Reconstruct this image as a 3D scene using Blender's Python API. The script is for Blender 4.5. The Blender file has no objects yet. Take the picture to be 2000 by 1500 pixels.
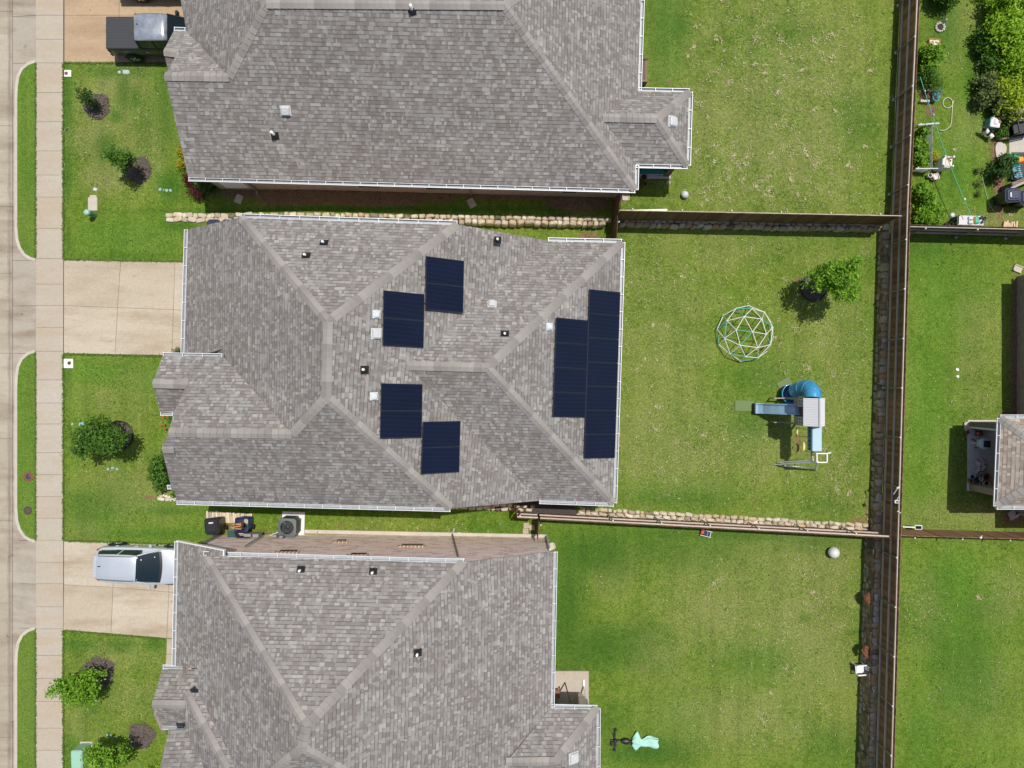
import bpy, math, random
import numpy as np
from mathutils import Vector, Matrix
random.seed(7)
rng = np.random.default_rng(7)
scene = bpy.context.scene
COL = scene.collection
H, F = 36.0, 1436.0          # drone height and focal length, in metres and photo pixels
R = math.radians
SUN = Vector((0.17, 0.232, 1.0)).normalized()

# ---------------------------------------------------------------- places
def P(px, py, z=0.0):
    d = (H - z) / F
    return Vector(((px - 1000) * d, (750 - py) * d, z))
def sst(a, b, x):
    t = np.clip((x - a) / (b - a), 0, 1)
    return t * t * (3 - 2 * t)
def Y12(x):
    return np.where(x < 0, 7.93 - .0135 * x, 7.93 - .02 * x)
def Y23(x):
    return np.where(x < 0, -5.55 - .028 * (x + 17.5), -6.04 - .057 * x)
def XE(y):
    return np.where(y > 8, 17.94 + .046 * (y - 8), 17.75 + .0288 * (y - 1.25))
def hgt(x, y):
    x = np.asarray(x, float); y = np.asarray(y, float)
    z = .52 * sst(-16.3, -9, x) * sst(-.03, .10, y - Y12(x))
    z = z - .45 * sst(-15.5, -8, x) * (1 - sst(-.10, .03, y - Y23(x)))
    e = sst(.12, .22, x - XE(y))
    return z * (1 - e) + .47 * e
def G(px, py, dz=0.0):
    z = 0.0
    for _ in range(4):
        p = P(px, py, z); z = float(hgt(p.x, p.y)) + dz
    return P(px, py, z)

# ---------------------------------------------------------------- materials
MATS = {}
def nt_new(name):
    m = bpy.data.materials.new(name); m.use_nodes = True
    nt = m.node_tree; b = nt.nodes['Principled BSDF']
    MATS[name] = m
    return m, nt, b
class N:
    def __init__(s, nt): s.nt = nt
    def __call__(s, t, **kw):
        n = s.nt.nodes.new(t)
        for k, v in kw.items(): setattr(n, k, v)
        return n
    def link(s, a, b): s.nt.links.new(a, b)
    def val(s, x, sock):
        if hasattr(x, 'links'): s.nt.links.new(x, sock)
        else: sock.default_value = x
    def math(s, op, a, b=0.0, c=0.0, clamp=False):
        n = s.nt.nodes.new('ShaderNodeMath'); n.operation = op; n.use_clamp = clamp
        s.val(a, n.inputs[0]); s.val(b, n.inputs[1]); s.val(c, n.inputs[2])
        return n.outputs[0]
    def mix(s, f, a, b, blend='MIX'):
        n = s.nt.nodes.new('ShaderNodeMix'); n.data_type = 'RGBA'; n.blend_type = blend
        s.val(f, n.inputs[0])
        for v, k in ((a, 6), (b, 7)):
            if hasattr(v, 'links'): s.nt.links.new(v, n.inputs[k])
            else: n.inputs[k].default_value = (*v[:3], 1)
        return n.outputs[2]
    def noise(s, scale, vec=None, detail=4, rough=.6, dims='3D'):
        n = s.nt.nodes.new('ShaderNodeTexNoise'); n.noise_dimensions = dims
        n.inputs['Scale'].default_value = scale; n.inputs['Detail'].default_value = detail
        n.inputs['Roughness'].default_value = rough
        if vec is not None: s.nt.links.new(vec, n.inputs['Vector'])
        return n.outputs['Fac']
    def ramp(s, f, stops, interp='LINEAR'):
        n = s.nt.nodes.new('ShaderNodeValToRGB'); e = n.color_ramp.elements
        n.color_ramp.interpolation = interp
        while len(e) < len(stops): e.new(.5)
        for i, (p, c) in enumerate(stops):
            e[i].position = p; e[i].color = (*c, 1) if len(c) == 3 else c
        s.nt.links.new(f, n.inputs[0])
        return n.outputs[0]
    def attr(s, name):
        n = s.nt.nodes.new('ShaderNodeAttribute'); n.attribute_name = name
        return n.outputs['Fac']
    def pos(s):
        return s.nt.nodes.new('ShaderNodeNewGeometry').outputs['Position']
    def bump(s, h, strength, dist, bsdf):
        n = s.nt.nodes.new('ShaderNodeBump'); n.inputs['Strength'].default_value = strength
        n.inputs['Distance'].default_value = dist
        s.nt.links.new(h, n.inputs['Height']); s.nt.links.new(n.outputs[0], bsdf.inputs['Normal'])
def M(name, col, rough=.6, metal=0., nz=(6, .12), bump=None, rnd=0., spec=.5, coat=0., col2=None):
    if name in MATS: return MATS[name]
    m, nt, b = nt_new(name); n = N(nt)
    b.inputs['Roughness'].default_value = rough; b.inputs['Metallic'].default_value = metal
    b.inputs['Specular IOR Level'].default_value = spec; b.inputs['Coat Weight'].default_value = coat
    tc = nt.nodes.new('ShaderNodeTexCoord').outputs['Object']
    c = col
    if col2 is not None:
        c = n.mix(n.ramp(n.noise(nz[0] * .6, tc), [(.35, (0, 0, 0)), (.65, (1, 1, 1))]), col, col2)
    f = n.math('MULTIPLY_ADD', n.noise(nz[0], tc), 2 * nz[1], 1 - nz[1])
    f = n.math('MULTIPLY', f, n.math('MULTIPLY_ADD', n.noise(nz[0] * 9, tc, 2), nz[1], 1 - nz[1] / 2))
    if rnd: f = n.math('MULTIPLY', f, n.math('MULTIPLY_ADD', n.attr('rnd'), 2 * rnd, 1 - rnd))
    cm = nt.nodes.new('ShaderNodeCombineColor')
    for i in range(3): nt.links.new(f, cm.inputs[i])
    n.link(n.mix(1.0, c, cm.outputs[0], 'MULTIPLY'), b.inputs['Base Color'])
    if bump: n.bump(n.noise(bump[0], tc, 3), bump[1], bump[2] if len(bump) > 2 else .02, b)
    return m

# ---------------------------------------------------------------- mesh builder
class MB:
    def __init__(s): s.v, s.f, s.r, s.sm = [], [], [], []
    def add(s, vs, fs, rnd=None, smooth=False):
        o = len(s.v); s.v += [tuple(v) for v in vs]
        q = random.random() if rnd is None else rnd
        for f in fs: s.f.append([i + o for i in f]); s.r.append(q); s.sm.append(smooth)
        return s
    def box(s, c, d, rz=0., rnd=None, mat=None, taper=1.):
        x, y, z = d[0] / 2, d[1] / 2, d[2] / 2
        vs = [Vector((sx * x * (taper if sz > 0 else 1), sy * y * (taper if sz > 0 else 1), sz * z)) for sz in (-1, 1) for sx, sy in ((-1, -1), (1, -1), (1, 1), (-1, 1))]
        m = mat or Matrix.Rotation(rz, 3, 'Z')
        vs = [m @ v + Vector(c) for v in vs]
        return s.add(vs, [(3, 2, 1, 0), (4, 5, 6, 7), (0, 1, 5, 4), (1, 2, 6, 5), (2, 3, 7, 6), (3, 0, 4, 7)], rnd)
    def bbox(s, c, d, rz=0., b=.02, rnd=None):
        """box with chamfered vertical and top edges"""
        x, y, z = d[0] / 2, d[1] / 2, d[2] / 2
        m = Matrix.Rotation(rz, 3, 'Z'); c = Vector(c)
        def ring(ix, zz, bb):
            X, Y = x - ix, y - ix
            return [m @ Vector(p) + c for p in ((-X + bb, -Y, zz), (X - bb, -Y, zz), (X, -Y + bb, zz), (X, Y - bb, zz), (X - bb, Y, zz), (-X + bb, Y, zz), (-X, Y - bb, zz), (-X, -Y + bb, zz))]
        vs = ring(0, -z, b) + ring(0, z - b, b) + ring(b, z, b * .6)
        fs = [tuple(range(7, -1, -1)), tuple(range(16, 24))]
        for k in (0, 8):
            for i in range(8): fs.append((k + i, k + (i + 1) % 8, k + 8 + (i + 1) % 8, k + 8 + i))
        return s.add(vs, fs, rnd)
    def beam(s, a, b, w, h=None, rnd=None):
        a, b = Vector(a), Vector(b); h = h or w
        d = b - a; L = d.length; x = d.normalized()
        up = Vector((0, 0, 1)) if abs(x.z) < .95 else Vector((1, 0, 0))
        y = up.cross(x).normalized(); z = x.cross(y)
        return s.box((a + b) / 2, (L, w, h), rnd=rnd, mat=Matrix((x, y, z)).transposed())
    def tube(s, pts, r, n=8, caps=True, rnd=None, closed=False):
        pts = [Vector(p) for p in pts]; k = len(pts)
        rs = r if isinstance(r, (list, tuple)) else [r] * k
        vs, fs = [], []; ref = Vector((0, 0, 1))
        for i, p in enumerate(pts):
            if closed: t = pts[(i + 1) % k] - pts[i - 1]
            else: t = pts[min(i + 1, k - 1)] - pts[max(i - 1, 0)]
            t.normalize()
            u = ref.cross(t)
            if u.length < .2: u = Vector((1, 0, 0)).cross(t)
            u.normalize(); w = t.cross(u)
            for j in range(n):
                a = 2 * math.pi * j / n
                vs.append(p + (u * math.cos(a) + w * math.sin(a)) * rs[i])
        for i in range(k if closed else k - 1):
            for j in range(n):
                a, b = i * n, ((i + 1) % k) * n
                fs.append((a + j, a + (j + 1) % n, b + (j + 1) % n, b + j))
        q = random.random() if rnd is None else rnd
        s.add(vs, fs, q, True)
        if caps and not closed:
            s.add(vs[:n], [tuple(range(n - 1, -1, -1))], q); s.add(vs[-n:], [tuple(range(n))], q)
        return s
    def lathe(s, prof, c, n=20, m=None, rnd=None, smooth=True, sx=1., sy=1.):
        c = Vector(c); vs, fs = [], []
        for r, z in prof:
            for j in range(n):
                a = 2 * math.pi * j / n
                v = Vector((r * math.cos(a) * sx, r * math.sin(a) * sy, z))
                vs.append((m @ v if m else v) + c)
        for i in range(len(prof) - 1):
            for j in range(n): fs.append((i * n + j, i * n + (j + 1) % n, (i + 1) * n + (j + 1) % n, (i + 1) * n + j))
        if prof[-1][0] > 1e-4: fs.append(tuple((len(prof) - 1) * n + j for j in range(n)))
        return s.add(vs, fs, rnd, smooth)
    def sphere(s, c, r, n=16, sq=(1, 1, 1), rnd=None):
        prof = [(r * math.sin(math.pi * i / (n // 2)) + 1e-5, -r * math.cos(math.pi * i / (n // 2)) * sq[2]) for i in range(n // 2 + 1)]
        return s.lathe(prof, c, n, rnd=rnd, sx=sq[0], sy=sq[1])
    def prism(s, poly, z0, z1, rnd=None, bottom=False):
        k = len(poly); a = sum(poly[i][0] * poly[(i + 1) % k][1] - poly[(i + 1) % k][0] * poly[i][1] for i in range(k))
        if a < 0: poly = poly[::-1]
        vs = [(p[0], p[1], z0) for p in poly] + [(p[0], p[1], z1) for p in poly]
        fs = [tuple(range(k, 2 * k))] + [(i, (i + 1) % k, k + (i + 1) % k, k + i) for i in range(k)]
        if bottom: fs.append(tuple(range(k - 1, -1, -1)))
        return s.add(vs, fs, rnd)
    def face(s, pts, rnd=None, up=True):
        pts = [Vector(p) for p in pts]
        if up is not None and (newell(pts).z < 0) == up: pts = pts[::-1]
        return s.add(pts, [tuple(range(len(pts)))], rnd)
    def build(s, name, mat, parent=None, uv=None, world=True, solid=None, sub=0, smooth=None):
        me = bpy.data.meshes.new(name)
        off = Vector((0, 0, 0))
        if parent is not None and world:
            off = wloc(parent)
        me.from_pydata([(v[0] - off.x, v[1] - off.y, v[2] - off.z) for v in s.v], [], s.f)
        me.update()
        at = me.attributes.new('rnd', 'FLOAT', 'FACE'); at.data.foreach_set('value', s.r[:len(me.polygons)] if len(s.r) >= len(me.polygons) else [.5] * len(me.polygons))
        me.polygons.foreach_set('use_smooth', s.sm if smooth is None else [smooth] * len(s.f))
        if uv: slope_uv(me, off)
        me.materials.append(MATS[mat] if isinstance(mat, str) else mat)
        o = bpy.data.objects.new(name, me); COL.objects.link(o)
        if parent is not None: o.parent = parent
        if solid:
            q = o.modifiers.new('s', 'SOLIDIFY'); q.thickness = solid; q.offset = -1
        if sub:
            q = o.modifiers.new('u', 'SUBSURF'); q.levels = sub; q.render_levels = sub
        return o
def wloc(o):
    v = Vector((0, 0, 0))
    while o is not None: v = v + o.location; o = o.parent
    return v
def newell(ps):
    n = Vector((0, 0, 0)); k = len(ps)
    for i in range(k):
        a, b = ps[i], ps[(i + 1) % k]
        n += Vector(((a.y - b.y) * (a.z + b.z), (a.z - b.z) * (a.x + b.x), (a.x - b.x) * (a.y + b.y)))
    return n.normalized() if n.length else Vector((0, 0, 1))
def slope_uv(me, off):
    """u along the level direction, v up the slope, both in metres"""
    u = me.uv_layers.new(name='UVMap')
    for p in me.polygons:
        vs = [me.vertices[me.loops[i].vertex_index].co + off for i in p.loop_indices]
        n = newell(vs)
        h = Vector((0, 0, 1)).cross(n)
        if h.length < .05: h = Vector((1, 0, 0))
        h.normalize(); w = n.cross(h)
        for i, v in zip(p.loop_indices, vs): u.data[i].uv = (v.dot(h), v.dot(w))

def tag(o, label=None, cat=None, group=None, kind=None):
    if label: o['label'] = label
    if cat: o['category'] = cat
    if group: o['group'] = group
    if kind: o['kind'] = kind
    return o
def thing(name, label, cat, loc=(0, 0, 0), rz=0., group=None):
    o = bpy.data.objects.new(name, None); COL.objects.link(o)
    o.empty_display_size = .2
    o.location = loc; o.rotation_euler = (0, 0, rz)
    return tag(o, label, cat, group)
def solo(name, mb, mat, label, cat, base, group=None, **kw):
    """a thing that is one mesh, origin at its base"""
    b = Vector(base)
    for i, v in enumerate(mb.v): mb.v[i] = (v[0] - b.x, v[1] - b.y, v[2] - b.z)
    o = mb.build(name, mat, None, **kw); o.location = b
    return tag(o, label, cat, group)
def struct(name, mb, mat, **kw):
    return tag(mb.build(name, mat, None, **kw), kind='structure')
# ---------------------------------------------------------------- special materials
def mat_shingle(name='shingle', tint=(1, 1, 1)):
    m, nt, b = nt_new(name); n = N(nt)
    uv = nt.nodes.new('ShaderNodeUVMap').outputs[0]
    sp = nt.nodes.new('ShaderNodeSeparateXYZ'); nt.links.new(uv, sp.inputs[0])
    u, v = sp.outputs[0], sp.outputs[1]
    wob = n.noise(1.2, n.pos(), 2)
    v = n.math('MULTIPLY_ADD', wob, .03, v)
    vr = n.math('DIVIDE', v, .158); row = n.math('FLOOR', vr); f = n.math('FRACT', vr)
    def wn(a, c):
        w = nt.nodes.new('ShaderNodeTexWhiteNoise'); w.noise_dimensions = '2D'
        cb = nt.nodes.new('ShaderNodeCombineXYZ'); n.val(a, cb.inputs[0]); n.val(c, cb.inputs[1])
        nt.links.new(cb.outputs[0], w.inputs[0]); return w.outputs['Value']
    uu = n.math('MULTIPLY_ADD', wn(row, 3.3), 9.0, n.math('MULTIPLY_ADD', n.noise(.8, n.pos(), 1), .3, u))
    c1 = n.math('FLOOR', n.math('DIVIDE', uu, .105)); c2 = n.math('FLOOR', n.math('DIVIDE', uu, .20))
    pick = n.math('GREATER_THAN', wn(c2, n.math('ADD', row, .37)), .45)
    cell = n.math('ADD', n.math('MULTIPLY', c1, n.math('SUBTRACT', 1.0, pick)), n.math('MULTIPLY', n.math('ADD', c2, .5), pick))
    w = wn(cell, row)
    col = n.ramp(w, [(0, (.200, .178, .164)), (.20, (.222, .203, .190)), (.42, (.246, .232, .219)), (.60, (.267, .256, .244)), (.78, (.292, .283, .269)), (.93, (.345, .335, .315))], 'CONSTANT')
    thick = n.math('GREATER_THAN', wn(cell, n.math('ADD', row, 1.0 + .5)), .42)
    band = n.math('MULTIPLY', n.math('GREATER_THAN', f, .80), n.math('MULTIPLY_ADD', thick, .58, .14))  # dark granule band; shadow line below thicker tabs is painted into it
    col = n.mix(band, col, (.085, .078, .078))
    g = n.math('MULTIPLY_ADD', n.noise(70, n.pos(), 2), .5, .75)
    g = n.math('MULTIPLY', g, n.math('MULTIPLY_ADD', n.noise(.35, n.pos(), 5, .7), .5, .75))
    cm = nt.nodes.new('ShaderNodeCombineColor')
    for i in range(3): nt.links.new(g, cm.inputs[i])
    col = n.mix(1, col, tint, 'MULTIPLY')
    ms = nt.nodes.new('ShaderNodeMapping'); nt.links.new(uv, ms.inputs[0]); ms.inputs['Scale'].default_value = (1.5, .14, 1)
    g = n.math('MULTIPLY', g, n.math('MULTIPLY_ADD', n.noise(1.4, ms.outputs[0], 4, .65), .42, .79))
    n.link(n.mix(1, col, cm.outputs[0], 'MULTIPLY'), b.inputs['Base Color'])
    b.inputs['Roughness'].default_value = .85; b.inputs['Specular IOR Level'].default_value = .25
    h = n.math('ADD', n.math('MULTIPLY', n.math('SUBTRACT', 1, f), .5), n.math('MULTIPLY', thick, .4))
    h = n.math('ADD', h, n.math('MULTIPLY', n.noise(60, n.pos(), 2), .5))
    n.bump(h, .5, .012, b)
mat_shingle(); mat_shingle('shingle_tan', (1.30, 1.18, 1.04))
M('ridge_shingle', (.288, .268, .248), .85, nz=(3, .12), rnd=.16, spec=.25, bump=(40, .3, .01))
M('gutter_white', (.72, .73, .74), .4, nz=(2.5, .14))
M('trim_white', (.74, .73, .70), .5, nz=(3, .06))
M('dark_metal', (.035, .035, .038), .45, nz=(5, .15))
M('downspout', (.20, .19, .18), .5)
M('vent_grey', (.55, .56, .57), .45, nz=(6, .06))
M('pvc_white', (.80, .79, .76), .4, nz=(6, .05))
M('galvanised', (.30, .31, .32), .45, .5, nz=(12, .15))
M('rail_wood', (.50, .42, .355), .8, nz=(7, .25), rnd=.12, bump=(30, .3))
M('black_plastic', (.016, .017, .020), .42, nz=(5, .15))
M('blue_plastic', (.02, .05, .22), .4, nz=(5, .12))
M('terracotta', (.36, .13, .07), .75, nz=(6, .18))
M('soil', (.05, .034, .024), .95, nz=(20, .35), bump=(40, .8))
M('white_plastic', (.78, .78, .77), .35, nz=(4, .05))

def mat_brick(name, cols, mortar, sc=1.0):
    m, nt, b = nt_new(name); n = N(nt)
    uv = nt.nodes.new('ShaderNodeUVMap').outputs[0]
    t = nt.nodes.new('ShaderNodeTexBrick'); nt.links.new(uv, t.inputs['Vector'])
    t.inputs['Scale'].default_value = 1.0 / sc
    t.inputs['Brick Width'].default_value = .21; t.inputs['Row Height'].default_value = .078
    t.inputs['Mortar Size'].default_value = .010; t.inputs['Mortar Smooth'].default_value = .2
    t.inputs['Color1'].default_value = (0, 0, 0, 1); t.inputs['Color2'].default_value = (1, 1, 1, 1)
    t.inputs['Mortar'].default_value = (.5, .5, .5, 1)
    col = n.ramp(t.outputs['Color'], [(i / (len(cols) - 1) * .98 + .01, c) for i, c in enumerate(cols)])
    col = n.mix(n.ramp(n.noise(9, uv, 3), [(.42, (0, 0, 0)), (.62, (.75, .75, .75))]), col, cols[-1])
    col = n.mix(t.outputs['Fac'], col, mortar)
    n.link(n.mix(n.math('MULTIPLY', n.noise(60, uv, 2), .12 if name == 'brick_rose' else .35), col, (.09, .06, .05)), b.inputs['Base Color'])
    b.inputs['Roughness'].default_value = .9
    n.bump(n.math('ADD', n.math('MULTIPLY', t.outputs['Fac'], -1), n.math('MULTIPLY', n.noise(50, uv, 2), .4)), .6, .012, b)
mat_brick('brick_rose', [(.52, .27, .21), (.82, .56, .48), (.93, .77, .70), (.94, .84, .79)], (.92, .82, .75), 2.2)
mat_brick('brick_brown', [(.30, .18, .125), (.44, .29, .21), (.55, .41, .32)], (.52, .44, .36))
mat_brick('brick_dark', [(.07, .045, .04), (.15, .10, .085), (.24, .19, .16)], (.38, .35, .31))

def mat_stone(name, c, c2, c3):
    m, nt, b = nt_new(name); n = N(nt)
    p = n.pos()
    col = n.ramp(n.attr('rnd'), [(0, (.13, .11, .085)), (.02, (.13, .11, .085)), (.04, tuple(.6 * q for q in c)), (.45, c2), (.75, c), (1, c3)])
    col = n.mix(n.ramp(n.noise(2.5, p, 5), [(.45, (0, 0, 0)), (.7, (1, 1, 1))]), col, c3)
    g = n.math('MULTIPLY_ADD', n.noise(22, p, 5), 1.0, .5)
    cm = nt.nodes.new('ShaderNodeCombineColor')
    for i in range(3): nt.links.new(g, cm.inputs[i])
    n.link(n.mix(1, col, cm.outputs[0], 'MULTIPLY'), b.inputs['Base Color'])
    b.inputs['Roughness'].default_value = .9
    n.bump(n.noise(14, p, 6), .8, .04, b)
mat_stone('limestone', (.58, .50, .38), (.68, .62, .51), (.50, .38, .24))
mat_stone('stone_grey', (.40, .345, .265), (.54, .48, .375), (.42, .27, .14))

def mat_concrete(name, c, c2, stain, agg=0.):
    m, nt, b = nt_new(name); n = N(nt)
    p = n.pos()
    col = n.mix(n.ramp(n.noise(.35, p, 5), [(.35, (0, 0, 0)), (.65, (1, 1, 1))]), c, c2)
    mp = nt.nodes.new('ShaderNodeMapping'); nt.links.new(p, mp.inputs[0])
    mp.inputs['Rotation'].default_value = (0, 0, .35); mp.inputs['Scale'].default_value = (.35, 1.5, 1)
    col = n.mix(n.ramp(n.noise(.7, mp.outputs[0], 5, .65), [(.45, (0, 0, 0)), (.70, (1, 1, 1))]), col, stain)
    col = n.mix(n.math('MULTIPLY', n.attr('rnd'), .38), col, stain)
    if name == 'street_concrete':
        sx = nt.nodes.new('ShaderNodeSeparateXYZ'); nt.links.new(p, sx.inputs[0])
        m2 = nt.nodes.new('ShaderNodeMapping'); nt.links.new(p, m2.inputs[0]); m2.inputs['Scale'].default_value = (3.5, .5, 1)
        e = n.math('SUBTRACT', 1.0, n.math('ABSOLUTE', n.math('DIVIDE', n.math('ADD', sx.outputs[0], 24.68), .26)), clamp=True)
        f2 = n.ramp(n.math('ADD', n.math('MULTIPLY', e, .45), n.math('MULTIPLY', n.noise(1.6, m2.outputs[0], 5, .7), .7)), [(.56, (0, 0, 0)), (.88, (.6, .6, .6))])
        col = n.mix(n.math('MULTIPLY', f2, n.math('GREATER_THAN', e, .001)), col, (.13, .10, .07))
    g = n.math('MULTIPLY_ADD', n.noise(60, p, 3), .3 + agg, .85 - agg / 2)
    g = n.math('MULTIPLY', g, n.math('MULTIPLY_ADD', n.noise(6, p, 4), .22, .89))
    g = n.math('MULTIPLY', g, n.math('MULTIPLY_ADD', n.noise(24, p, 3, .8), .3 + 1.4 * agg, .85 - .7 * agg))
    spots = n.ramp(n.noise(2.2, p, 2), [(.70, (1, 1, 1)), (.76, (.72, .70, .68))])
    col = n.mix(1, col, spots, 'MULTIPLY')
    cm = nt.nodes.new('ShaderNodeCombineColor')
    for i in range(3): nt.links.new(g, cm.inputs[i])
    n.link(n.mix(1, col, cm.outputs[0], 'MULTIPLY'), b.inputs['Base Color'])
    b.inputs['Roughness'].default_value = .88; b.inputs['Specular IOR Level'].default_value = .3
    n.bump(n.noise(90, p, 2), .25, .01, b)
mat_concrete('street_concrete', (.46, .41, .335), (.40, .355, .285), (.27, .22, .165))
mat_concrete('walk_concrete', (.45, .41, .345), (.42, .375, .31), (.41, .33, .235))
mat_concrete('apron_concrete', (.42, .39, .335), (.39, .35, .29), (.25, .20, .145))
mat_concrete('drive_beige', (.51, .455, .365), (.48, .42, .325), (.355, .285, .20), .28)
mat_concrete('drive_tan', (.48, .355, .23), (.44, .32, .20), (.33, .235, .15), .3)
mat_concrete('patio_slab', (.60, .57, .53), (.56, .53, .49), (.46, .42, .37))
M('joint', (.10, .085, .065), .95, nz=(8, .3))
M('curb_concrete', (.50, .455, .385), .85, nz=(3, .2), rnd=.05, bump=(40, .3))

def mat_grass():
    m, nt, b = nt_new('grass'); n = N(nt)
    p = n.pos()
    dry, lush, dirt, deep = n.attr('dry'), n.attr('lush'), n.attr('dirt'), n.attr('deep')
    n1 = n.math('MULTIPLY_ADD', n.noise(.22, p, 3, .6), .55, n.math('MULTIPLY', n.noise(.95, p, 5, .6), .5)); n2 = n.noise(5, p, 4, .65); n3 = n.noise(30, p, 3, .7); n4 = n.noise(11, p, 3, .6)
    base = n.ramp(n.math('MULTIPLY_ADD', n2, .5, n.math('MULTIPLY', n1, .55)), [(.41, (.072, .145, .014)), (.52, (.128, .204, .023)), (.62, (.186, .246, .040))])
    base = n.mix(n.math('MULTIPLY', lush, .9, clamp=True), base, n.mix(n2, (.058, .148, .015), (.126, .270, .028)))
    dk = n.math('MULTIPLY', n.ramp(n.math('ADD', n.math('MULTIPLY', n1, .6), n.math('MULTIPLY', n4, .4)), [(.40, (.15, .15, .15)), (.58, (1, 1, 1))]), dry, clamp=True)
    base = n.mix(n.math('MULTIPLY', dk, .9), base, n.mix(n4, (.182, .202, .064), (.270, .272, .110)))
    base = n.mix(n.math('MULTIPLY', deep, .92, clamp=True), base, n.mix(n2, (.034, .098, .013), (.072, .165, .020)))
    dm = n.ramp(n.math('ADD', dirt, n.math('MULTIPLY', n.math('SUBTRACT', n4, .5), .7)), [(.42, (0, 0, 0)), (.60, (1, 1, 1))])
    base = n.mix(dm, base, n.mix(n2, (.15, .088, .05), (.30, .20, .12)))
    mp = nt.nodes.new('ShaderNodeMapping'); nt.links.new(p, mp.inputs[0]); mp.inputs['Scale'].default_value = (1.6, .10, 1); mp.inputs['Rotation'].default_value = (0, 0, -.03)
    g = n.math('ADD', n.math('MULTIPLY_ADD', n.math('SUBTRACT', n3, .5), 3.0, 1.0), n.math('MULTIPLY', n.math('SUBTRACT', n4, .5), 1.1))
    g = n.math('MAXIMUM', g, .25)
    g = n.math('MULTIPLY', g, n.math('MULTIPLY_ADD', n.noise(1.3, mp.outputs[0], 2), .45, .78))
    cm = nt.nodes.new('ShaderNodeCombineColor')
    for i in range(3): nt.links.new(g, cm.inputs[i])
    n.link(n.mix(1, base, cm.outputs[0], 'MULTIPLY'), b.inputs['Base Color'])
    b.inputs['Roughness'].default_value = .95; b.inputs['Specular IOR Level'].default_value = .1
    n.bump(n.math('ADD', n3, n.math('MULTIPLY', n4, .8)), .9, .05, b)
mat_grass()

def mat_leaf(name, c1, c2, c3):
    m, nt, b = nt_new(name); n = N(nt)
    col = n.ramp(n.attr('rnd'), [(0, c1), (.5, c2), (1, c3)])
    n.link(col, b.inputs['Base Color'])
    b.inputs['Roughness'].default_value = .55; b.inputs['Specular IOR Level'].default_value = .3
    tr = nt.nodes.new('ShaderNodeBsdfTranslucent'); nt.links.new(col, tr.inputs[0])
    ms = nt.nodes.new('ShaderNodeMixShader'); ms.inputs[0].default_value = .38
    nt.links.new(b.outputs[0], ms.inputs[1]); nt.links.new(tr.outputs[0], ms.inputs[2])
    nt.links.new(ms.outputs[0], nt.nodes['Material Output'].inputs[0])
mat_leaf('leaf_mid', (.035, .10, .010), (.085, .20, .022), (.17, .31, .045))
mat_leaf('leaf_deep', (.022, .065, .012), (.05, .12, .02), (.11, .20, .04))
mat_leaf('leaf_bright', (.08, .20, .012), (.18, .38, .025), (.34, .54, .06))
mat_leaf('leaf_lime', (.20, .34, .015), (.38, .52, .03), (.58, .64, .07))
mat_leaf('leaf_olive', (.07, .115, .03), (.16, .21, .06), (.28, .31, .12))
mat_leaf('leaf_yellow', (.30, .26, .01), (.45, .38, .02), (.55, .45, .05))
mat_leaf('leaf_red', (.05, .012, .012), (.10, .025, .02), (.16, .05, .04))
mat_leaf('straw', (.38, .34, .16), (.56, .50, .28), (.72, .66, .44))
mat_leaf('blade', (.065, .14, .016), (.115, .205, .028), (.19, .27, .06))
mat_leaf('mulch_chip', (.07, .052, .044), (.15, .118, .10), (.28, .235, .21))
M('bark', (.09, .065, .045), .9, nz=(9, .3), bump=(25, .6))
M('mulch', (.115, .090, .078), .95, nz=(14, .45), bump=(30, 1., .04))

def mat_solar():
    m, nt, b = nt_new('solar_cells'); n = N(nt)
    uv = nt.nodes.new('ShaderNodeUVMap').outputs[0]
    sp = nt.nodes.new('ShaderNodeSeparateXYZ'); nt.links.new(uv, sp.inputs[0])
    a = n.math('LESS_THAN', n.math('FRACT', n.math('DIVIDE', sp.outputs[0], .175)), .05)
    c = n.math('LESS_THAN', n.math('FRACT', n.math('DIVIDE', sp.outputs[1], .0875)), .07)
    f = n.math('MAXIMUM', n.math('MULTIPLY', a, .55), n.math('MULTIPLY', c, .3))
    col = n.mix(n.noise(.6, n.pos(), 3), (.005, .008, .020), (.008, .013, .033))
    n.link(n.mix(f, col, (.024, .036, .072)), b.inputs['Base Color'])
    b.inputs['Roughness'].default_value = .18; b.inputs['Specular IOR Level'].default_value = .22
mat_solar()
M('panel_frame', (.035, .041, .058), .4, .3)

def mat_paint(name, c, rough=.28, coat=.6, metal=.35):
    return M(name, c, rough, metal, nz=(3, .04), coat=coat)
mat_paint('car_silver', (.63, .68, .74), metal=.4)
mat_paint('truck_grey', (.030, .034, .034), .42, .25, .0)
M('car_glass', (.010, .020, .028), .08, spec=.5, nz=(2, .1), coat=.3)
M('tyre', (.012, .012, .012), .85, nz=(20, .2))
M('alloy', (.55, .56, .58), .25, .8)
M('tail_red', (.35, .01, .012), .2, coat=.8)
M('headlamp', (.62, .60, .48), .12, coat=1.)
M('tonneau', (.036, .038, .044), .6, nz=(8, .12), bump=(120, .2, .005))
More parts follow.
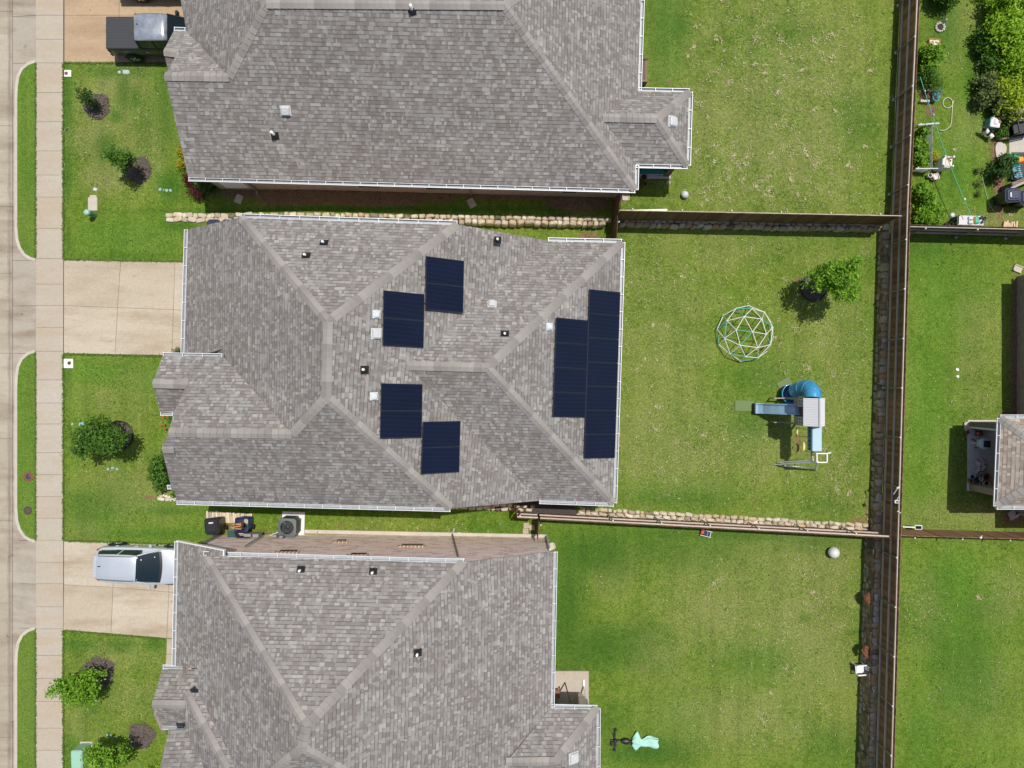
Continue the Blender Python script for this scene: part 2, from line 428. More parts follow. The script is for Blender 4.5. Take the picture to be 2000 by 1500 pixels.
# ================================================================ SETTING
# ---- lawn patches, read off the photograph: (px, py, rx, ry, strength)
DRY = [(1500, 220, 190, 230, .9), (1380, 330, 60, 90, .7), (1290, 640, 120, 190, .6), (1330, 860, 130, 110, .75), (1450, 480, 260, 60, .45),
       (1620, 700, 120, 180, .5), (1480, 880, 150, 90, .5), (1640, 930, 70, 90, .6), (1420, 1180, 130, 120, .7), (1580, 1200, 120, 200, .8),
       (1300, 1280, 60, 60, .7), (1480, 1400, 200, 80, .6), (1200, 1130, 50, 50, .6), (1900, 720, 50, 160, .55), (1870, 880, 50, 70, .5), (1820, 1010, 60, 40, .7),
       (1930, 1010, 60, 40, .9), (1790, 1190, 40, 80, .6), (1900, 1350, 80, 70, .4), (1950, 1160, 40, 60, .5), (230, 170, 60, 60, .8), (180, 250, 50, 80, .8), (290, 280, 40, 60, .8), (200, 340, 50, 40, .8),
       (260, 250, 70, 110, .6), (200, 780, 60, 30, .5), (260, 960, 90, 60, .6), (240, 780, 70, 70, .4), (160, 1040, 60, 40, .3), (220, 1290, 90, 40, .6), (260, 1360, 60, 60, .6), (160, 1400, 40, 60, .5), (290, 470, 80, 30, .25),
       (1880, 40, 60, 60, .5), (1890, 250, 40, 60, .4), (1930, 430, 70, 15, .9), (1850, 110, 30, 40, .3), (700, 1030, 60, 12, .3), (860, 1035, 60, 12, .3), (1650, 1130, 40, 60, .6), (1310, 20, 40, 20, .4), (60, 780, 14, 40, .25), (60, 470, 12, 30, .3)]
LUSH = [(1300, 60, 40, 80, .8), (1290, 150, 30, 40, .4), (1660, 240, 40, 60, .35), (1500, 130, 50, 30, .3), (1680, 620, 25, 160, .35), (1560, 470, 150, 18, .3), (1300, 960, 130, 30, .45), (1470, 830, 50, 40, .55), (1500, 745, 60, 40, .5),
        (1400, 1050, 250, 20, .6), (1600, 1060, 100, 25, .5), (1320, 1410, 60, 60, .4), (1640, 1480, 60, 40, .35), (1480, 1300, 90, 40, .35),
        (1800, 500, 60, 40, .8), (1830, 600, 60, 120, .7), (1880, 560, 70, 80, .6), (1800, 800, 60, 160, .75), (1790, 950, 40, 60, .6), (1850, 1150, 70, 100, .8), (1880, 1280, 90, 130, .75), (1800, 1400, 50, 80, .6), (1940, 1450, 60, 60, .4),
        (1840, 60, 30, 60, .9), (1900, 180, 50, 90, .7), (1860, 320, 60, 90, .7), (1880, 400, 60, 30, .6), (1915, 120, 20, 90, .8),
        (130, 180, 12, 90, .8), (230, 140, 60, 14, .8), (310, 200, 22, 90, .6), (240, 175, 18, 40, .6), (200, 285, 20, 25, .7), (330, 360, 25, 30, .8), (130, 330, 12, 60, .6), (225, 225, 12, 14, .8), (260, 190, 12, 25, .8),
        (250, 460, 120, 40, .75), (340, 430, 40, 14, .9), (150, 480, 40, 30, .5), (200, 720, 90, 30, .8), (290, 740, 40, 40, .6), (150, 760, 30, 60, .4), (180, 1000, 70, 40, .7), (330, 990, 80, 12, .8), (300, 1040, 120, 14, .7), (140, 920, 18, 60, .3),
        (55, 250, 16, 130, .7), (55, 900, 14, 120, .8), (55, 1350, 14, 120, .6), (55, 450, 12, 30, .4), (150, 1260, 40, 16, .7), (230, 1262, 30, 14, .6), (140, 1470, 20, 40, .6), (300, 1260, 20, 20, .7), (180, 1380, 14, 14, .5), (650, 1000, 300, 8, .6), (960, 1040, 60, 16, .4), (700, 412, 400, 5, .8)]
DIRT = [(580, 392, 80, 14, 1.0), (740, 394, 100, 13, 1.1), (860, 392, 50, 10, .7), (1130, 402, 70, 14, .95), (480, 380, 60, 10, .8), (1000, 390, 160, 7, .7), (760, 378, 420, 7, .9), (445, 431, 28, 9, .9), (1150, 462, 22, 10, .9), (1060, 450, 120, 3, .5), (1130, 420, 80, 3, .6),
        (1685, 432, 28, 12, .7), (1350, 384, 26, 8, .5), (1375, 370, 20, 10, .4), (1215, 392, 10, 8, .9), (1975, 700, 12, 170, 1.0), (1985, 560, 20, 20, .8), (1960, 812, 22, 10, .9), (1975, 1010, 26, 12, 1.1), (1920, 1000, 40, 8, .5),
        (1942, 330, 12, 120, .9), (1928, 300, 6, 60, .6), (1947, 225, 12, 10, .7), (1920, 433, 70, 7, .5), (1810, 222, 12, 14, .9), (1805, 190, 18, 14, 1.0), (1562, 866, 26, 40, .52), (1450, 655, 50, 45, .36), (1560, 545, 14, 10, .6), (1550, 605, 26, 26, .30),
        (1680, 1020, 30, 14, .6), (1696, 1000, 6, 40, .6), (1110, 985, 10, 6, .8), (290, 972, 14, 4, .9), (660, 1030, 5, 5, .9), (430, 1030, 40, 14, .6), (480, 1042, 80, 4, .7), (820, 1041, 25, 4, .6), (1180, 1050, 6, 6, .5), (1790, 450, 30, 4, .7), (1880, 448, 60, 3, .5), (1800, 1032, 40, 4, .6),
        (1255, 1315, 12, 8, .55), (1240, 1295, 8, 6, .5), (1305, 165, 8, 6, .6), (1505, 110, 10, 6, .3), (355, 260, 5, 60, .5), (1500, 2, 240, 4, .6), (1780, 1040, 30, 5, .5), (1760, 900, 6, 60, .3), (1850, 900, 10, 30, .35)]
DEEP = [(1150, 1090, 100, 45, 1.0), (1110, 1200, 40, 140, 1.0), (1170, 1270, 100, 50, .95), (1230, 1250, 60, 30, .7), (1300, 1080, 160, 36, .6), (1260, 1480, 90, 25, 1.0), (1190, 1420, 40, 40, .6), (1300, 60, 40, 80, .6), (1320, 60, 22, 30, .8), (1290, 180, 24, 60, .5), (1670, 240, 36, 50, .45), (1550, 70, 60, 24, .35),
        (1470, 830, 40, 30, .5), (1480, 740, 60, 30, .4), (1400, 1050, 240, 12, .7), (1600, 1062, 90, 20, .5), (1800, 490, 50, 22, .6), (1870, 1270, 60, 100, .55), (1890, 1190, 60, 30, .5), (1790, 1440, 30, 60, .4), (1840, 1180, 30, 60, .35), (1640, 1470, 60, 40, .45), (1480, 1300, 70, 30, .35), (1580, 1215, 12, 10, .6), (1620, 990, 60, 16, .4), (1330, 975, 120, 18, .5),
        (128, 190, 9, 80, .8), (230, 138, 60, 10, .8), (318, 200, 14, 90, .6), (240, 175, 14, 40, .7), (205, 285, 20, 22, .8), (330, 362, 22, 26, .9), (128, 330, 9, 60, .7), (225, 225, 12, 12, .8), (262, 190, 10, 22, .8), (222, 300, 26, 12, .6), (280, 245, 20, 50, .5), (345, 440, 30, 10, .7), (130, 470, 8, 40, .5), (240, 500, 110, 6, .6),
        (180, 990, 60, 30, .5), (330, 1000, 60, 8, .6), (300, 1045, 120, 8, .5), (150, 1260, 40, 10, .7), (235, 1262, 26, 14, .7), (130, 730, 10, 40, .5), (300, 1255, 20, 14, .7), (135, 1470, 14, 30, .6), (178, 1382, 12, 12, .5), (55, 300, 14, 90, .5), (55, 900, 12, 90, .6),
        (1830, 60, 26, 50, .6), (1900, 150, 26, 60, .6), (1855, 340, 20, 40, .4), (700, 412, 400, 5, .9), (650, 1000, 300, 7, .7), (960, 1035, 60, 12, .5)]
STRAW = [(1480, 110, 120, 110, .85), (1420, 330, 90, 90, .9), (1560, 300, 120, 90, .8), (1640, 120, 80, 100, .6), (1370, 200, 40, 100, .6), (1510, 400, 180, 30, .8), (1690, 420, 40, 25, .9), (1300, 30, 60, 30, .4),
         (1290, 640, 90, 170, .55), (1320, 860, 110, 90, .8), (1430, 880, 90, 60, .7), (1600, 650, 110, 150, .6), (1640, 920, 60, 90, .7), (1560, 960, 110, 40, .5), (1480, 560, 200, 80, .35), (1560, 700, 50, 60, .4), (1690, 520, 25, 60, .5),
         (1450, 1180, 90, 60, .6), (1530, 1240, 60, 60, .7), (1620, 1160, 80, 100, .7), (1570, 1300, 60, 100, .5), (1160, 1150, 30, 20, .5), (1290, 1180, 40, 40, .35), (1500, 1430, 120, 60, .4), (1390, 1310, 40, 40, .5), (1680, 1250, 20, 120, .4),
         (1920, 690, 20, 90, .5), (1870, 1000, 50, 25, .6), (1830, 500, 60, 40, .2), (1960, 1150, 30, 40, .5), (1790, 1210, 40, 70, .5), (1880, 880, 25, 60, .3), (1900, 1300, 120, 150, .12), (1850, 850, 80, 150, .10),
         (255, 160, 50, 40, .35), (290, 280, 60, 70, .35), (200, 270, 60, 60, .2), (345, 250, 10, 80, .8), (690, 1030, 90, 14, .5), (840, 1040, 60, 8, .8), (560, 1040, 60, 8, .6), (940, 1035, 60, 16, .3), (260, 1370, 80, 60, .15), (240, 920, 70, 60, .12),
         (1880, 250, 60, 200, .12), (1940, 430, 50, 10, .6)]
def field(L, x, y):
    f = np.zeros_like(x)
    for px, py, rx, ry, a in L:
        p = P(px, py, .1)
        f = np.maximum(f, a * np.exp(-(np.abs((x - p.x) / (rx * .0252)) ** 2.4 + np.abs((y - p.y) / (ry * .0252)) ** 2.4) * .8))
    return f
def grid_mesh(name, xs, ys, mat):
    X, Y = np.meshgrid(xs, ys); Z = hgt(X, Y)
    Z = Z + np.where((np.abs(X) < 30) & (np.abs(Y) < 24), .012 * np.sin(X * 1.7 + Y * .6) * np.sin(Y * 1.3 - X * .4) - .012, 0)
    v = np.stack([X, Y, Z], -1).reshape(-1, 3)
    nx, ny = len(xs), len(ys)
    i = (np.arange(ny - 1)[:, None] * nx + np.arange(nx - 1)[None]).reshape(-1)
    f = np.stack([i, i + 1, i + nx + 1, i + nx], -1)
    me = bpy.data.meshes.new(name)
    me.from_pydata(v.tolist(), [], f.tolist()); me.update()
    fx, fy = X.reshape(-1), Y.reshape(-1)
    for nm, L in (('dry', DRY), ('lush', LUSH), ('dirt', DIRT), ('deep', DEEP)):
        me.attributes.new(nm, 'FLOAT', 'POINT').data.foreach_set('value', field(L, fx, fy).astype(np.float32))
    me.polygons.foreach_set('use_smooth', [True] * len(me.polygons))
    me.materials.append(MATS[mat])
    o = bpy.data.objects.new(name, me); COL.objects.link(o)
    return tag(o, kind='structure')
xs = np.concatenate([np.arange(-23.29, 28, .13), [30, 34, 40, 60, 120, 320]])
ys = np.concatenate([[-320, -120, -60, -36, -26], np.arange(-22, 22, .13), [26, 36, 60, 120, 320]])
grid_mesh('lawn', xs, ys, 'grass')

# ---- street, gutter pan, kerbs, verges
def slabs(name, polys, mat, z, gap=.012, base='joint', th=.02):
    """panels with real open joints, lying on one dark bed"""
    mb = MB(); bed = MB()
    for pl in polys:
        pts = [P(a, b, 0) for a, b in pl]
        c = sum(pts, Vector()) / len(pts)
        ins = [p + (c - p).normalized() * gap for p in pts]
        mb.prism([(p.x, p.y) for p in ins], z - th, z)
    o = struct(name, mb, mat)
    for pl in polys:
        pts = [P(a, b, 0) for a, b in pl]
        bed.face([(p.x, p.y, z - .009) for p in pts])
    struct(name + '_joint_bed', bed, base)
    return o
ST = [(-900, -400), (-300, -120), (-120, 20), (20, 244), (244, 402), (402, 533), (533, 690), (690, 857), (857, 1018), (1018, 1179), (1179, 1342), (1342, 1443), (1443, 1600), (1600, 2400)]
polys = []
for a, b in ST: polys += [[(-160, a), (21, a), (21, b), (-160, b)], [(-330, a), (-160, a), (-160, b), (-330, b)]]
slabs('street', polys, 'street_concrete', -.12)
struct('street_bed', MB().face([(-320, -320, -.16), (-24.2, -320, -.16), (-24.2, 320, -.16), (-320, 320, -.16)]), 'street_concrete')
ap = MB()
AP = [(-400, -60), (-60, 30), (30, 122), (122, 440), (440, 508), (508, 597), (597, 690), (690, 1000), (1000, 1056), (1056, 1141), (1141, 1228), (1228, 1280), (1280, 1900)]
for a, b in AP:
    for x0, x1, z0, z1 in ((21.4, 34, -.125, -.10), (34, 70, -.10, -.006)):
        q = [P(x0, a + .3, 0), P(x1, a + .3, 0), P(x1, b - .3, 0), P(x0, b - .3, 0)]
        for v, z in zip(q, (z0, z1, z1, z0)): v.z = z
        ap.face(q, rnd=.3)
struct('driveway_apron', ap, 'apron_concrete')
def arc(c, r, a0, a1, n=8): return [(c[0] + r * math.cos(R(a0 + (a1 - a0) * i / n)), c[1] + r * math.sin(R(a0 + (a1 - a0) * i / n))) for i in range(n + 1)]
def verge(top, bot, round_top=True, round_bot=True):
    left = []
    if round_top: left += [(70, top), (56, top + 5), (45, top + 14), (38, top + 28), (35, top + 48), (34, top + 72)]
    else: left += [(70, top), (35, top)]
    if round_bot: left += [(34, bot - 62), (36, bot - 38), (41, bot - 22), (50, bot - 9), (60, bot - 3), (70, bot)]
    else: left += [(34, bot), (70, bot)]
    pts = [P(a, b, 0) for a, b in left]
    mb = MB(); mb.prism([(p.x, p.y) for p in pts], -.2, .002)
    o = struct('verge_grass', mb, 'grass')
    me = o.data
    for nm, L in (('dry', DRY), ('lush', LUSH)):
        co = np.array([v.co[:2] for v in me.vertices])
        me.attributes.new(nm, 'FLOAT', 'POINT').data.foreach_set('value', (field(L, co[:, 0], co[:, 1]) * 0 + (.18 if nm == 'dry' else .65)).astype(np.float32))
    k = MB(); n = len(pts); w = .145
    out = []
    for i in range(n):
        t = (pts[min(i + 1, n - 1)] - pts[max(i - 1, 0)]).normalized()
        out.append(pts[i] + Vector((t.y, -t.x, 0)) * w * (1 if (Vector((t.y, -t.x, 0)).x < .3) else -1))
    for i in range(n - 1):
        a, b, c, d = pts[i], pts[i + 1], out[i + 1], out[i]
        k.prism([(p.x, p.y) for p in (a, b, c, d)], -.2, .014, rnd=(i * 7 % 5) / 5)
    struct('kerb', k, 'curb_concrete')
verge(122, 505); verge(688, 1055); verge(1229, 1700, round_bot=False); verge(-500, -60, False, True)

# ---- pavement and driveways
J = [-300, -180, -60, 30, 77, 123, 181, 238, 295, 342, 385, 446, 505, 555, 597, 640, 686, 742, 787, 828, 884, 927, 970, 1012, 1055, 1098, 1140, 1185, 1228, 1280, 1325, 1370, 1422, 1465, 1520, 1600, 1700, 1800]
slabs('pavement', [[(70, a), (124, a), (124, b), (70, b)] for a, b in zip(J, J[1:])], 'walk_concrete', .014)
def dgrid(xa, xb, rows):
    """rows: list of polylines (list of (x,y)) crossing columns xa"""
slabs('driveway_middle', [[(125, 508), (236, 510), (230, 601), (125, 597)], [(236, 510), (342, 512), (339, 605), (230, 601)], [(342, 512), (420, 513), (417, 608), (339, 605)],
    [(125, 597), (230, 601), (225, 692), (125, 690)], [(230, 601), (339, 605), (336, 694), (225, 692)], [(339, 605), (417, 608), (415, 697), (336, 694)]], 'drive_beige', .016)
slabs('driveway_lower', [[(125, 1057), (223, 1060), (221, 1147), (125, 1142)], [(223, 1060), (331, 1063), (330, 1156), (221, 1147)], [(331, 1063), (400, 1066), (400, 1162), (330, 1156)],
    [(125, 1142), (221, 1147), (217, 1237), (124, 1230)], [(221, 1147), (330, 1156), (326, 1246), (217, 1237)], [(330, 1156), (400, 1162), (396, 1250), (326, 1246)],
    [(326, 1247), (380, 1251), (380, 1278), (325, 1278)], [(325, 1278), (380, 1278), (380, 1310), (322, 1310)]], 'drive_beige', .016)
slabs('driveway_upper', [[(126, -80), (233, -80), (233, 30), (126, 30)], [(233, -80), (380, -80), (380, 30), (233, 30)], [(126, 30), (233, 30), (233, 122), (126, 122)], [(233, 30), (380, 30), (380, 123), (233, 122)]], 'drive_tan', .016)

for a_, b_ in ((-80, 122.5), (508, 690.5), (1056.5, 1229.5)):
    struct('expansion_joint', MB().face([(*P(123.2, a_, 0).xy, .007), (*P(126, a_, 0).xy, .007), (*P(126, b_, 0).xy, .007), (*P(123.2, b_, 0).xy, .007)]), 'joint')
# ---- retaining walls of rough stone
def rock(mb, c, d, rz=0., jit=.10):
    """one rough-hewn stone: a squarish lump with dented faces"""
    nu, nv = 9, 5; vs = []; m = Matrix.Rotation(rz, 3, 'Z'); c = Vector(c); q = .45
    pw = lambda t: math.copysign(abs(t) ** q, t)
    for i in range(nv):
        la = math.pi * ((i + .5) / nv - .5) * 1.04
        for j in range(nu):
            lo = 6.2832 * j / nu + .3 * (i % 2); k = 1 + random.uniform(-jit, jit)
            vs.append(c + m @ Vector((d[0] / 2 * pw(math.cos(la)) * pw(math.cos(lo)) * k, d[1] / 2 * pw(math.cos(la)) * pw(math.sin(lo)) * k, d[2] / 2 * pw(math.sin(la)) * (1 + random.uniform(-jit, jit) * .6))))
    fs = [tuple(range(nu - 1, -1, -1)), tuple((nv - 1) * nu + j for j in range(nu))]
    for i in range(nv - 1):
        for j in range(nu): fs.append((i * nu + j, i * nu + (j + 1) % nu, (i + 1) * nu + (j + 1) % nu, (i + 1) * nu + j))
    mb.add(vs, fs)
def stone_wall(name, label, xs_, yf, ztop, zbot, mat, w=.34, courses=1, axis='x', group='rough stone retaining walls'):
    """rough stones laid along a line; courses > 1 stacks a visible face in front of a mortar core"""
    mb = MB(); a, b = xs_
    if courses > 1:
        s = a
        while s < b - .2:
            e = min(b, s + 2.0); m = (s + e) / 2; o = yf(m); x, y = (m, o) if axis == 'x' else (o, m)
            h = ztop(x, y) - zbot(x, y) - .05; d = (e - s - .002, w * .78, h) if axis == 'x' else (w * .78, e - s - .002, h)
            mb.box((x, y, zbot(x, y) + h / 2), d, rnd=0); s = e
    for c in range(courses):
        for rowk in ((0,) if courses > 1 else (0, 1)):
            s = a + random.uniform(0, .1)
            while s < b:
                L = random.uniform(.20, .46); m = s + L / 2; off = yf(m)
                x, y = (m, off) if axis == 'x' else (off, m); zt, zb = ztop(x, y), zbot(x, y)
                if zt - zb > .03:
                    h = (zt - zb) / courses; zc = zb + (c + .5) * h; ww = w if courses > 1 else w / 2
                    o = random.uniform(-.03, .03) + (.035 * c if courses > 1 else (rowk - .5) * ww)
                    if courses == 1: zc = (zb - .1 + zt) / 2 + random.uniform(-.03, .03); h = zt - zb + .1
                    d = (L * random.uniform(.97, 1.10), ww * random.uniform(1.0, 1.25), h * random.uniform(.95, 1.10))
                    if axis == 'y': d = (d[1], d[0], d[2])
                    rock(mb, (x, y + o, zc) if axis == 'x' else (x + o, y, zc), d, random.uniform(-.25, .25))
                s += L
    p = mb.v[0]
    return solo(name, mb, mat, label, 'stone wall', (p[0], p[1], float(zbot(p[0], p[1]))), group)
lowz = lambda dy: (lambda x, y: float(hgt(x, y + dy)))
stone_wall('stone_retaining_wall', 'low tan limestone wall edging the side yard between upper and middle house', (-17.0, 4.5), lambda x: float(Y12(x)), lambda x, y: max(.06, float(hgt(x, y + .4))) + .05, lowz(-.4), 'limestone', .44)
stone_wall('stone_retaining_wall', 'grey stone wall under the fence between upper and middle back yards', (4.9, 17.7), lambda x: float(Y12(x)), lambda x, y: .50, lowz(-.5), 'stone_grey', .36)
stone_wall('stone_retaining_wall', 'short pale stone wall end in the grass at the front corner of the middle house', (-17.4, -15.2), lambda x: float(Y23(x)), lambda x, y: .12, lambda x, y: 0.0, 'limestone', .30)
stone_wall('stone_retaining_wall', 'tan stone edge half hidden beneath the south eave of the middle house', (-3.6, 1.0), lambda x: float(Y23(x)), lambda x, y: .04, lowz(-.5), 'limestone', .34)
stone_wall('stone_retaining_wall', 'pale stone wall along the rail side of the fence between middle and lower yards', (3.2, 17.2), lambda x: float(Y23(x)) + .02, lambda x, y: .05, lowz(-.5), 'limestone', .36)
ywE = lambda lo: (lambda x, y: lo)
stone_wall('stone_retaining_wall', 'stacked grey stone wall at the east side of the middle back yard', (-7.2, 7.45), lambda y: float(XE(y)) + .16, ywE(.50), ywE(-.04), 'stone_grey', .30, 2, 'y')
stone_wall('stone_retaining_wall', 'stacked grey stone wall with rusty stones at the east side of the lower back yard', (-26, -7.25), lambda y: float(XE(y)) + .12, ywE(.50), ywE(-.48), 'stone_grey', .30, 4, 'y')

# ---- loose straw, seed heads and grass tufts in the lawns
def scatter(name, n, dens, mat, size, zoff, kind='stuff', up=.15, region=(125, 2000, -30, 1530), pts=None):
    px = rng.uniform(region[0], region[1], n); py = rng.uniform(region[2], region[3], n)
    x = (px - 1000) * (H - .1) / F; y = (750 - py) * (H - .1) / F
    keep = rng.random(n) < dens(x, y)
    # clump
    x, y = x[keep], y[keep]
    k = len(x)
    x = x + rng.normal(0, .03, k); y = y + rng.normal(0, .03, k)
    if pts is not None: x, y = pts; k = len(x)
    z = hgt(x, y) + zoff
    a = rng.uniform(0, 2 * np.pi, k); L = rng.uniform(size[0], size[1], k) / 2; w = rng.uniform(size[2], size[3], k) / 2
    dx, dy = np.cos(a), np.sin(a); tz = rng.uniform(-up, up, k) * L
    v = np.stack([np.stack([x - dx * L - dy * w, y - dy * L + dx * w, z + up * L - tz], -1), np.stack([x - dx * L + dy * w, y - dy * L - dx * w, z + up * L - tz], -1),
                  np.stack([x + dx * L + dy * w, y + dy * L - dx * w, z + up * L + tz], -1), np.stack([x + dx * L - dy * w, y + dy * L + dx * w, z + up * L + tz], -1)], 1).reshape(-1, 3)
    f = np.arange(4 * k).reshape(-1, 4)
    me = bpy.data.meshes.new(name); me.from_pydata(v.tolist(), [], f.tolist()); me.update()
    me.attributes.new('rnd', 'FLOAT', 'FACE').data.foreach_set('value', rng.random(k).astype(np.float32))
    me.materials.append(MATS[mat])
    o = bpy.data.objects.new(name, me); COL.objects.link(o)
    return tag(o, kind=kind)
def clumpy(x, y):
    q = np.sin(x * 3.1 + 1.7 * np.sin(y * 2.3)) * np.sin(y * 3.7 + 1.3 * np.sin(x * 2.9)) + .6 * np.sin(x * 9.3 + 2 * np.sin(y * 7.1)) * np.sin(y * 8.7)
    fine = np.sin(x * 21 + 2 * np.sin(y * 13)) * np.sin(y * 19 + 2 * np.sin(x * 17))
    return np.clip(.06 + .85 * q, .03, 1.1) * np.clip(.5 + .9 * fine, .08, 1)
def inlot(x, y):
    """open lawn only: keeps strays off the houses, drives and paving"""
    px = 1000 + x * F / H; py = 750 - y * F / H
    m = np.ones_like(x, bool)
    def no(a, b, c, d): nonlocal m; m &= ~((px > a) & (px < b) & (py > c) & (py < d))
    no(0, 124, -99, 1700); no(124, 400, 505, 694); no(124, 350, 1052, 1242); no(124, 350, -99, 124); no(320, 1330, -99, 380); no(340, 1200, 445, 975); no(330, 1075, 1048, 1700); no(1700, 1740, 440, 1700); no(1885, 2100, 822, 975)
    m &= np.abs(y - Y12(x)) > .2
    m &= (np.abs(y - Y23(x)) > .25) | (x < -14)
    return m
scatter('loose_straw', 420000, lambda x, y: field(STRAW, x, y) * clumpy(x, y) * .95 * inlot(x, y), 'straw', (.03, .13, .011, .029), .02)
scatter('grass_tufts', 60000, lambda x, y: .26 * np.clip(clumpy(y + 5, x - 3), .1, 1) * inlot(x, y), 'blade', (.06, .16, .012, .03), .02, up=.5)

# thicker clots of dead grass, and blades hanging over the paving edges
cx = rng.uniform(1220, 1980, 9000); cy = rng.uniform(-10, 1500, 9000)
wx, wy = (cx - 1000) * (H - .1) / F, (750 - cy) * (H - .1) / F
kp = rng.random(9000) < field(STRAW, wx, wy) ** 1.5 * np.where(wy > 7.6, .13, .035) * inlot(wx, wy); wx, wy = wx[kp], wy[kp]
nn = rng.integers(6, 30, len(wx)); sp_ = rng.uniform(.05, .17, len(wx)); el = rng.uniform(0, 3.14, len(wx))
r1, r2 = rng.normal(0, 1, nn.sum()), rng.normal(0, .5, nn.sum()); S_, E_ = np.repeat(sp_, nn), np.repeat(el, nn)
scatter('dead_grass_clots', 10, lambda x, y: np.ones_like(x), 'straw', (.04, .14, .011, .030), .022, pts=(np.repeat(wx, nn) + S_ * (r1 * np.cos(E_) - r2 * np.sin(E_)), np.repeat(wy, nn) + S_ * (r1 * np.sin(E_) + r2 * np.cos(E_))))
ex, ey = [], []
for x0, y0, x1, y1 in ((124, 124, 124, 506), (124, 692, 124, 1055), (124, 1231, 124, 1520), (70, 122, 70, 505), (70, 688, 70, 1055), (70, 1229, 70, 1520), (126, 507, 364, 511), (126, 691.5, 318, 695.5), (126, 1056, 346, 1063), (126, 1231, 322, 1248), (126, 123, 320, 124)):
    a_, b_ = P(x0, y0, 0), P(x1, y1, 0); n_ = int((b_ - a_).length * 70); f_ = rng.random(n_); j_ = rng.normal(0, .022, n_)
    d_ = (b_ - a_).normalized(); ex.append(a_.x + (b_.x - a_.x) * f_ - d_.y * j_); ey.append(a_.y + (b_.y - a_.y) * f_ + d_.x * j_)
scatter('edge_grass', 10, lambda x, y: np.ones_like(x), 'blade', (.05, .13, .012, .03), .02, up=.4, pts=(np.concatenate(ex), np.concatenate(ey)))
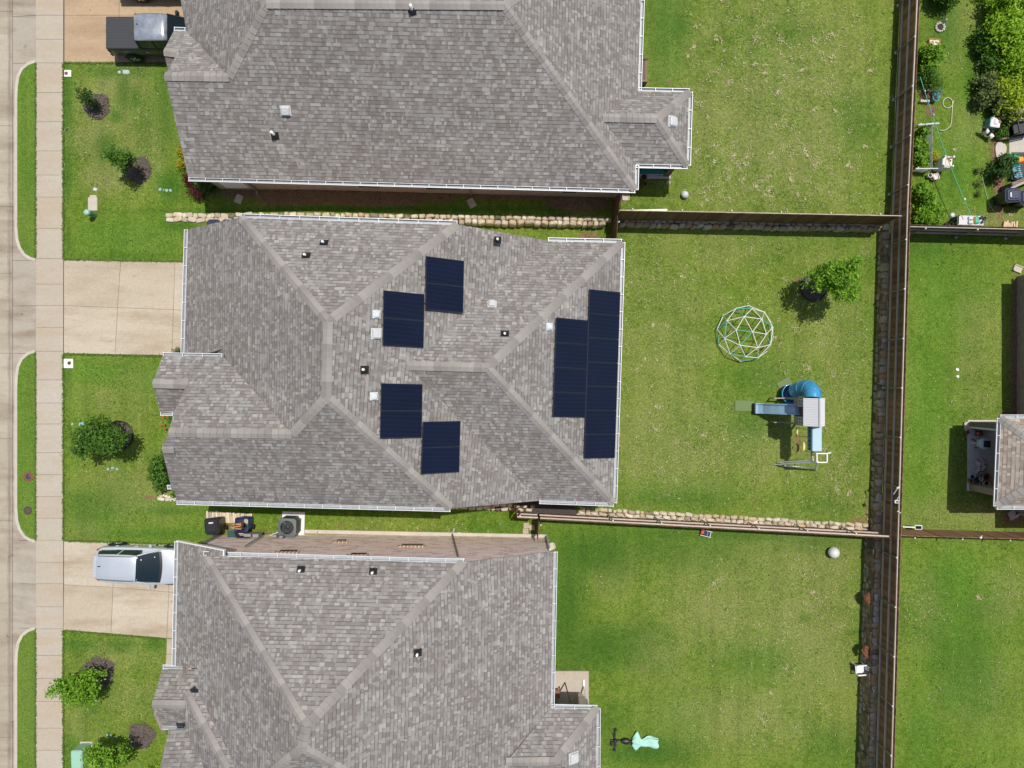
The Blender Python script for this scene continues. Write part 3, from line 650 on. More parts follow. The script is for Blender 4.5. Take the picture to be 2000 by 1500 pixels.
# ================================================================ HOUSES
class House:
    def __init__(s, name, label, base):
        s.t = thing(name, label, 'house', base); s.faces = []; s.roof = MB(); s.caps = []; s.g = []
    def plane(s, *pts):
        """one roof plane; a point is (px, py, z) on the photo or a world Vector"""
        v = [p if isinstance(p, Vector) else P(*p) for p in pts]
        if newell(v).z < 0: v = v[::-1]
        s.faces.append(v); s.roof.add(v, [tuple(range(len(v)))])
        return v
    def hit(s, px, py):
        """highest roof point seen at a photo pixel"""
        best = None
        d = Vector(((px - 1000) / F, (750 - py) / F, -1.0)); o = Vector((0, 0, H))
        for v in s.faces:
            n = newell(v); t = (v[0] - o).dot(n) / d.dot(n); q = o + d * t
            c = 0; k = len(v)
            for i in range(k):
                a, b = v[i], v[(i + 1) % k]
                if (a.y > q.y) != (b.y > q.y) and q.x < (b.x - a.x) * (q.y - a.y) / (b.y - a.y) + a.x: c ^= 1
            if c and (best is None or q.z > best[0].z): best = (q, n)
        if best is None:
            v = s.faces[0]; best = (P(px, py, v[0].z), newell(v))
        return best
    def cap(s, a, b, w=.185, drop=.09):
        a = a if isinstance(a, Vector) else P(*a); b = b if isinstance(b, Vector) else P(*b)
        if a.z > b.z + .01: a, b = b, a           # lay from low to high
        d = b - a; L = d.length; d.normalize()
        sd = d.cross(Vector((0, 0, 1))).normalized(); n = max(2, int(L / .26)); up = sd.cross(d)
        if up.z < 0: up = -up
        mb = MB(); s.caps.append(mb)
        for i in range(n):
            p = a + d * (L * i / n); q = a + d * (L * (i + 1.12) / n)
            l0, l1 = .045, .018
            for k in (1, -1):
                v = [p + up * l0, p + up * (l0 - drop) + sd * w * k, q + up * (l1 - drop) + sd * w * k, q + up * l1]
                e = [p + up * (l0 - .02), p + up * (l0 - drop - .02) + sd * w * k]
                r = ((i * 37 + int(a.x * 11)) % 17) / 17
                mb.face(v, rnd=r); mb.face([v[0], v[1], e[1], e[0]], rnd=0, up=None)
    def gutter(s, a, b, out, hang=.75, flip=False):
        """open K-style trough below an eave; out = outward direction"""
        a = a if isinstance(a, Vector) else P(*a); b = b if isinstance(b, Vector) else P(*b)
        o = Vector((out[0], out[1], 0)).normalized(); d = (b - a); L = d.length; d.normalize()
        prof = [(-.015, .03), (-.015, -.10), (.075, -.10), (.115, -.03), (.115, .02), (.140, .02), (.140, -.02), (.085, -.115), (-.03, -.115), (-.03, .03)]
        mb = MB(); k = len(prof); vs = []
        for e in (a, b):
            for x, z in prof: vs.append(e + o * x + Vector((0, 0, z)))
        mb.add(vs, [(i, (i + 1) % k, k + (i + 1) % k, k + i) for i in range(k)])
        for e, sg in ((a, 1), (b, -1)): mb.add([e + o * x + Vector((0, 0, z)) for x, z in ((-.03, .03), (-.03, -.115), (.085, -.115), (.14, -.02), (.14, .02))], [(0, 1, 2, 3, 4)])
        tr = MB(); vs = [e + o * x + Vector((0, 0, z)) for e in (a + d * .02, b - d * .02) for x, z in ((-.013, .004), (-.013, -.097), (.075, -.097), (.112, -.03), (.112, -.002))]
        tr.add(vs, [(i, i + 1, 6 + i, 5 + i) for i in range(4)])
        n = max(1, int(L / hang))
        for i in range(n + 1):
            p = a + d * min(max(L * i / n, .03), L - .03)
            mb.beam(p + o * -.02 + Vector((0, 0, .018)), p + o * .13 + Vector((0, 0, .018)), .024, .012)
        g_ = mb.build('gutter', 'gutter_white', s.t); tr.build('trough', 'trough_grey', g_)
    def walls(s, segs, mat, zg):
        mb = MB()
        for a, b, za, zb in segs:
            mb.add([(a[0], a[1], zg), (b[0], b[1], zg), (b[0], b[1], zb), (a[0], a[1], za)], [(0, 1, 2, 3)])
        return mb.build('wall', mat, s.t, uv=True)
    def loop(s, pts, mat, zg, inset=.35, lift=.12):
        """walls under the roof outline: pts in order with their eave heights, pulled in by the overhang"""
        v = [p if isinstance(p, Vector) else P(*p) for p in pts]; k = len(v)
        a = sum(v[i].x * v[(i + 1) % k].y - v[(i + 1) % k].x * v[i].y for i in range(k))
        if a < 0: v = v[::-1]
        q = []
        for i in range(k):
            e1 = (v[i] - v[i - 1]); e2 = (v[(i + 1) % k] - v[i]); e1.z = e2.z = 0
            n1 = Vector((-e1.y, e1.x, 0)).normalized(); n2 = Vector((-e2.y, e2.x, 0)).normalized()
            m = n1 + n2
            m = m * (inset / max(.35, m.length_squared / 2)) if m.length > .1 else n1 * inset
            w = v[i] + m; q.append((w.x, w.y, v[i].z + lift - .1))
        return s.walls([(q[i], q[(i + 1) % k], q[i][2], q[(i + 1) % k][2]) for i in range(k)], mat, zg), q
    def finish(s, mat='shingle'):
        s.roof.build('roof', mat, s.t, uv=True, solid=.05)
        for m in s.caps: m.build('ridge_cap', 'ridge_shingle', s.t)
    def vent_pipe(s, px, py, h=.32, r=.05):
        p, n = s.hit(px, py)
        f = MB(); f.lathe([(r * 2.6, .0), (r * 1.9, .10), (r * 1.25, .17)], p, 12)
        m = Vector((0, 0, 1)).rotation_difference(n).to_matrix()
        f.box(p + n * .012, (.34, .30, .018), mat=m)
        o = f.build('vent_pipe', 'black_plastic', s.t)
        c = MB(); c.lathe([(r, .12), (r, h), (r * .55, h), (r * .55, h - .08)], p, 12)
        c.build('pipe_end', 'pvc_white', o)
    def box_vent(s, px, py, sz=.34, mat='vent_grey', name='box_vent', rz=0., h=.14):
        p, n = s.hit(px, py)
        m = Vector((0, 0, 1)).rotation_difference(n).to_matrix() @ Matrix.Rotation(rz, 3, 'Z')
        f = MB(); f.box(p + n * .015, (sz * 1.25, sz * 1.2, .02), mat=m)
        k = MB(); k.bbox((0, 0, 0), (sz, sz * 1.05, h), b=.05); k.lathe([(.05, h / 2), (.03, h / 2 + .012)], (0, 0, 0), 10)
        o = f.build('flashing_plate' if name == 'x' else name, mat, s.t)
        c = MB(); c.add([m @ Vector(v) + p + n * (h / 2 + .02) for v in k.v], k.f); c.build('cover', mat, o)
    def downspout(s, pts, mat='downspout', w=.075):
        mb = MB()
        for a, b in zip(pts, pts[1:]): mb.beam(a, b, w, w * .8)
        mb.build('downspout', mat, s.t)

M('trough_grey', (.36, .39, .42), .5, nz=(4, .25)); M('junction_grey', (.62, .66, .68), .45)
# ---------------- middle house
h = House('house', 'middle house under a grey shingle roof carrying the dark solar panels', P(760, 720, 0))
A1, A2 = (640, 628, 8.7), (637, 775, 8.7)
NW, NE = (470, 424, 5.75), (894, 438, 5.75)
W1, W2 = (366, 448, 3.35), (359, 697, 3.3)
V1, V2 = (436, 697, 5.0), (570, 848, 7.65)
N1, N2, S1, S2 = (1070, 470, 3.0), (1215, 473, 3.0), (1053, 978, 3.0), (1199, 983, 3.0)
SE, SW = (880, 993, 5.4), (345, 979, 5.4)
B0, B1 = (795, 714, 7.0), (952, 718, 7.0)
h.plane(A1, NW, NE)
h.plane(A1, NW, W1, W2, V1, V2, A2)
h.plane(A1, NE, N1, B0, S1, SE, A2)
h.plane(B0, N1, N2, B1); h.plane(B1, N2, S2); h.plane(B0, B1, S2, S1)
h.plane(V2, (436, 696, 5.32), (318, 694, 5.32), (298, 749, 6.2), (365, 751, 6.22), (339, 807, 7.12), (329, 845, 7.65))
h.plane((298, 749, 6.2), (313, 806, 5.3), (385, 806, 5.3), (380, 751, 6.2))
h.plane(V2, (329, 845, 7.65), (316, 876, 7.2), (333, 946, 6.0), (334, 956, 5.85), (341, 958, 5.82), SW, SE, A2)
bx = MB()
h.cap(A1, NW); h.cap(A1, NE); h.cap(A1, A2); h.cap(A2, V2); h.cap(V2, (330, 845, 7.65)); h.cap(A2, SE)
h.cap(B0, B1); h.cap(B1, N2); h.cap(B1, S2); h.cap((298, 749, 6.22), (366, 751, 6.24)); h.cap((317, 876, 7.24), (338, 876, 7.24))
h.gutter(NW, NE, (0, 1)); h.gutter(W1, W2, (-1, 0)); h.gutter(N1, N2, (0, 1)); h.gutter(N2, S2, (1, 0)); h.gutter(S1, S2, (0, -1))
h.gutter(SW, SE, (0, -1)); h.gutter((318, 695, 5.32), (435, 697, 5.32), (0, 1)); h.gutter((313, 805, 5.3), (339, 805.5, 5.3), (0, -1)); h.gutter((333, 947, 5.9), (334, 956, 5.85), (-1, 0))
h.loop([NW, NE, N1, N2, S2, S1, SE, SW, (339, 958, 5.5), (331, 876, 6.4), (339, 807, 6.0), (318, 806, 5.2), (304, 749, 5.95), (322, 694, 5.2), (436, 697, 5.0), W2, W1], 'brick_rose', -.5)
for a in ((633, 474), (598, 499), (972, 469), (712, 722), (986, 652)): h.vent_pipe(*a)
h.box_vent(961, 594, .30); h.box_vent(735, 652, .36)
for a in ((735, 614), (730, 774), (1073, 638)): h.box_vent(*a, sz=.26, mat='junction_grey', name='junction_box', h=.10)
h.finish(); H2 = h

# ---------------- upper house
h = House('house', 'upper house with the largest grey hip roof and a small teal covered back porch', P(800, 200, .5))
R1, R2 = (520, 6, 7.1), (985, 9, 7.1)
SWc, SEc = (368, 348, 3.1), (1241, 371, 3.1)
NEw, NWw = Vector((5.75, 20.6, 3.1)), Vector((-13.6, 20.6, 3.1))
GP, GH = (322, 148, 5.45), (447, 150, 5.45)
h.plane(GP, GH, R1, R2, SEc, SWc)
h.plane(R2, SEc, (1252, 6, 3.1), NEw)
h.plane(R1, R2, NEw, NWw)
h.plane(R1, GH, (364, 60, 3.5), (352, -4, 3.45), NWw)
h.plane(GP, GH, (364, 60, 3.5), (340, 59, 3.5), (319, 100, 4.5), (346, 103, 4.55), (327, 139, 5.2))
h.plane((319, 100, 4.56), (340, 183, 3.5), (364, 183, 3.5), (352, 101, 4.56))
P0, P1 = (1177, 229, 4.25), (1283, 231, 4.25)
h.plane(P0, (1247, 177, 3.1), (1347, 179, 3.1), P1); h.plane(P1, (1347, 179, 3.1), (1343, 324, 3.1)); h.plane(P0, P1, (1343, 324, 3.1), (1242, 322, 3.1))
h.cap(R1, R2); h.cap(R1, GH); h.cap(GH, GP); h.cap(R2, SEc); h.cap(P0, P1); h.cap(P1, (1347, 179, 3.1)); h.cap(P1, (1343, 324, 3.1)); h.cap((320, 100, 4.55), (347, 103, 4.55)); h.cap(P(*R2), NEw); h.cap(P(*R1), NWw)
h.gutter(SWc, SEc, (0, -1)); h.gutter((1253, 0, 3.1), (1247, 177, 3.1), (1, 0)); h.gutter((1247, 177, 3.1), (1347, 179, 3.1), (0, 1)); h.gutter((1347, 179, 3.1), (1343, 324, 3.1), (1, 0)); h.gutter((1343, 324, 3.1), (1242, 322, 3.1), (0, -1)); h.gutter((1242, 322, 3.1), SEc, (1, 0)); h.gutter((340, 59, 3.5), (363, 60, 3.5), (0, 1)); h.gutter(P(1253, 0, 3.1), NEw, (1, 0))
w1, q1 = h.loop([SWc, SEc, (1247, 177, 3.1), NEw, NWw, (352, -4, 3.4), (362, 60, 3.4), (343, 60, 3.4), (326, 100, 4.2), (335, 148, 4.6)], 'brick_brown', .2, inset=.30)
for a in ((805, 22), (537, 265)): h.vent_pipe(*a, h=.5, r=.06)
h.box_vent(558, 216, .36); h.box_vent(1313, 238, .42)
ywall = lambda x: P(*SWc).y + .30 + (x - P(*SWc).x) / (P(*SEc).x - P(*SWc).x) * (P(*SEc).y - P(*SWc).y)
h.downspout([Vector((-12.35, ywall(-12.35) - .06, 2.9)), Vector((-12.35, ywall(-12.35) - .06, .5)), Vector((-12.3, ywall(-12.3) - .35, .42))])
h.downspout([Vector((-1.98, ywall(-1.98) - .06, 2.9)), Vector((-1.98, ywall(-1.98) - .06, .5)), Vector((-1.95, ywall(-1.95) - .35, .42))])
def window_on(h, x0, x1, z0, z1, yf, sgn, headmat='brick_header'):
    """a window set in a wall that runs along x; sgn = outward y"""
    y = yf((x0 + x1) / 2); fr = MB()
    for a, b, c, d in ((x0, x1, z0, z0 + .06), (x0, x1, z1 - .06, z1), (x0, x0 + .06, z0 + .06, z1 - .06), (x1 - .06, x1, z0 + .06, z1 - .06)): fr.box(((a + b) / 2, y - sgn * .015, (c + d) / 2), (b - a, .05, d - c))
    o = fr.build('window', 'trim_white', h.t)
    g = MB(); g.box(((x0 + x1) / 2, y + sgn * .005, (z0 + z1) / 2), (x1 - x0 - .1, .03, z1 - z0 - .1)); g.build('pane', 'window_dark', o)
    b = MB(); n = int((x1 - x0 + .2) / .085)
    for i in range(n): b.box((x0 - .1 + (i + .5) * (x1 - x0 + .2) / n, y + sgn * (.004 if i % 2 else .016), z1 + .16), (.060, .04, .26), rnd=(i % 2))
    b.build('header', headmat, o)
M('window_dark', (.02, .022, .025), .35, spec=.25)
M('brick_header', (.58, .40, .30), .9, nz=(15, .3), rnd=.35)
M('brick_header_dark', (.13, .085, .065), .9, nz=(15, .3), rnd=.35)
for a, b in ((-7.3, -6.2), (-4.1, -2.4), (2.3, 3.1)): window_on(h, a, b, 1.2, 2.3, ywall, -1, 'brick_header_dark')
pn = MB(); pn.box((-13.2, ywall(-13.2) - .02, 1.7), (1.1, .05, 2.2)); pn.build('trim_panel', 'trim_white', h.t)
# porch column, slab and posts at the back
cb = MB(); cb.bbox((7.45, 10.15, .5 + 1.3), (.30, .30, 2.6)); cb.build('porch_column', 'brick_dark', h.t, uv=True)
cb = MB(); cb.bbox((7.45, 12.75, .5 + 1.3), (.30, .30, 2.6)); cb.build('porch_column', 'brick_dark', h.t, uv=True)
sl = MB(); sl.bbox((6.6, 11.45, .50), (2.1, 3.1, .12)); sl.build('porch_slab', 'patio_slab', h.t)
h.finish(); H1 = h

# ---------------- lower house
h = House('house', 'lower house with a rosy brick side wall, the silver car at its garage', P(760, 1300, -.3))
A1, A2 = (597, 1420, 8.8), (590, 1461, 8.8)
HN, NEc = (400, 1087, 5.0), (905, 1098, 5.0)
SWw, SEw = Vector((-12.6, -19.4, 5.0)), Vector((1.9, -19.6, 2.8))
EN, ES = (1083, 1077, 2.8), (1077, 1381, 2.8)
h.plane(A1, HN, NEc)
h.plane(A1, NEc, EN, ES, SEw, P(*A2) + Vector((4.2, -4.2, -2.94)), A2)
h.plane(A1, HN, (437, 1085, 5.45), (437, 1075, 5.4), (347, 1057, 3.93), (342, 1301, 3.93), (387, 1306, 4.82), (387, 1352, 4.82), (460, 1500, 6.33), P(*A2) + Vector((-4.0, -4.0, -2.8)), A2)
h.plane(A2, P(*A2) + Vector((4.2, -4.2, -2.94)), SEw, SWw, P(*A2) + Vector((-4.0, -4.0, -2.8)))
P0, P1 = (988, 1489, 4.1), (1085, 1488, 4.1)
h.plane(P0, (1077, 1382, 2.8), (1167, 1383, 2.8), P1); pe = Vector((3.84, -18.1, 2.8))
h.plane(P1, (1167, 1383, 2.8), pe); h.plane(P0, P1, pe, Vector((1.9, -18.1, 2.8)))
WH, WE = (362, 1353, 4.8), (442, 1502, 6.4)
h.plane(WH, (391, 1353, 4.8), (462, 1502, 6.4), WE)
h.plane(WH, WE, Vector((-11.2, -17.4, 6.4)), (398, 1500, 5.45), (362, 1424, 4.82))
h.plane((330, 1422, 4.6), (364, 1423, 4.6), (402, 1505, 5.6), (312, 1502, 5.5), )
h.plane((297, 1376, 4.3), (318, 1304, 3.4), (392, 1307, 3.4), (392, 1378, 4.3)); h.plane((297, 1376, 4.3), (392, 1378, 4.3), (380, 1420, 3.4), (313, 1419, 3.4))
h.cap(A1, HN); h.cap(A1, NEc); h.cap(A1, A2); h.cap(P(*A2), P(*A2) + Vector((4.2, -4.2, -2.94))); h.cap(P(*A2), P(*A2) + Vector((-4, -4, -2.8))); h.cap(P0, P1); h.cap(P1, (1167, 1383, 2.8)); h.cap(WH, WE); h.cap((297, 1376, 4.34), (361, 1377, 4.34))
h.gutter((397, 1083, 5.0), (907, 1098, 5.0), (0, 1)); h.gutter((347, 1057, 3.93), (342, 1301, 3.93), (-1, 0)); h.gutter(EN, ES, (1, 0)); h.gutter(ES, (1167, 1383, 2.8), (0, 1)); h.gutter(P(1167, 1383, 2.8), pe, (1, 0)); h.gutter((318, 1304, 3.4), (374, 1305, 3.4), (0, 1)); h.gutter((313, 1418, 3.4), (358, 1419, 3.4), (0, -1))
yw3 = lambda x: -7.44 - .02 * (x + 6)
xl, xr = P(437, 1075, 5.4).x, 1.75
segs = [((-14.35, -7.42, 0), (xl, -7.42, 0), 4.0, 5.3), ((xl, -7.42, 0), (-2.0, yw3(-2), 0), 4.98, 4.98), ((-2.0, yw3(-2), 0), (xr, yw3(xr), 0), 4.98, 2.75), ((xr, yw3(xr), 0), (xr, -14.8, 0), 2.75, 2.75), ((xr, -14.8, 0), (xr, -19, 0), 2.75, 2.75), ((xr, -19, 0), (-12.4, -19, 0), 2.75, 4.9), ((-12.4, -19, 0), (-12.6, -13.5, 0), 4.9, 4.9), ((-14.35, -12.7, 0), (-12.6, -12.7, 0), 3.2, 3.2), ((-14.35, -7.42, 0), (-14.35, -12.7, 0), 3.95, 3.95), ((-12.75, -12.7, 0), (-12.75, -15.6, 0), 4.8, 4.8), ((-13.6, -13.4, 0), (-13.6, -19, 0), 4.7, 4.7), ((-14.6, -15.6, 0), (-13.6, -15.6, 0), 4.5, 4.5), ((-15.5, -12.95, 0), (-15.5, -14.3, 0), 3.4, 4.2), ((-15.5, -14.3, 0), (-15.5, -15.5, 0), 4.2, 3.4)]
h.walls([(b, a, zb, za) if i < 3 else (a, b, za, zb) for i, (a, b, za, zb) in enumerate(segs)], 'brick_rose', -.6)
ft = MB()
for a, b in ((-12.2, -2.0), (-2.0, 1.75)): ft.beam((a, yw3(a) + .06, -.42), (b, yw3(b) + .06, -.42), .18, .12)
ft.build('footing', 'curb_concrete', h.t)
fr = MB(); fr.beam((xl - .02, -7.3, 4.75), (-2.0, yw3(-2) + .12, 4.75), .03, .2); fr.build('frieze_board', 'trim_white', h.t)
fr = MB(); fr.beam(P(347, 1056, 3.95), P(438, 1074, 5.42), .05, .16); fr.beam(P(438, 1073, 5.42), P(438, 1085, 5.42), .05, .16); fr.build('barge_board', 'trim_white', h.t)
def zwall(py, y): return H - abs(y) * F / (py - 750)
for px0, px1, zh in ((655, 677, 1.35), (543, 581, 3.7), (682, 717, 4.0), (782, 828, 2.0)):
    d = (H - zh) / F; window_on(h, (px0 - 1000) * d, (px1 - 1000) * d, zh - .34, zh, yw3, 1)
h.downspout([Vector((-2.25, yw3(-2) + .07, 4.8)), Vector((-2.95, yw3(-3) + .07, -.35)), Vector((-2.85, yw3(-3) + .35, -.42))])
h.downspout([Vector((1.72, yw3(1.7) + .10, 2.7)), Vector((1.72, yw3(1.7) + .10, -.35))], 'gutter_white')
mbx = MB()
for x, z, w, hh, dd in ((-12.62, .75, .34, .4, .16), (-12.2, .8, .30, .5, .18), (-11.35, .75, .22, .3, .12), (-11.0, .9, .18, .24, .1)): mbx.bbox((x, yw3(x) + dd / 2 + .01, z), (w, dd, hh))
mbx.beam((-11.95, yw3(-12) + .06, 1.0), (-11.95, yw3(-12) + .06, 3.2), .05); mbx.beam((-11.6, yw3(-12) + .06, .8), (-11.0, yw3(-12) + .3, .5), .04)
mbx.build('meter_box', 'galvanised', h.t)
st = MB(); st.beam((-14.3, -7.36, 3.6), (-14.25, -7.36, .0), .08, .14); st.build('corner_trim', 'downspout', h.t)
for a in ((588, 1112), (729, 1116), (816, 1275)): h.vent_pipe(*a)
h.box_vent(1120, 1480, .42)
# back porch: slab, dark post, brick column
sl = MB(); sl.bbox((2.75, -15.9, -.42), (2.1, 3.4, .16)); sl.build('porch_slab', 'walk_concrete', h.t)
sl = MB(); sl.bbox((3.42, -16.1, 1.0), (.34, 1.6, 2.9)); sl.build('porch_column', 'brick_rose', h.t, uv=True)
sl = MB(); sl.beam((2.62, -14.75, -.3), (2.72, -14.75, 2.6), .05); sl.build('porch_post', 'dark_metal', h.t)
h.downspout([Vector((3.62, -15.5, 2.7)), Vector((3.55, -14.9, -.2)), Vector((3.55, -14.6, -.3))], 'gutter_white')
h.finish(); H3 = h

# ---------------- right-hand neighbour
h = House('house', 'brown brick house at the right edge with tan hip roof over a patio', Vector((27, -1, .47)))
NWc, SWc = (1953, 816, 3.2), (1946, 989, 3.2)
nw, sw = P(*NWc), P(*SWc); rg = Vector((nw.x + 2.0, (nw.y + sw.y) / 2, 4.6)); re = Vector((31, rg.y, 4.6))
h.plane(rg, nw, sw); h.plane(nw, rg, re, Vector((31, nw.y, 3.2))); h.plane(sw, rg, re, Vector((31, sw.y, 3.2)))
h.cap(rg, nw); h.cap(rg, sw); h.cap(rg, re)
h.gutter(nw, sw, (-1, 0)); h.gutter(nw, Vector((31, nw.y, 3.2)), (0, 1)); h.gutter(sw, Vector((31, sw.y, 3.2)), (0, -1))
h.plane(Vector((24.15, 5.5, 3.3)), Vector((24.15, -1.6, 3.3)), Vector((30, -1.6, 7.2)), Vector((30, -.2, 7.2)))
h.plane(Vector((24.15, 5.5, 3.3)), Vector((30, -.2, 7.2)), Vector((36, 5.5, 3.3)))
h.plane(Vector((23.8, -5.55, 3.1)), Vector((23.8, -6.35, 3.1)), Vector((36, -6.35, 3.1)), Vector((36, -5.55, 3.3)))
for a, b in (((24.4, 5.2), (24.4, -1.55)), ((24.4, 5.2), (36, 5.2)), ((24.2, -6.1), (36, -6.1)), ((24.2, -5.5), (24.2, -6.1)), ((25.9, -1.6), (25.9, -5.4))):
    h.walls([((a[0], a[1], 0), (b[0], b[1], 0), 3.25, 3.25)], 'brick_brown', .3)
lg = MB(); lg.beam((24.33, 5.25, 1.25), (24.33, -1.5, 1.25), .10, .10); lg.build('brick_ledge', 'brick_header', h.t)
sl = MB(); sl.bbox((24.0, -3.45, .47), (4.0, 3.42, .10)); sl.build('patio_slab', 'patio_slab', h.t)
px_ = lambda px, py, z: P(px, py, z)
c1 = P(1893, 845, .5); 
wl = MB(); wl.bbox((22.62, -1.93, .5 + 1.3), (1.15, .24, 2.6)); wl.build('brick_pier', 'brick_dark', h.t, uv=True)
wl = MB(); wl.bbox((22.09, -2.09, .5 + 1.3), (.10, .09, 2.6)); wl.build('beam_trim', 'trim_white', h.t)
wl = MB(); wl.bbox((22.62, -4.97, .5 + 1.3), (1.15, .30, 2.6)); wl.build('brick_pier', 'brick_brown', h.t, uv=True)
wl = MB(); wl.bbox((22.0, -4.97, .5 + .03), (.06, .36, .10)); wl.build('corner_trim', 'trim_white', h.t)
h.downspout([Vector((24.55, -6.2, 3.0)), Vector((24.45, -6.25, .6)), Vector((24.3, -6.4, .55))], 'vent_grey')
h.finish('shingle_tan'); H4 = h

# ---------------- north-east neighbour: only the brick edge of a back patio shows
h = House('house', 'brick patio edge of a neighbour house in the upper right corner', Vector((26, 12.5, .47)))
h.walls([((25.9, 16.0, 0), (25.9, 9.5, 0), 3, 3)], 'brick_brown', .3)
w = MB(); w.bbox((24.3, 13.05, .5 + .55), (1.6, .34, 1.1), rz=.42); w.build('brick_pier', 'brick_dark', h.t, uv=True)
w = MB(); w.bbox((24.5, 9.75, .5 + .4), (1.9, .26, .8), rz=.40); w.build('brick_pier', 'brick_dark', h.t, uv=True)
w = MB(); w.beam((23.5, 9.22, 1.35), (25.4, 10.05, 1.35), .10, .10); w.build('beam_trim', 'walk_concrete', h.t)
w = MB(); w.bbox((25.0, 11.5, .46), (2.0, 2.7, .10)); w.build('patio_slab', 'patio_slab', h.t)
h.plane(Vector((25.4, 16.5, 3.4)), Vector((25.4, 9.0, 3.4)), Vector((31, 9.0, 6.5)), Vector((31, 16.5, 6.5)))
h.finish()

# ================================================================ SOLAR PANELS
def quad_panels(tl, tr, br, bl, n, labels, along='v'):
    """n panels filling a photo quad on the middle roof, stacked down the photo"""
    c = [H2.hit(*q)[0] for q in (tl, tr, br, bl)]
    nrm = H2.hit((tl[0] + br[0]) / 2, (tl[1] + br[1]) / 2)[1]
    # flatten to the roof plane below
    o = c[0]; c = [q - nrm * (q - H2.hit((tl[0] + br[0]) / 2, (tl[1] + br[1]) / 2)[0]).dot(nrm) + nrm * .13 for q in c]
    for i in range(n):
        a, b = i / n, (i + 1) / n
        q = [c[0].lerp(c[3], a), c[1].lerp(c[2], a), c[1].lerp(c[2], b), c[0].lerp(c[3], b)]
        m = sum(q, Vector()) / 4
        q = [m + (v - m) * (1 - .012 / max(.2, (v - m).length)) for v in q]
        fr = MB(); w = [m + (v - m) * .972 for v in q]
        lo = [v - nrm * .035 for v in q]
        for k in range(4):
            j = (k + 1) % 4
            fr.add([q[k], q[j], w[j], w[k]], [(0, 1, 2, 3)]); fr.add([lo[k], lo[j], q[j], q[k]], [(0, 1, 2, 3)])
        fr.add(lo, [(3, 2, 1, 0)])
        for s in (.25, .75):
            p = q[0].lerp(q[3], s) - nrm * .07; e = q[1].lerp(q[2], s) - nrm * .07
            fr.beam(p, e, .04, .05)
        t = fr.build('solar_panel', 'panel_frame', H2.t)
        g = MB(); g.add([v - nrm * .004 for v in w], [(0, 1, 2, 3)]); g.build('glass', 'solar_cells', t, uv=True)
quad_panels((828.5, 500.5), (904, 510), (902, 611.5), (828, 605), 2, ['dark solar panel, upper one of the pair nearest the north hip ridge', 'dark solar panel, lower one of the pair nearest the north hip ridge'])
quad_panels((746, 567), (827, 575), (825, 679.5), (744.5, 674.5), 2, ['dark solar panel right of the white junction box, upper of the left northern pair', 'dark solar panel right of the square roof vent, lower of the left northern pair'])
quad_panels((741.5, 748), (823, 750), (821.5, 853.5), (739, 855.5), 2, ['dark solar panel below the ridge centre, upper of the left southern pair', 'dark solar panel, lower of the left southern pair by the south hip ridge'])
quad_panels((823, 823), (897, 821.5), (894.5, 921), (819, 925), 2, ['dark solar panel, upper of the pair nearest the south eave', 'dark solar panel, lower of the pair nearest the south eave'])
o4 = ['topmost', 'second', 'third', 'bottom']; o7 = ['topmost', 'second', 'third', 'middle', 'fifth', 'sixth', 'bottom']
quad_panels((1082.5, 620), (1146, 626), (1140, 815), (1076, 814), 4, ['dark solar panel, %s of the inner four on the rear slope' % k for k in o4])
quad_panels((1147.5, 565), (1208, 571), (1197.5, 894), (1137, 895), 7, ['dark solar panel, %s of the seven along the rear gutter' % k for k in o7])
# ================================================================ FENCES
def mat_wood(name, c, c2):
    m, nt, b = nt_new(name); n = N(nt)
    p = n.pos(); mp = nt.nodes.new('ShaderNodeMapping'); nt.links.new(p, mp.inputs[0]); mp.inputs['Scale'].default_value = (9, 9, .7)
    col = n.mix(n.noise(2.5, mp.outputs[0], 5, .7), c, c2)
    g = n.math('MULTIPLY_ADD', n.attr('rnd'), .75, .62)
    cm = nt.nodes.new('ShaderNodeCombineColor')
    for i in range(3): nt.links.new(g, cm.inputs[i])
    n.link(n.mix(1, col, cm.outputs[0], 'MULTIPLY'), b.inputs['Base Color'])
    b.inputs['Roughness'].default_value = .8
    n.bump(n.noise(6, mp.outputs[0], 3), .4, .01, b)
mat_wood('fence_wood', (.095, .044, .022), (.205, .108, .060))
mat_wood('fence_wood_lightened', (.150, .068, .034), (.31, .165, .092))  # same wood as the other fences, colour lightened to offset its shaded side
mat_wood('fence_wood_sunny', (.24, .115, .06), (.36, .20, .115))  # sunlit copy of the fence wood, sun brightness put into its colour
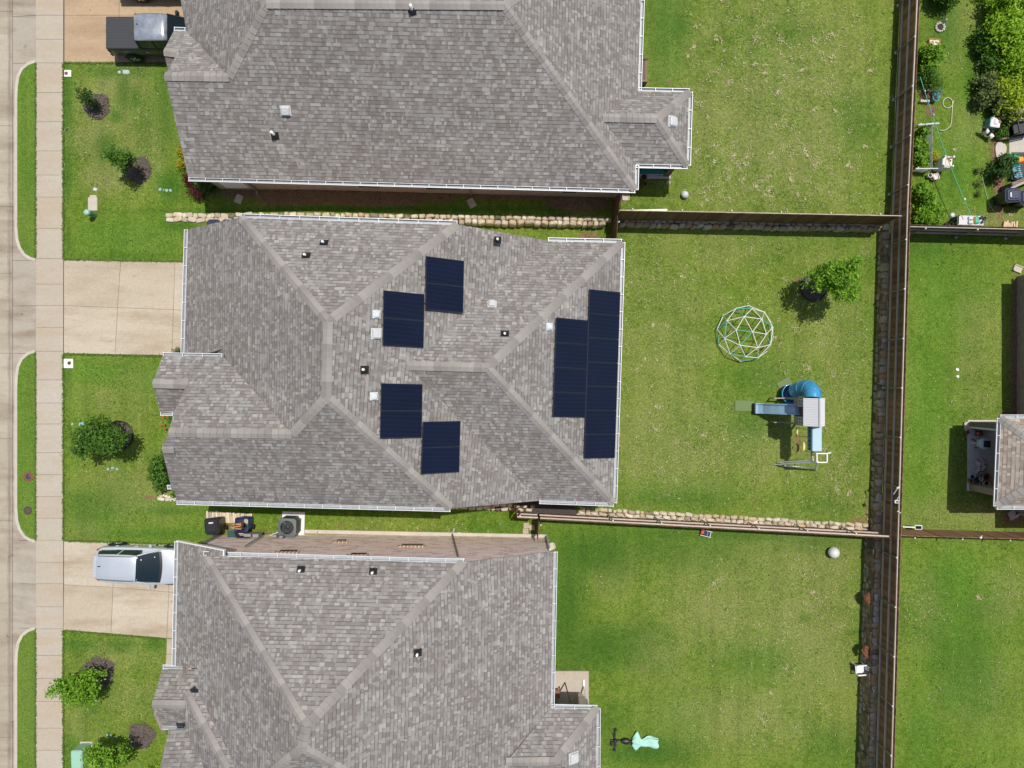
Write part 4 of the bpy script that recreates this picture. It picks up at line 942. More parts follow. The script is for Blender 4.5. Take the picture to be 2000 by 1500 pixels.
def fence(label, p1, p2, zb, ht=1.76, side=1, step=2.28, start=.1, rails=True, mat='fence_wood', posts=True, posth=None, postside=None, skip_posts=()):
    """board fence from p1 to p2 (plan); side picks where rails and posts stand"""
    a, b = Vector((*p1, 0)), Vector((*p2, 0)); d = b - a; L = d.length; d.normalize(); nrm = Vector((-d.y, d.x, 0)) * side
    rz = math.atan2(d.y, d.x)
    zf = zb if callable(zb) else (lambda x, y: zb)
    t = thing('board_fence', label, 'fence', (a.x, a.y, zf(a.x, a.y)), 0, 'stained board fences between the yards')
    bd = MB(); s = .07
    while s < L - .03:
        p = a + d * s; z0 = zf(p.x, p.y); hh = ht + random.uniform(-.012, .012)
        bd.box((p.x, p.y, z0 + hh / 2), (.1445, .018, hh), rz + random.uniform(-.006, .006)); s += .147
    bd.build('boards', mat, t)
    if rails:
        for k, z in enumerate((.28, .95, 1.58)):
            q0, q1 = a + nrm * .042, b + nrm * .042
            r = MB(); n = max(1, round(L / 2.28))
            for i in range(n):
                u, v = q0.lerp(q1, i / n), q0.lerp(q1, (i + 1) / n - .004 / L)
                r.beam((u.x, u.y, zf(u.x, u.y) + z * ht / 1.76), (v.x, v.y, zf(v.x, v.y) + z * ht / 1.76), .062, .088)
            r.build('rail', 'rail_wood', t)
    if posts:
        s = start
        while s < L:
            p = a + d * s + nrm * (.108 if postside is None else postside)
            z0 = zf(p.x, p.y)
            q = MB(); q.tube([(p.x, p.y, z0 - .1), (p.x, p.y, z0 + (posth or ht - .1))], .030, 10)
            o = q.build('post', 'galvanised', t)
            c = MB(); c.lathe([(.038, -.03), (.038, .01), (.024, .028), (.0, .034)], (p.x, p.y, z0 + (posth or ht - .1)), 10)
            c.build('post_cap', 'gutter_white', o)
            f = MB(); f.lathe([(.085, 0), (.075, .05), (.03, .06)], (p.x, p.y, z0 - .02), 10); f.build('post_footing', 'curb_concrete', o)
            s += step
    return t
XF = lambda y: float(XE(y)) + .34
fence('long brown board fence east of the upper back yard, beside the vegetable beds', (XF(26), 26), (XF(8.1), 8.1), .50, side=-1, start=.9, mat='fence_wood_lightened')
fence('brown board fence on stacked stone east of the middle back yard', (XF(8.1), 8.1), (XF(-7.0), -7.0), .50, side=-1, start=1.45, mat='fence_wood_lightened')
fence('brown board fence on rusty stone wall east of the lower back yard', (XF(-7.0), -7.0), (XF(-27), -27), .50, side=-1, start=1.0, mat='fence_wood_lightened')
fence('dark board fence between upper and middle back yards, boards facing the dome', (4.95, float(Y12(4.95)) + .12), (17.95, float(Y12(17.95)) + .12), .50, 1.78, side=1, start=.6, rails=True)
z23 = lambda x, y: -.45
fence('board fence with bright rails between middle and lower back yards', (1.32, float(Y23(1.32)) - .21), (17.75, float(Y23(17.7)) - .14), z23, 2.15, side=1, start=3.4)
t = fence('short board fence return beside the southeast corner of the middle house', (.25, float(Y23(.25)) - .22), (1.22, float(Y23(1.2)) - .21), z23, 2.1, side=1, start=.12, step=9)
fence('short board gate fence meeting the south eave of the middle house', (.22, -5.62), (.22, float(Y23(.25)) - .20), -.2, 1.85, side=1, posts=False, rails=False)
fence('dark board side fence joining lower house wall to the yard fence', (1.28, float(Y23(1.3)) - .28), (1.22, -7.42), -.42, 1.72, side=1, start=.3, rails=False, step=.95, posth=1.5)
fence('dark board side fence between upper house and middle house', (4.95, 8.9), (4.88, 6.85), lambda x, y: .5 if y > 7.85 else .05, 1.75, side=1, start=.3, step=1.0, rails=False, posth=1.5)
fence('board fence with grey rails below the vegetable yard on the right', (XF(7.3) + .06, 7.32), (30, 7.05), .47, 1.74, side=-1, start=.75, step=2.4, postside=.13)
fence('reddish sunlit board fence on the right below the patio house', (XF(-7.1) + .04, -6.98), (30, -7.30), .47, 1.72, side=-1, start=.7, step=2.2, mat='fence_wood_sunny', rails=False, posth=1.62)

# ================================================================ FOLIAGE
def leaves(n, centers, spread, size, mb, up=.6, squash=1.):
    """leaf-sized faces gathered round twig centres"""
    k = len(centers)
    c = np.array([tuple(q) for q in centers])[rng.integers(0, k, n)]
    p = c + rng.normal(0, 1, (n, 3)) * np.array([spread, spread, spread * squash])
    nr = rng.normal(0, 1, (n, 3)); nr[:, 2] = np.abs(nr[:, 2]) + up; nr /= np.linalg.norm(nr, axis=1)[:, None]
    a = rng.normal(0, 1, (n, 3)); a -= nr * (a * nr).sum(1)[:, None]; a /= np.linalg.norm(a, axis=1)[:, None]
    b = np.cross(nr, a); s = rng.uniform(size * .6, size * 1.25, n)[:, None]
    q = np.stack([p - a * s, p - b * s * .45 + a * s * .1, p + a * s, p + b * s * .45 + a * s * .1], 1).reshape(-1, 3)
    o = len(mb.v); mb.v += [tuple(x) for x in q.tolist()]
    mb.f += (np.arange(4 * n).reshape(-1, 4) + o).tolist()
    # leaves of one twig share a tone, plus scatter
    mb.r += np.clip(rng.normal(.5, .24, n), 0, 1).tolist(); mb.sm += [False] * n
def crown_centers(c, rx, ry, rz, n, shell=.5, lump=.5):
    out = []; ph = [random.uniform(0, 6.28) for _ in range(4)]
    for _ in range(n):
        v = Vector((random.gauss(0, 1), random.gauss(0, 1), random.gauss(0, 1))).normalized()
        th = math.atan2(v.y, v.x)
        k = 1 + lump * (math.sin(3 * th + ph[0]) * .5 + math.sin(5 * th + ph[1]) * .35 + math.sin(2 * th + ph[2] + v.z * 2) * .4)
        r = (shell + (1 - shell) * random.random() ** .6) * k
        out.append(Vector(c) + Vector((v.x * rx * r, v.y * ry * r, v.z * rz * r)))
    return out
def tree(label, px, py, h, cz, rx, ry, rz, n, leaf, size=.075, off=(0, 0), twigs=70, sparse=.10, name='young_tree', trunk_r=.045, group='young trees planted in the yards', lean=(0, 0), cat='tree'):
    g = G(px, py); t = thing(name, label, cat, g, 0, group)
    top = g + Vector((off[0], off[1], cz))
    cs = crown_centers(top, rx, ry, rz, twigs)
    tr = MB(); pts = [g + Vector((0, 0, -.05)), g + Vector((off[0] * .3, off[1] * .3, cz * .35)), g + Vector((off[0] * .7, off[1] * .7, cz * .75)), top + Vector((0, 0, rz * .5))]
    tr.tube(pts, [trunk_r * 1.5, trunk_r, trunk_r * .75, trunk_r * .25], 8)
    for c in cs[:: max(1, len(cs) // 26)]:
        s = pts[1].lerp(pts[2], random.random())
        tr.tube([s, s.lerp(c, .55) + Vector((0, 0, -.05)), c], [trunk_r * .42, trunk_r * .26, .006], 5, caps=False)
    tr.build('trunk', 'bark', t)
    cr = MB(); leaves(n, cs, sparse, size, cr); cr.build('crown', leaf, t)
    return t
def shrub(label, px, py, rx, ry, h, n, leaf, size=.06, twigs=40, cat='shrub', name='shrub', sparse=.09, group='garden shrubs', pts=None):
    g = G(px, py); t = thing(name, label, cat, g, 0, group)
    cs = crown_centers(g + Vector((0, 0, h * .5)), rx, ry, h * .5, twigs, .45, .3)
    if pts:
        cs = []
        for (a, b, r) in pts:
            q = G(a, b); cs += crown_centers(q + Vector((0, 0, h * .5)), r, r, h * .5, max(8, twigs // len(pts)), .4, .3)
    st = MB()
    for c in cs[::3]: st.tube([Vector((g.x, g.y, g.z)).lerp(Vector((c.x, c.y, g.z)), .4), c], [.014, .005], 4, caps=False)
    st.build('stem', 'bark', t)
    cr = MB(); leaves(n, cs, sparse, size, cr); cr.build('foliage', leaf, t)
    return t
def mulch_ring(label, px, py, r, edging=False, wob=.12, dark=False):
    g = G(px, py); mb = MB(); n = 28; vs = [g + Vector((0, 0, .05))]; ph = random.uniform(0, 6)
    for rr, z in ((.55, .045), (.9, .03), (1., .004)):
        for i in range(n):
            a = 6.2832 * i / n; k = r * rr * (1 + wob * (math.sin(3 * a + ph) * .5 + math.sin(5 * a + 2 * ph) * .35 + random.uniform(-.25, .25)))
            x, y = g.x + k * math.cos(a), g.y + k * math.sin(a)
            vs.append(Vector((x, y, float(hgt(x, y)) + z + .004)))
    fs = [(0, 1 + i, 1 + (i + 1) % n) for i in range(n)]
    for k in (1, 1 + n):
        for i in range(n): fs.append((k + i, k + n + i, k + n + (i + 1) % n, k + (i + 1) % n))
    mb.add(vs, fs, smooth=True)
    t = thing('mulch_bed', label, 'mulch bed', g, 0, 'mulch rings round the young trees')
    mb.build('mulch', 'mulch', t)
    ch = MB(); k = int(520 * r * r / .35)
    for _ in range(k):
        a, rr = random.uniform(0, 6.2832), r * math.sqrt(random.random()) * random.uniform(.9, 1.1)
        x, y = g.x + rr * math.cos(a), g.y + rr * math.sin(a); z = float(hgt(x, y)) + .035 + .03 * (1 - rr / r)
        b = random.uniform(0, 6.28); L, w = random.uniform(.02, .06), random.uniform(.006, .016); c, s = math.cos(b), math.sin(b)
        ch.add([(x - c * L - s * w, y - s * L + c * w, z), (x - c * L + s * w, y - s * L - c * w, z), (x + c * L + s * w, y + s * L - c * w, z + .012), (x + c * L - s * w, y + s * L + c * w, z + .012)], [(0, 1, 2, 3)])
    tag(ch.build('chips', 'mulch_chip', t), kind='stuff')
    if edging:
        e = MB(); q = [g + Vector((r * 1.04 * math.cos(6.2832 * i / 40), r * 1.04 * math.sin(6.2832 * i / 40), .06)) for i in range(40)]
        e.tube(q, .035, 6, closed=True); e.build('edging', 'black_plastic', t)
mat_leaf('leaf_lime2', (.13, .29, .012), (.27, .47, .025), (.44, .62, .06))
# front yards
mulch_ring('ragged mulch patch under the nearly bare sapling in the upper front yard', 190, 208, .62, wob=.2)
tree('nearly bare small tree leaning over a ragged mulch patch by the sidewalk', 188, 208, 2.0, .95, .40, .34, .45, 420, 'leaf_deep', .07, off=(.02, .05), twigs=24, sparse=.11, trunk_r=.05)
mulch_ring('mulch patch below the small green tree in the upper front yard', 270, 332, .64, wob=.2)
tree('small green tree in the upper front yard above a mulch patch', 272, 335, 2.6, 1.7, .52, .42, .6, 1300, 'leaf_mid', .075, off=(.05, .12), twigs=44)
mulch_ring('round mulch ring with black edging before the middle house', 233, 850, .66, True, .04)
tree('spreading leafy tree over the sidewalk from the black edged mulch ring', 232, 852, 3.4, 2.1, 1.08, .76, .80, 4600, 'leaf_mid', .085, off=(.12, .05), twigs=130, sparse=.13, trunk_r=.055)
mulch_ring('mulch patch beside the round dense tree of the lower front yard', 192, 1314, .76, wob=.2)
tree('round dense bright tree at the lower sidewalk edge', 190, 1316, 2.2, 1.4, .88, .80, .70, 4000, 'leaf_bright', .085, off=(-.02, -.12), twigs=110, sparse=.12)
mulch_ring('mulch patch near the pale green utility cabinet', 277, 1437, .62, wob=.22)
tree('leaning tree by the bottom edge beside the pale green cabinet', 274, 1438, 3.0, 1.9, .85, .55, .65, 2400, 'leaf_bright', .08, off=(-.65, -.12), twigs=80)
# back yard tree
mulch_ring('dark mulch ring with black edging in the middle back yard', 1589, 562, .62, True, .04)
tree('bright leafy tree in the middle back yard near the stone wall', 1590, 563, 3.9, 2.55, .96, .96, 1.0, 4600, 'leaf_bright', .08, off=(.08, .05), twigs=110, sparse=.12, trunk_r=.06)
# foundation planting
shrub('leafy green shrub against the front of the middle house', 330, 905, .5, .7, 1.3, 1600, 'leaf_mid', .08, pts=[(322, 905, .40), (326, 935, .42)])
shrub('small shrub at the driveway corner under the middle house eave', 356, 687, .28, .22, .5, 300, 'leaf_olive', .05)
shrub('yellow flowering bush at the front corner of the upper house', 358, 322, .18, .26, .5, 380, 'leaf_yellow', .05, pts=[(357, 300, .14), (360, 322, .20)])
shrub('dark red barberry bush at the front corner of the upper house', 383, 368, .42, .42, .8, 1200, 'leaf_red', .05, pts=[(374, 352, .22), (381, 370, .34), (390, 384, .22)])
shrub('dark green bush in shade below the upper house gutter', 408, 366, .45, .35, 1.1, 900, 'leaf_deep', .08)
shrub('low flowering plants with orange blooms beside the middle house entry', 341, 818, .20, .2, .4, 240, 'leaf_mid', .05)
shrub('thin green seedling under the south eave of the middle house', 352, 962, .3, .2, .6, 220, 'leaf_mid', .06)
shrub('green bush at the bottom edge beside the lower house', 330, 1490, .3, .3, .7, 420, 'leaf_bright', .06)
shrub('small plants at the bottom edge between tree and lower house', 300, 1500, .3, .15, .4, 250, 'leaf_lime', .05)
fl = MB()
M('bloom_orange', (.60, .10, .04), .6); M('bloom_yellow', (.75, .60, .03), .6); M('bloom_white', (.8, .8, .76), .6)

t = thing('flowers', 'orange red blooms by the small front gutter of the middle house', 'flowers', G(326, 822))
for a, b in ((325, 814), (328, 836), (326, 828), (333, 812)):
    fl = MB(); q = G(a, b); fl.sphere(q + Vector((0, 0, .38)), .055, 8); fl.tube([q, q + Vector((0, 0, .36))], .008, 5); fl.build('bloom', 'bloom_orange', t)
# vegetable yard, upper right
shrub('big lime green tree filling the upper right corner', 1952, 150, 1, 1, 1.7, 9000, 'leaf_lime2', .10, 150, 'tree', 'leafy_tree', .2, 'trees in the upper right yard', [(1935, 70, .8), (1958, 92, .9), (1965, 145, .7), (1962, 30, .9), (1935, 15, .6), (1985, 180, .7)])
shrub('yellow green bush between the lime tree and the dark shrubs', 1955, 200, 1, 1, 1.4, 4200, 'leaf_lime', .08, 90, 'shrub', 'shrub', .16, pts=[(1945, 185, .55), (1955, 210, .5), (1960, 225, .45)])
shrub('dark olive shrub at the lawn edge, upper of the row', 1908, 118, .5, .5, .9, 1500, 'leaf_mid', .08, 60, sparse=.12, pts=[(1908, 80, .34), (1914, 105, .32), (1920, 130, .30)])
shrub('dark olive shrub at the lawn edge, broad middle one of the row', 1912, 180, .6, .6, 1.0, 2800, 'leaf_olive', .08, 70, sparse=.13, pts=[(1914, 165, .40), (1925, 190, .42), (1908, 200, .34)])
shrub('dark olive shrub beside the white and teal cooler box', 1940, 222, .4, .4, .9, 900, 'leaf_olive', .08, 40, pts=[(1936, 215, .28), (1948, 232, .24)])
shrub('rounded green tree at the top edge right of the fence', 1838, 8, .8, .6, 1.6, 2600, 'leaf_mid', .09, 70, 'tree', 'leafy_tree', .15, 'trees in the upper right yard', [(1834, 8, .45), (1824, -4, .4), (1850, -12, .5)])
shrub('tomato plants in the bed along the fence', 1812, 125, .4, .4, 1.0, 1500, 'leaf_bright', .09, 50, 'plant', 'vegetable_plants', .1, 'vegetable plants by the fence', [(1802, 112, .34), (1812, 120, .34), (1806, 140, .34)])
shrub('feathery pale green plants below the tomato plants', 1812, 165, .4, .4, 1.0, 1400, 'leaf_mid', .05, 50, 'plant', 'vegetable_plants', .12, 'vegetable plants by the fence', [(1806, 162, .3), (1812, 175, .3), (1802, 155, .25)])
shrub('rows of leafy greens inside the lattice bed', 1797, 290, .4, .9, .5, 1500, 'leaf_bright', .085, 60, 'plant', 'vegetable_plants', .09, 'vegetable plants by the fence', [(1797, 262, .26), (1796, 285, .28), (1794, 308, .28), (1797, 325, .2)])
shrub('broad bright bush in the fence corner below the lattice bed', 1800, 405, .6, .9, .9, 4200, 'leaf_bright', .075, 120, sparse=.10, pts=[(1792, 375, .30), (1800, 392, .42), (1800, 412, .52), (1815, 425, .48), (1795, 428, .4)])
shrub('round dark shrub between the paving stone and the black bins', 1942, 338, .5, .5, 1.1, 1500, 'leaf_deep', .07, 60, pts=[(1940, 340, .45), (1948, 322, .3)])
for i, (a, b, l) in enumerate(((1905, 335, 'tiny weed clump in the right hand lawn, topmost of the line'), (1908, 362, 'weed clump in the right hand lawn beside the thin cable'), (1910, 380, 'lowest weed clump of the line in the right hand lawn'))):
    shrub(l, a, b, .14, .14, .25, 110, 'leaf_olive', .05, 10, 'weed', 'weed_clump', .05, 'weed clumps in the right hand lawn')
shrub('small potted looking plant beside the concrete planter', 1948, 262, .2, .3, .6, 420, 'leaf_mid', .06, 20, 'plant', 'leafy_plant')
shrub('yellow flowers at the foot of the lattice', 1822, 312, .12, .26, .35, 200, 'leaf_yellow', .05, 14, 'plant', 'yellow_flowers')
# ================================================================ VEHICLES
def loft(mb, secs, closed_ends=True, smooth=True, rnd=.5):
    """secs: list of rings (same count) of Vectors"""
    k = len(secs[0]); vs = [v for s in secs for v in s]; fs = []
    for i in range(len(secs) - 1):
        for j in range(k): fs.append((i * k + j, i * k + (j + 1) % k, (i + 1) * k + (j + 1) % k, (i + 1) * k + j))
    if closed_ends: fs += [tuple(range(k - 1, -1, -1)), tuple((len(secs) - 1) * k + j for j in range(k))]
    return mb.add(vs, fs, rnd, smooth)
def body_ring(x, w, zb, zs, zd, wd, crown=.03):
    """car body section at x: sill zb, shoulder zs, deck zd"""
    h = [(w * .86, zb), (w * .97, zb + .10), (w, (zb + zs) * .5), (w * .985, zs - .06), (wd + (w - wd) * .62, zs + (zd - zs) * .6), (wd, zd), (wd * .5, zd + crown * .8)]
    return [Vector((x, y, z)) for y, z in h] + [Vector((x, 0, zd + crown))] + [Vector((x, -y, z)) for y, z in h[::-1]] + [Vector((x, 0, zb))]
def wheel(t, x, y, r, w, side, name='wheel'):
    m = MB(); ax = Matrix.Rotation(R(90), 3, 'X')
    m.lathe([(r * .62, -w / 2), (r * .92, -w / 2), (r, -w / 2 + .03), (r, w / 2 - .03), (r * .92, w / 2), (r * .62, w / 2)], (x, y, r), 26, ax)
    o = m.build(name, 'tyre', t, world=False)
    q = MB(); yy = y + side * (w / 2 - .015)
    q.lathe([(r * .64, -.02), (r * .64, .01), (r * .55, .0)], (x, yy, r), 26, Matrix.Rotation(R(90 if side < 0 else -90), 3, 'X'))
    for i in range(5):
        a = 6.2832 * i / 5
        q.beam((x, yy + side * .008, r), (x + math.cos(a) * r * .6, yy + side * .008, r + math.sin(a) * r * .6), .03, .075)
    q.build('rim', 'alloy', o, world=False)
def smooth_obj(o, lv=2):
    m = o.modifiers.new('u', 'SUBSURF'); m.levels = lv; m.render_levels = lv
    return o
# silver car: local x runs forward (towards the garage), origin on the ground at its centre
def silver_car():
    g = G(272, 1101); L = 2.18
    t = thing('parked_car', 'silver wagon parked on the lower driveway, nose at the garage', 'car', (-17.76, -8.68, .016), R(-2.2))
    b = MB(); S = []
    for x, w, zb, zs, zd, wd in ((-2.16, .56, .42, .72, .80, .52), (-2.10, .76, .30, .82, .90, .68), (-1.85, .85, .24, .92, .97, .76), (-1.2, .89, .21, .94, .98, .80), (-.3, .90, .20, .92, .96, .82), (.6, .90, .20, .90, .95, .82),
                             (.95, .90, .20, .89, .98, .80), (1.5, .875, .22, .84, .91, .72), (1.95, .80, .26, .72, .80, .60), (2.15, .66, .32, .62, .68, .46), (2.22, .45, .36, .54, .58, .32)):
        S.append(body_ring(x, w, zb, zs, zd, wd, .05))
    loft(b, S); o = smooth_obj(b.build('body', 'car_silver', t, world=False))
    # cabin shell
    c = MB()
    def cab(x, w, z, cr=.03): return [Vector((x, w, z - .03)), Vector((x, w * .88, z)), Vector((x, w * .4, z + cr)), Vector((x, -w * .4, z + cr)), Vector((x, -w * .88, z)), Vector((x, -w, z - .03)), Vector((x, -w * 1.01, z - .07)), Vector((x, w * 1.01, z - .07))]
    loft(c, [cab(-1.82, .56, 1.36), cab(-1.72, .60, 1.44), cab(-1.0, .635, 1.50), cab(-.2, .63, 1.50), cab(.12, .60, 1.47), cab(.16, .59, 1.455)])
    c.build('roof', 'car_silver', t, world=False)
    gl = MB()  # greenhouse glass block below the roof
    def gr(x, wb, wt, zb, zt): return [Vector((x, wb, zb)), Vector((x, wt, zt)), Vector((x, -wt, zt)), Vector((x, -wb, zb))]
    loft(gl, [gr(-1.95, .66, .60, .93, .99), gr(-1.78, .72, .575, .93, 1.36), gr(-1.0, .775, .625, .93, 1.43), gr(-.1, .785, .62, .93, 1.43), gr(.14, .785, .59, .93, 1.40)], smooth=False)
    gl.build('side_window', 'car_glass', t, world=False)
    ws = MB(); n = 6; rows = []
    for i in range(n + 1):
        f = i / n; xx = .14 + .84 * f; hw = .575 + .16 * f; zz = 1.455 - .47 * f
        rows.append([Vector((xx + .10 * (1 - (y / hw) ** 2) * (.3 + .7 * f) - .05, y, zz + .02 + .05 * (1 - (y / hw) ** 2))) for y in [hw * (k / 6 - 1) for k in range(13)]])
    ws.add([v for r in rows for v in r], [(i * 13 + j, (i + 1) * 13 + j, (i + 1) * 13 + j + 1, i * 13 + j + 1) for i in range(n) for j in range(12)], .5, True)
    ws.build('windshield', 'car_glass', t, world=False)
    cw = MB(); r = rows[-1]; cw.add([v + Vector((0, 0, .004)) for v in r] + [v + Vector((.10, 0, -.012)) for v in r], [(j, j + 1, 14 + j, 13 + j) for j in range(12)], .5, True); cw.build('cowl', 'black_plastic', t, world=False)
    for sg in (1, -1):
        p = MB(); p.tube([(.98, .80 * sg, .98), (.60, .735 * sg, 1.20), (.14, .615 * sg, 1.455)], .035, 6); p.build('pillar', 'car_silver', t, world=False); p = MB(); p.tube([(-.75, .755 * sg, 1.0), (-.80, .64 * sg, 1.44)], .028, 6); p.build('pillar', 'car_silver', t, world=False)
        rr = MB(); rr.tube([(-1.7, .55 * sg, 1.47), (-1.6, .555 * sg, 1.52), (-.2, .57 * sg, 1.545), (.02, .56 * sg, 1.50)], .016, 6); rr.build('roof_rail', 'dark_metal', t, world=False)
        mi = MB(); mi.bbox((.52, .98 * sg, 1.0), (.13, .20, .13), rz=.2 * sg, b=.04); o2 = mi.build('mirror', 'car_silver', t, world=False)
        hl = MB(); hl.add([Vector((1.70, .80 * sg, .80)), Vector((2.02, .66 * sg, .735)), Vector((2.12, .60 * sg, .66)), Vector((1.98, .775 * sg, .66)), Vector((1.72, .852 * sg, .75))], [(0, 1, 2, 3, 4)]); hl.build('headlight', 'headlamp', t, world=False, solid=.03)
        tl = MB(); tl.bbox((-1.98, .715 * sg, .84), (.24, .10, .17), rz=.55 * sg, b=.03); tl.build('taillight', 'tail_red', t, world=False)
        dh = MB(); dh.bbox((-.25, .905 * sg, .80), (.18, .03, .03)); dh.bbox((-1.15, .90 * sg, .82), (.18, .03, .03)); dh.build('door_handle', 'car_silver', t, world=False)
        for x in (-1.36, 1.30): wheel(t, x, .83 * sg, .33, .21, sg)
        ar = MB()
        for x in (-1.36, 1.30): ar.tube([(x + .40 * math.cos(a), .865 * sg, .33 + .40 * math.sin(a)) for a in [math.pi * k / 10 for k in range(11)]], .045, 6)
        ar.build('wheel_arch', 'black_plastic', t, world=False)
    sp = MB(); sp.bbox((-1.90, 0, 1.36), (.16, 1.04, .05), b=.03); sp.build('spoiler', 'car_silver', t, world=False)
    an = MB(); an.bbox((-1.62, .06, 1.515), (.13, .04, .05), b=.015); an.build('antenna', 'black_plastic', t, world=False)
    bp = MB(); bp.bbox((-2.17, 0, .46), (.14, 1.25, .24), b=.06); bp.build('bumper', 'car_silver', t, world=False)
    pl = MB(); pl.bbox((-2.25, 0, .62), (.02, .36, .14)); pl.build('number_plate', 'white_plastic', t, world=False)
    wi = MB(); wi.tube([(.92, .45, 1.03), (.80, -.15, 1.135)], .010, 5); wi.tube([(.95, -.1, 1.05), (.82, -.6, 1.07)], .010, 5); wi.build('wiper', 'black_plastic', t, world=False)
    st = MB(); st.box((.30, .42, 1.415), (.05, .05, .006)); st.box((.80, .50, 1.13), (.05, .05, .006)); st.build('sticker', 'white_plastic', t, world=False)
silver_car()
M('cab_roof_sheen', (.34, .37, .41), .20, .55, nz=(5, .25), coat=.9, col2=(.52, .55, .60))  # silvery sheen on the dark grey cab, painted as a paler mottled colour
def truck(loc, label, rz=0.):
    t = thing('pickup_truck', label, 'truck', loc, rz)
    b = MB(); S = []
    for x, w, zb, zs, zd, wd in ((-2.40, .70, .50, 1.02, 1.08, .66), (-2.34, .78, .45, 1.12, 1.18, .74), (-1.6, .80, .42, 1.14, 1.19, .75), (-.75, .80, .40, 1.14, 1.19, .75), (-.6, .80, .38, 1.12, 1.16, .75), (.8, .80, .38, 1.10, 1.15, .75), (1.2, .80, .40, 1.08, 1.14, .74), (1.9, .79, .44, 1.02, 1.08, .70), (2.30, .74, .48, .92, .98, .60), (2.42, .60, .52, .80, .86, .50)):
        S.append(body_ring(x, w, zb, zs, zd, wd, .02))
    loft(b, S); b.build('body', 'truck_grey', t, world=False)
    tc = MB(); tc.bbox((-1.56, 0, 1.235), (1.62, 1.53, .06), b=.03)
    for i in range(11): tc.box((-1.56, -.7 + i * .14, 1.2665), (1.58, .012, .006))
    tc.build('tonneau_cover', 'tonneau', t, world=False)
    c = MB()
    def cab(x, w, z, cr=.035): return [Vector((x, w, z - .05)), Vector((x, w * .9, z)), Vector((x, w * .4, z + cr)), Vector((x, -w * .4, z + cr)), Vector((x, -w * .9, z)), Vector((x, -w, z - .05)), Vector((x, -w * .98, z - .09)), Vector((x, w * .98, z - .09))]
    loft(c, [cab(-.78, .60, 1.76), cab(-.68, .625, 1.83), cab(-.1, .64, 1.86), cab(.55, .63, 1.85), cab(.78, .60, 1.79)])
    c.build('roof', 'cab_roof_sheen', t, world=False)
    gl = MB()
    def gr(x, wb, wt, zb, zt): return [Vector((x, wb, zb)), Vector((x, wt, zt)), Vector((x, -wt, zt)), Vector((x, -wb, zb))]
    loft(gl, [gr(-.74, .73, .605, 1.13, 1.75), gr(0, .745, .62, 1.13, 1.78), gr(.74, .745, .60, 1.13, 1.74)], smooth=False); gl.build('side_window', 'car_glass', t, world=False)
    ws = MB(); ws.add([(.76, .58, 1.79), (1.36, .68, 1.18), (1.40, 0, 1.20), (1.36, -.68, 1.18), (.76, -.58, 1.79), (.80, 0, 1.82)], [(0, 1, 2, 5), (5, 2, 3, 4)], .5); ws.build('windshield', 'car_glass', t, world=False)
    for sg in (1, -1):
        for nm_, pp_, rr_ in (('pillar', [(1.36, .72 * sg, 1.16), (.76, .61 * sg, 1.78)], .04), ('pillar', [(.02, .755 * sg, 1.13), (0, .63 * sg, 1.78)], .04), ('pillar', [(-.76, .745 * sg, 1.13), (-.72, .61 * sg, 1.76)], .05), ('window_trim', [(-.74, .752 * sg, 1.15), (1.25, .76 * sg, 1.14)], .022)): p = MB(); p.tube(pp_, rr_, 6); p.build(nm_, 'truck_grey', t, world=False)
        m = MB(); m.bbox((.98, .93 * sg, 1.22), (.14, .24, .20), b=.04); m.build('mirror', 'black_plastic', t, world=False)
        dh = MB(); dh.bbox((-.52, .805 * sg, .98), (.16, .03, .035)); dh.bbox((.28, .805 * sg, .98), (.16, .03, .035)); dh.build('door_handle', 'alloy', t, world=False)
        sm = MB()
        for x in (-.72, .02, .86): sm.box((x, .797 * sg, .78), (.012, .016, .62))
        sm.build('door_seam', 'black_plastic', t, world=False)
        for x in (-1.42, 1.5): wheel(t, x, .77 * sg, .375, .24, sg)
        ar = MB()
        for x in (-1.42, 1.5): ar.tube([(x + .45 * math.cos(a), .785 * sg, .40 + .45 * math.sin(a)) for a in [math.pi * k / 10 for k in range(11)]], .04, 6)
        ar.build('wheel_arch', 'black_plastic', t, world=False)
        tl = MB(); tl.bbox((-2.37, .72 * sg, .92), (.06, .12, .32)); tl.build('taillight', 'tail_red', t, world=False)
    bp = MB(); bp.bbox((-2.46, 0, .52), (.14, 1.48, .16), b=.03); bp.build('bumper', 'truck_grey', t, world=False)
    an = MB(); an.bbox((-.58, .10, 1.885), (.10, .05, .035), b=.02); an.build('antenna', 'black_plastic', t, world=False)
    return t
truck((-16.82, 16.60, .016), 'dark grey pickup with black bed cover on the upper driveway')
truck((-16.55, 19.52, .016), 'dark vehicle at the top edge of the photo with only a wheel showing')

# ================================================================ STREET SIDE FITTINGS
def pad_lid(label, px, py, s, hole=(0, 0), col='lid_rust', ob=.10):
    g = G(px, py); t = thing('meter_box', label, 'meter box', g, 0, 'water meter boxes by the pavement')
    m = MB(); m.bbox((g.x, g.y, g.z + .02), (s, s, .07), b=.015); m.build('concrete_pad', 'trim_white', t)
    k = MB(); k.lathe([(ob, 0), (ob * .9, .012)], (g.x + hole[0], g.y + hole[1], g.z + .056), 18); k.build('lid', col, t)
M('lid_rust', (.19, .075, .04), .8, nz=(15, .3)); M('lid_brown', (.085, .05, .04), .8, nz=(15, .3)); M('pale_green', (.30, .52, .40), .5, nz=(4, .06)); M('mint_grey', (.40, .52, .46), .6, nz=(6, .1)); M('mid_green', (.10, .30, .20), .5, nz=(4, .08)); M('sky_paint', (.24, .42, .43), .8, nz=(9, .2))
pad_lid('white square meter box with rusty lid by the pavement in the upper yard', 133, 144, .34, (-.06, 0), 'lid_rust', .085)
pad_lid('white square meter box with dark lid by the middle driveway', 134.5, 710, .46, (.05, .02), 'lid_brown', .09)
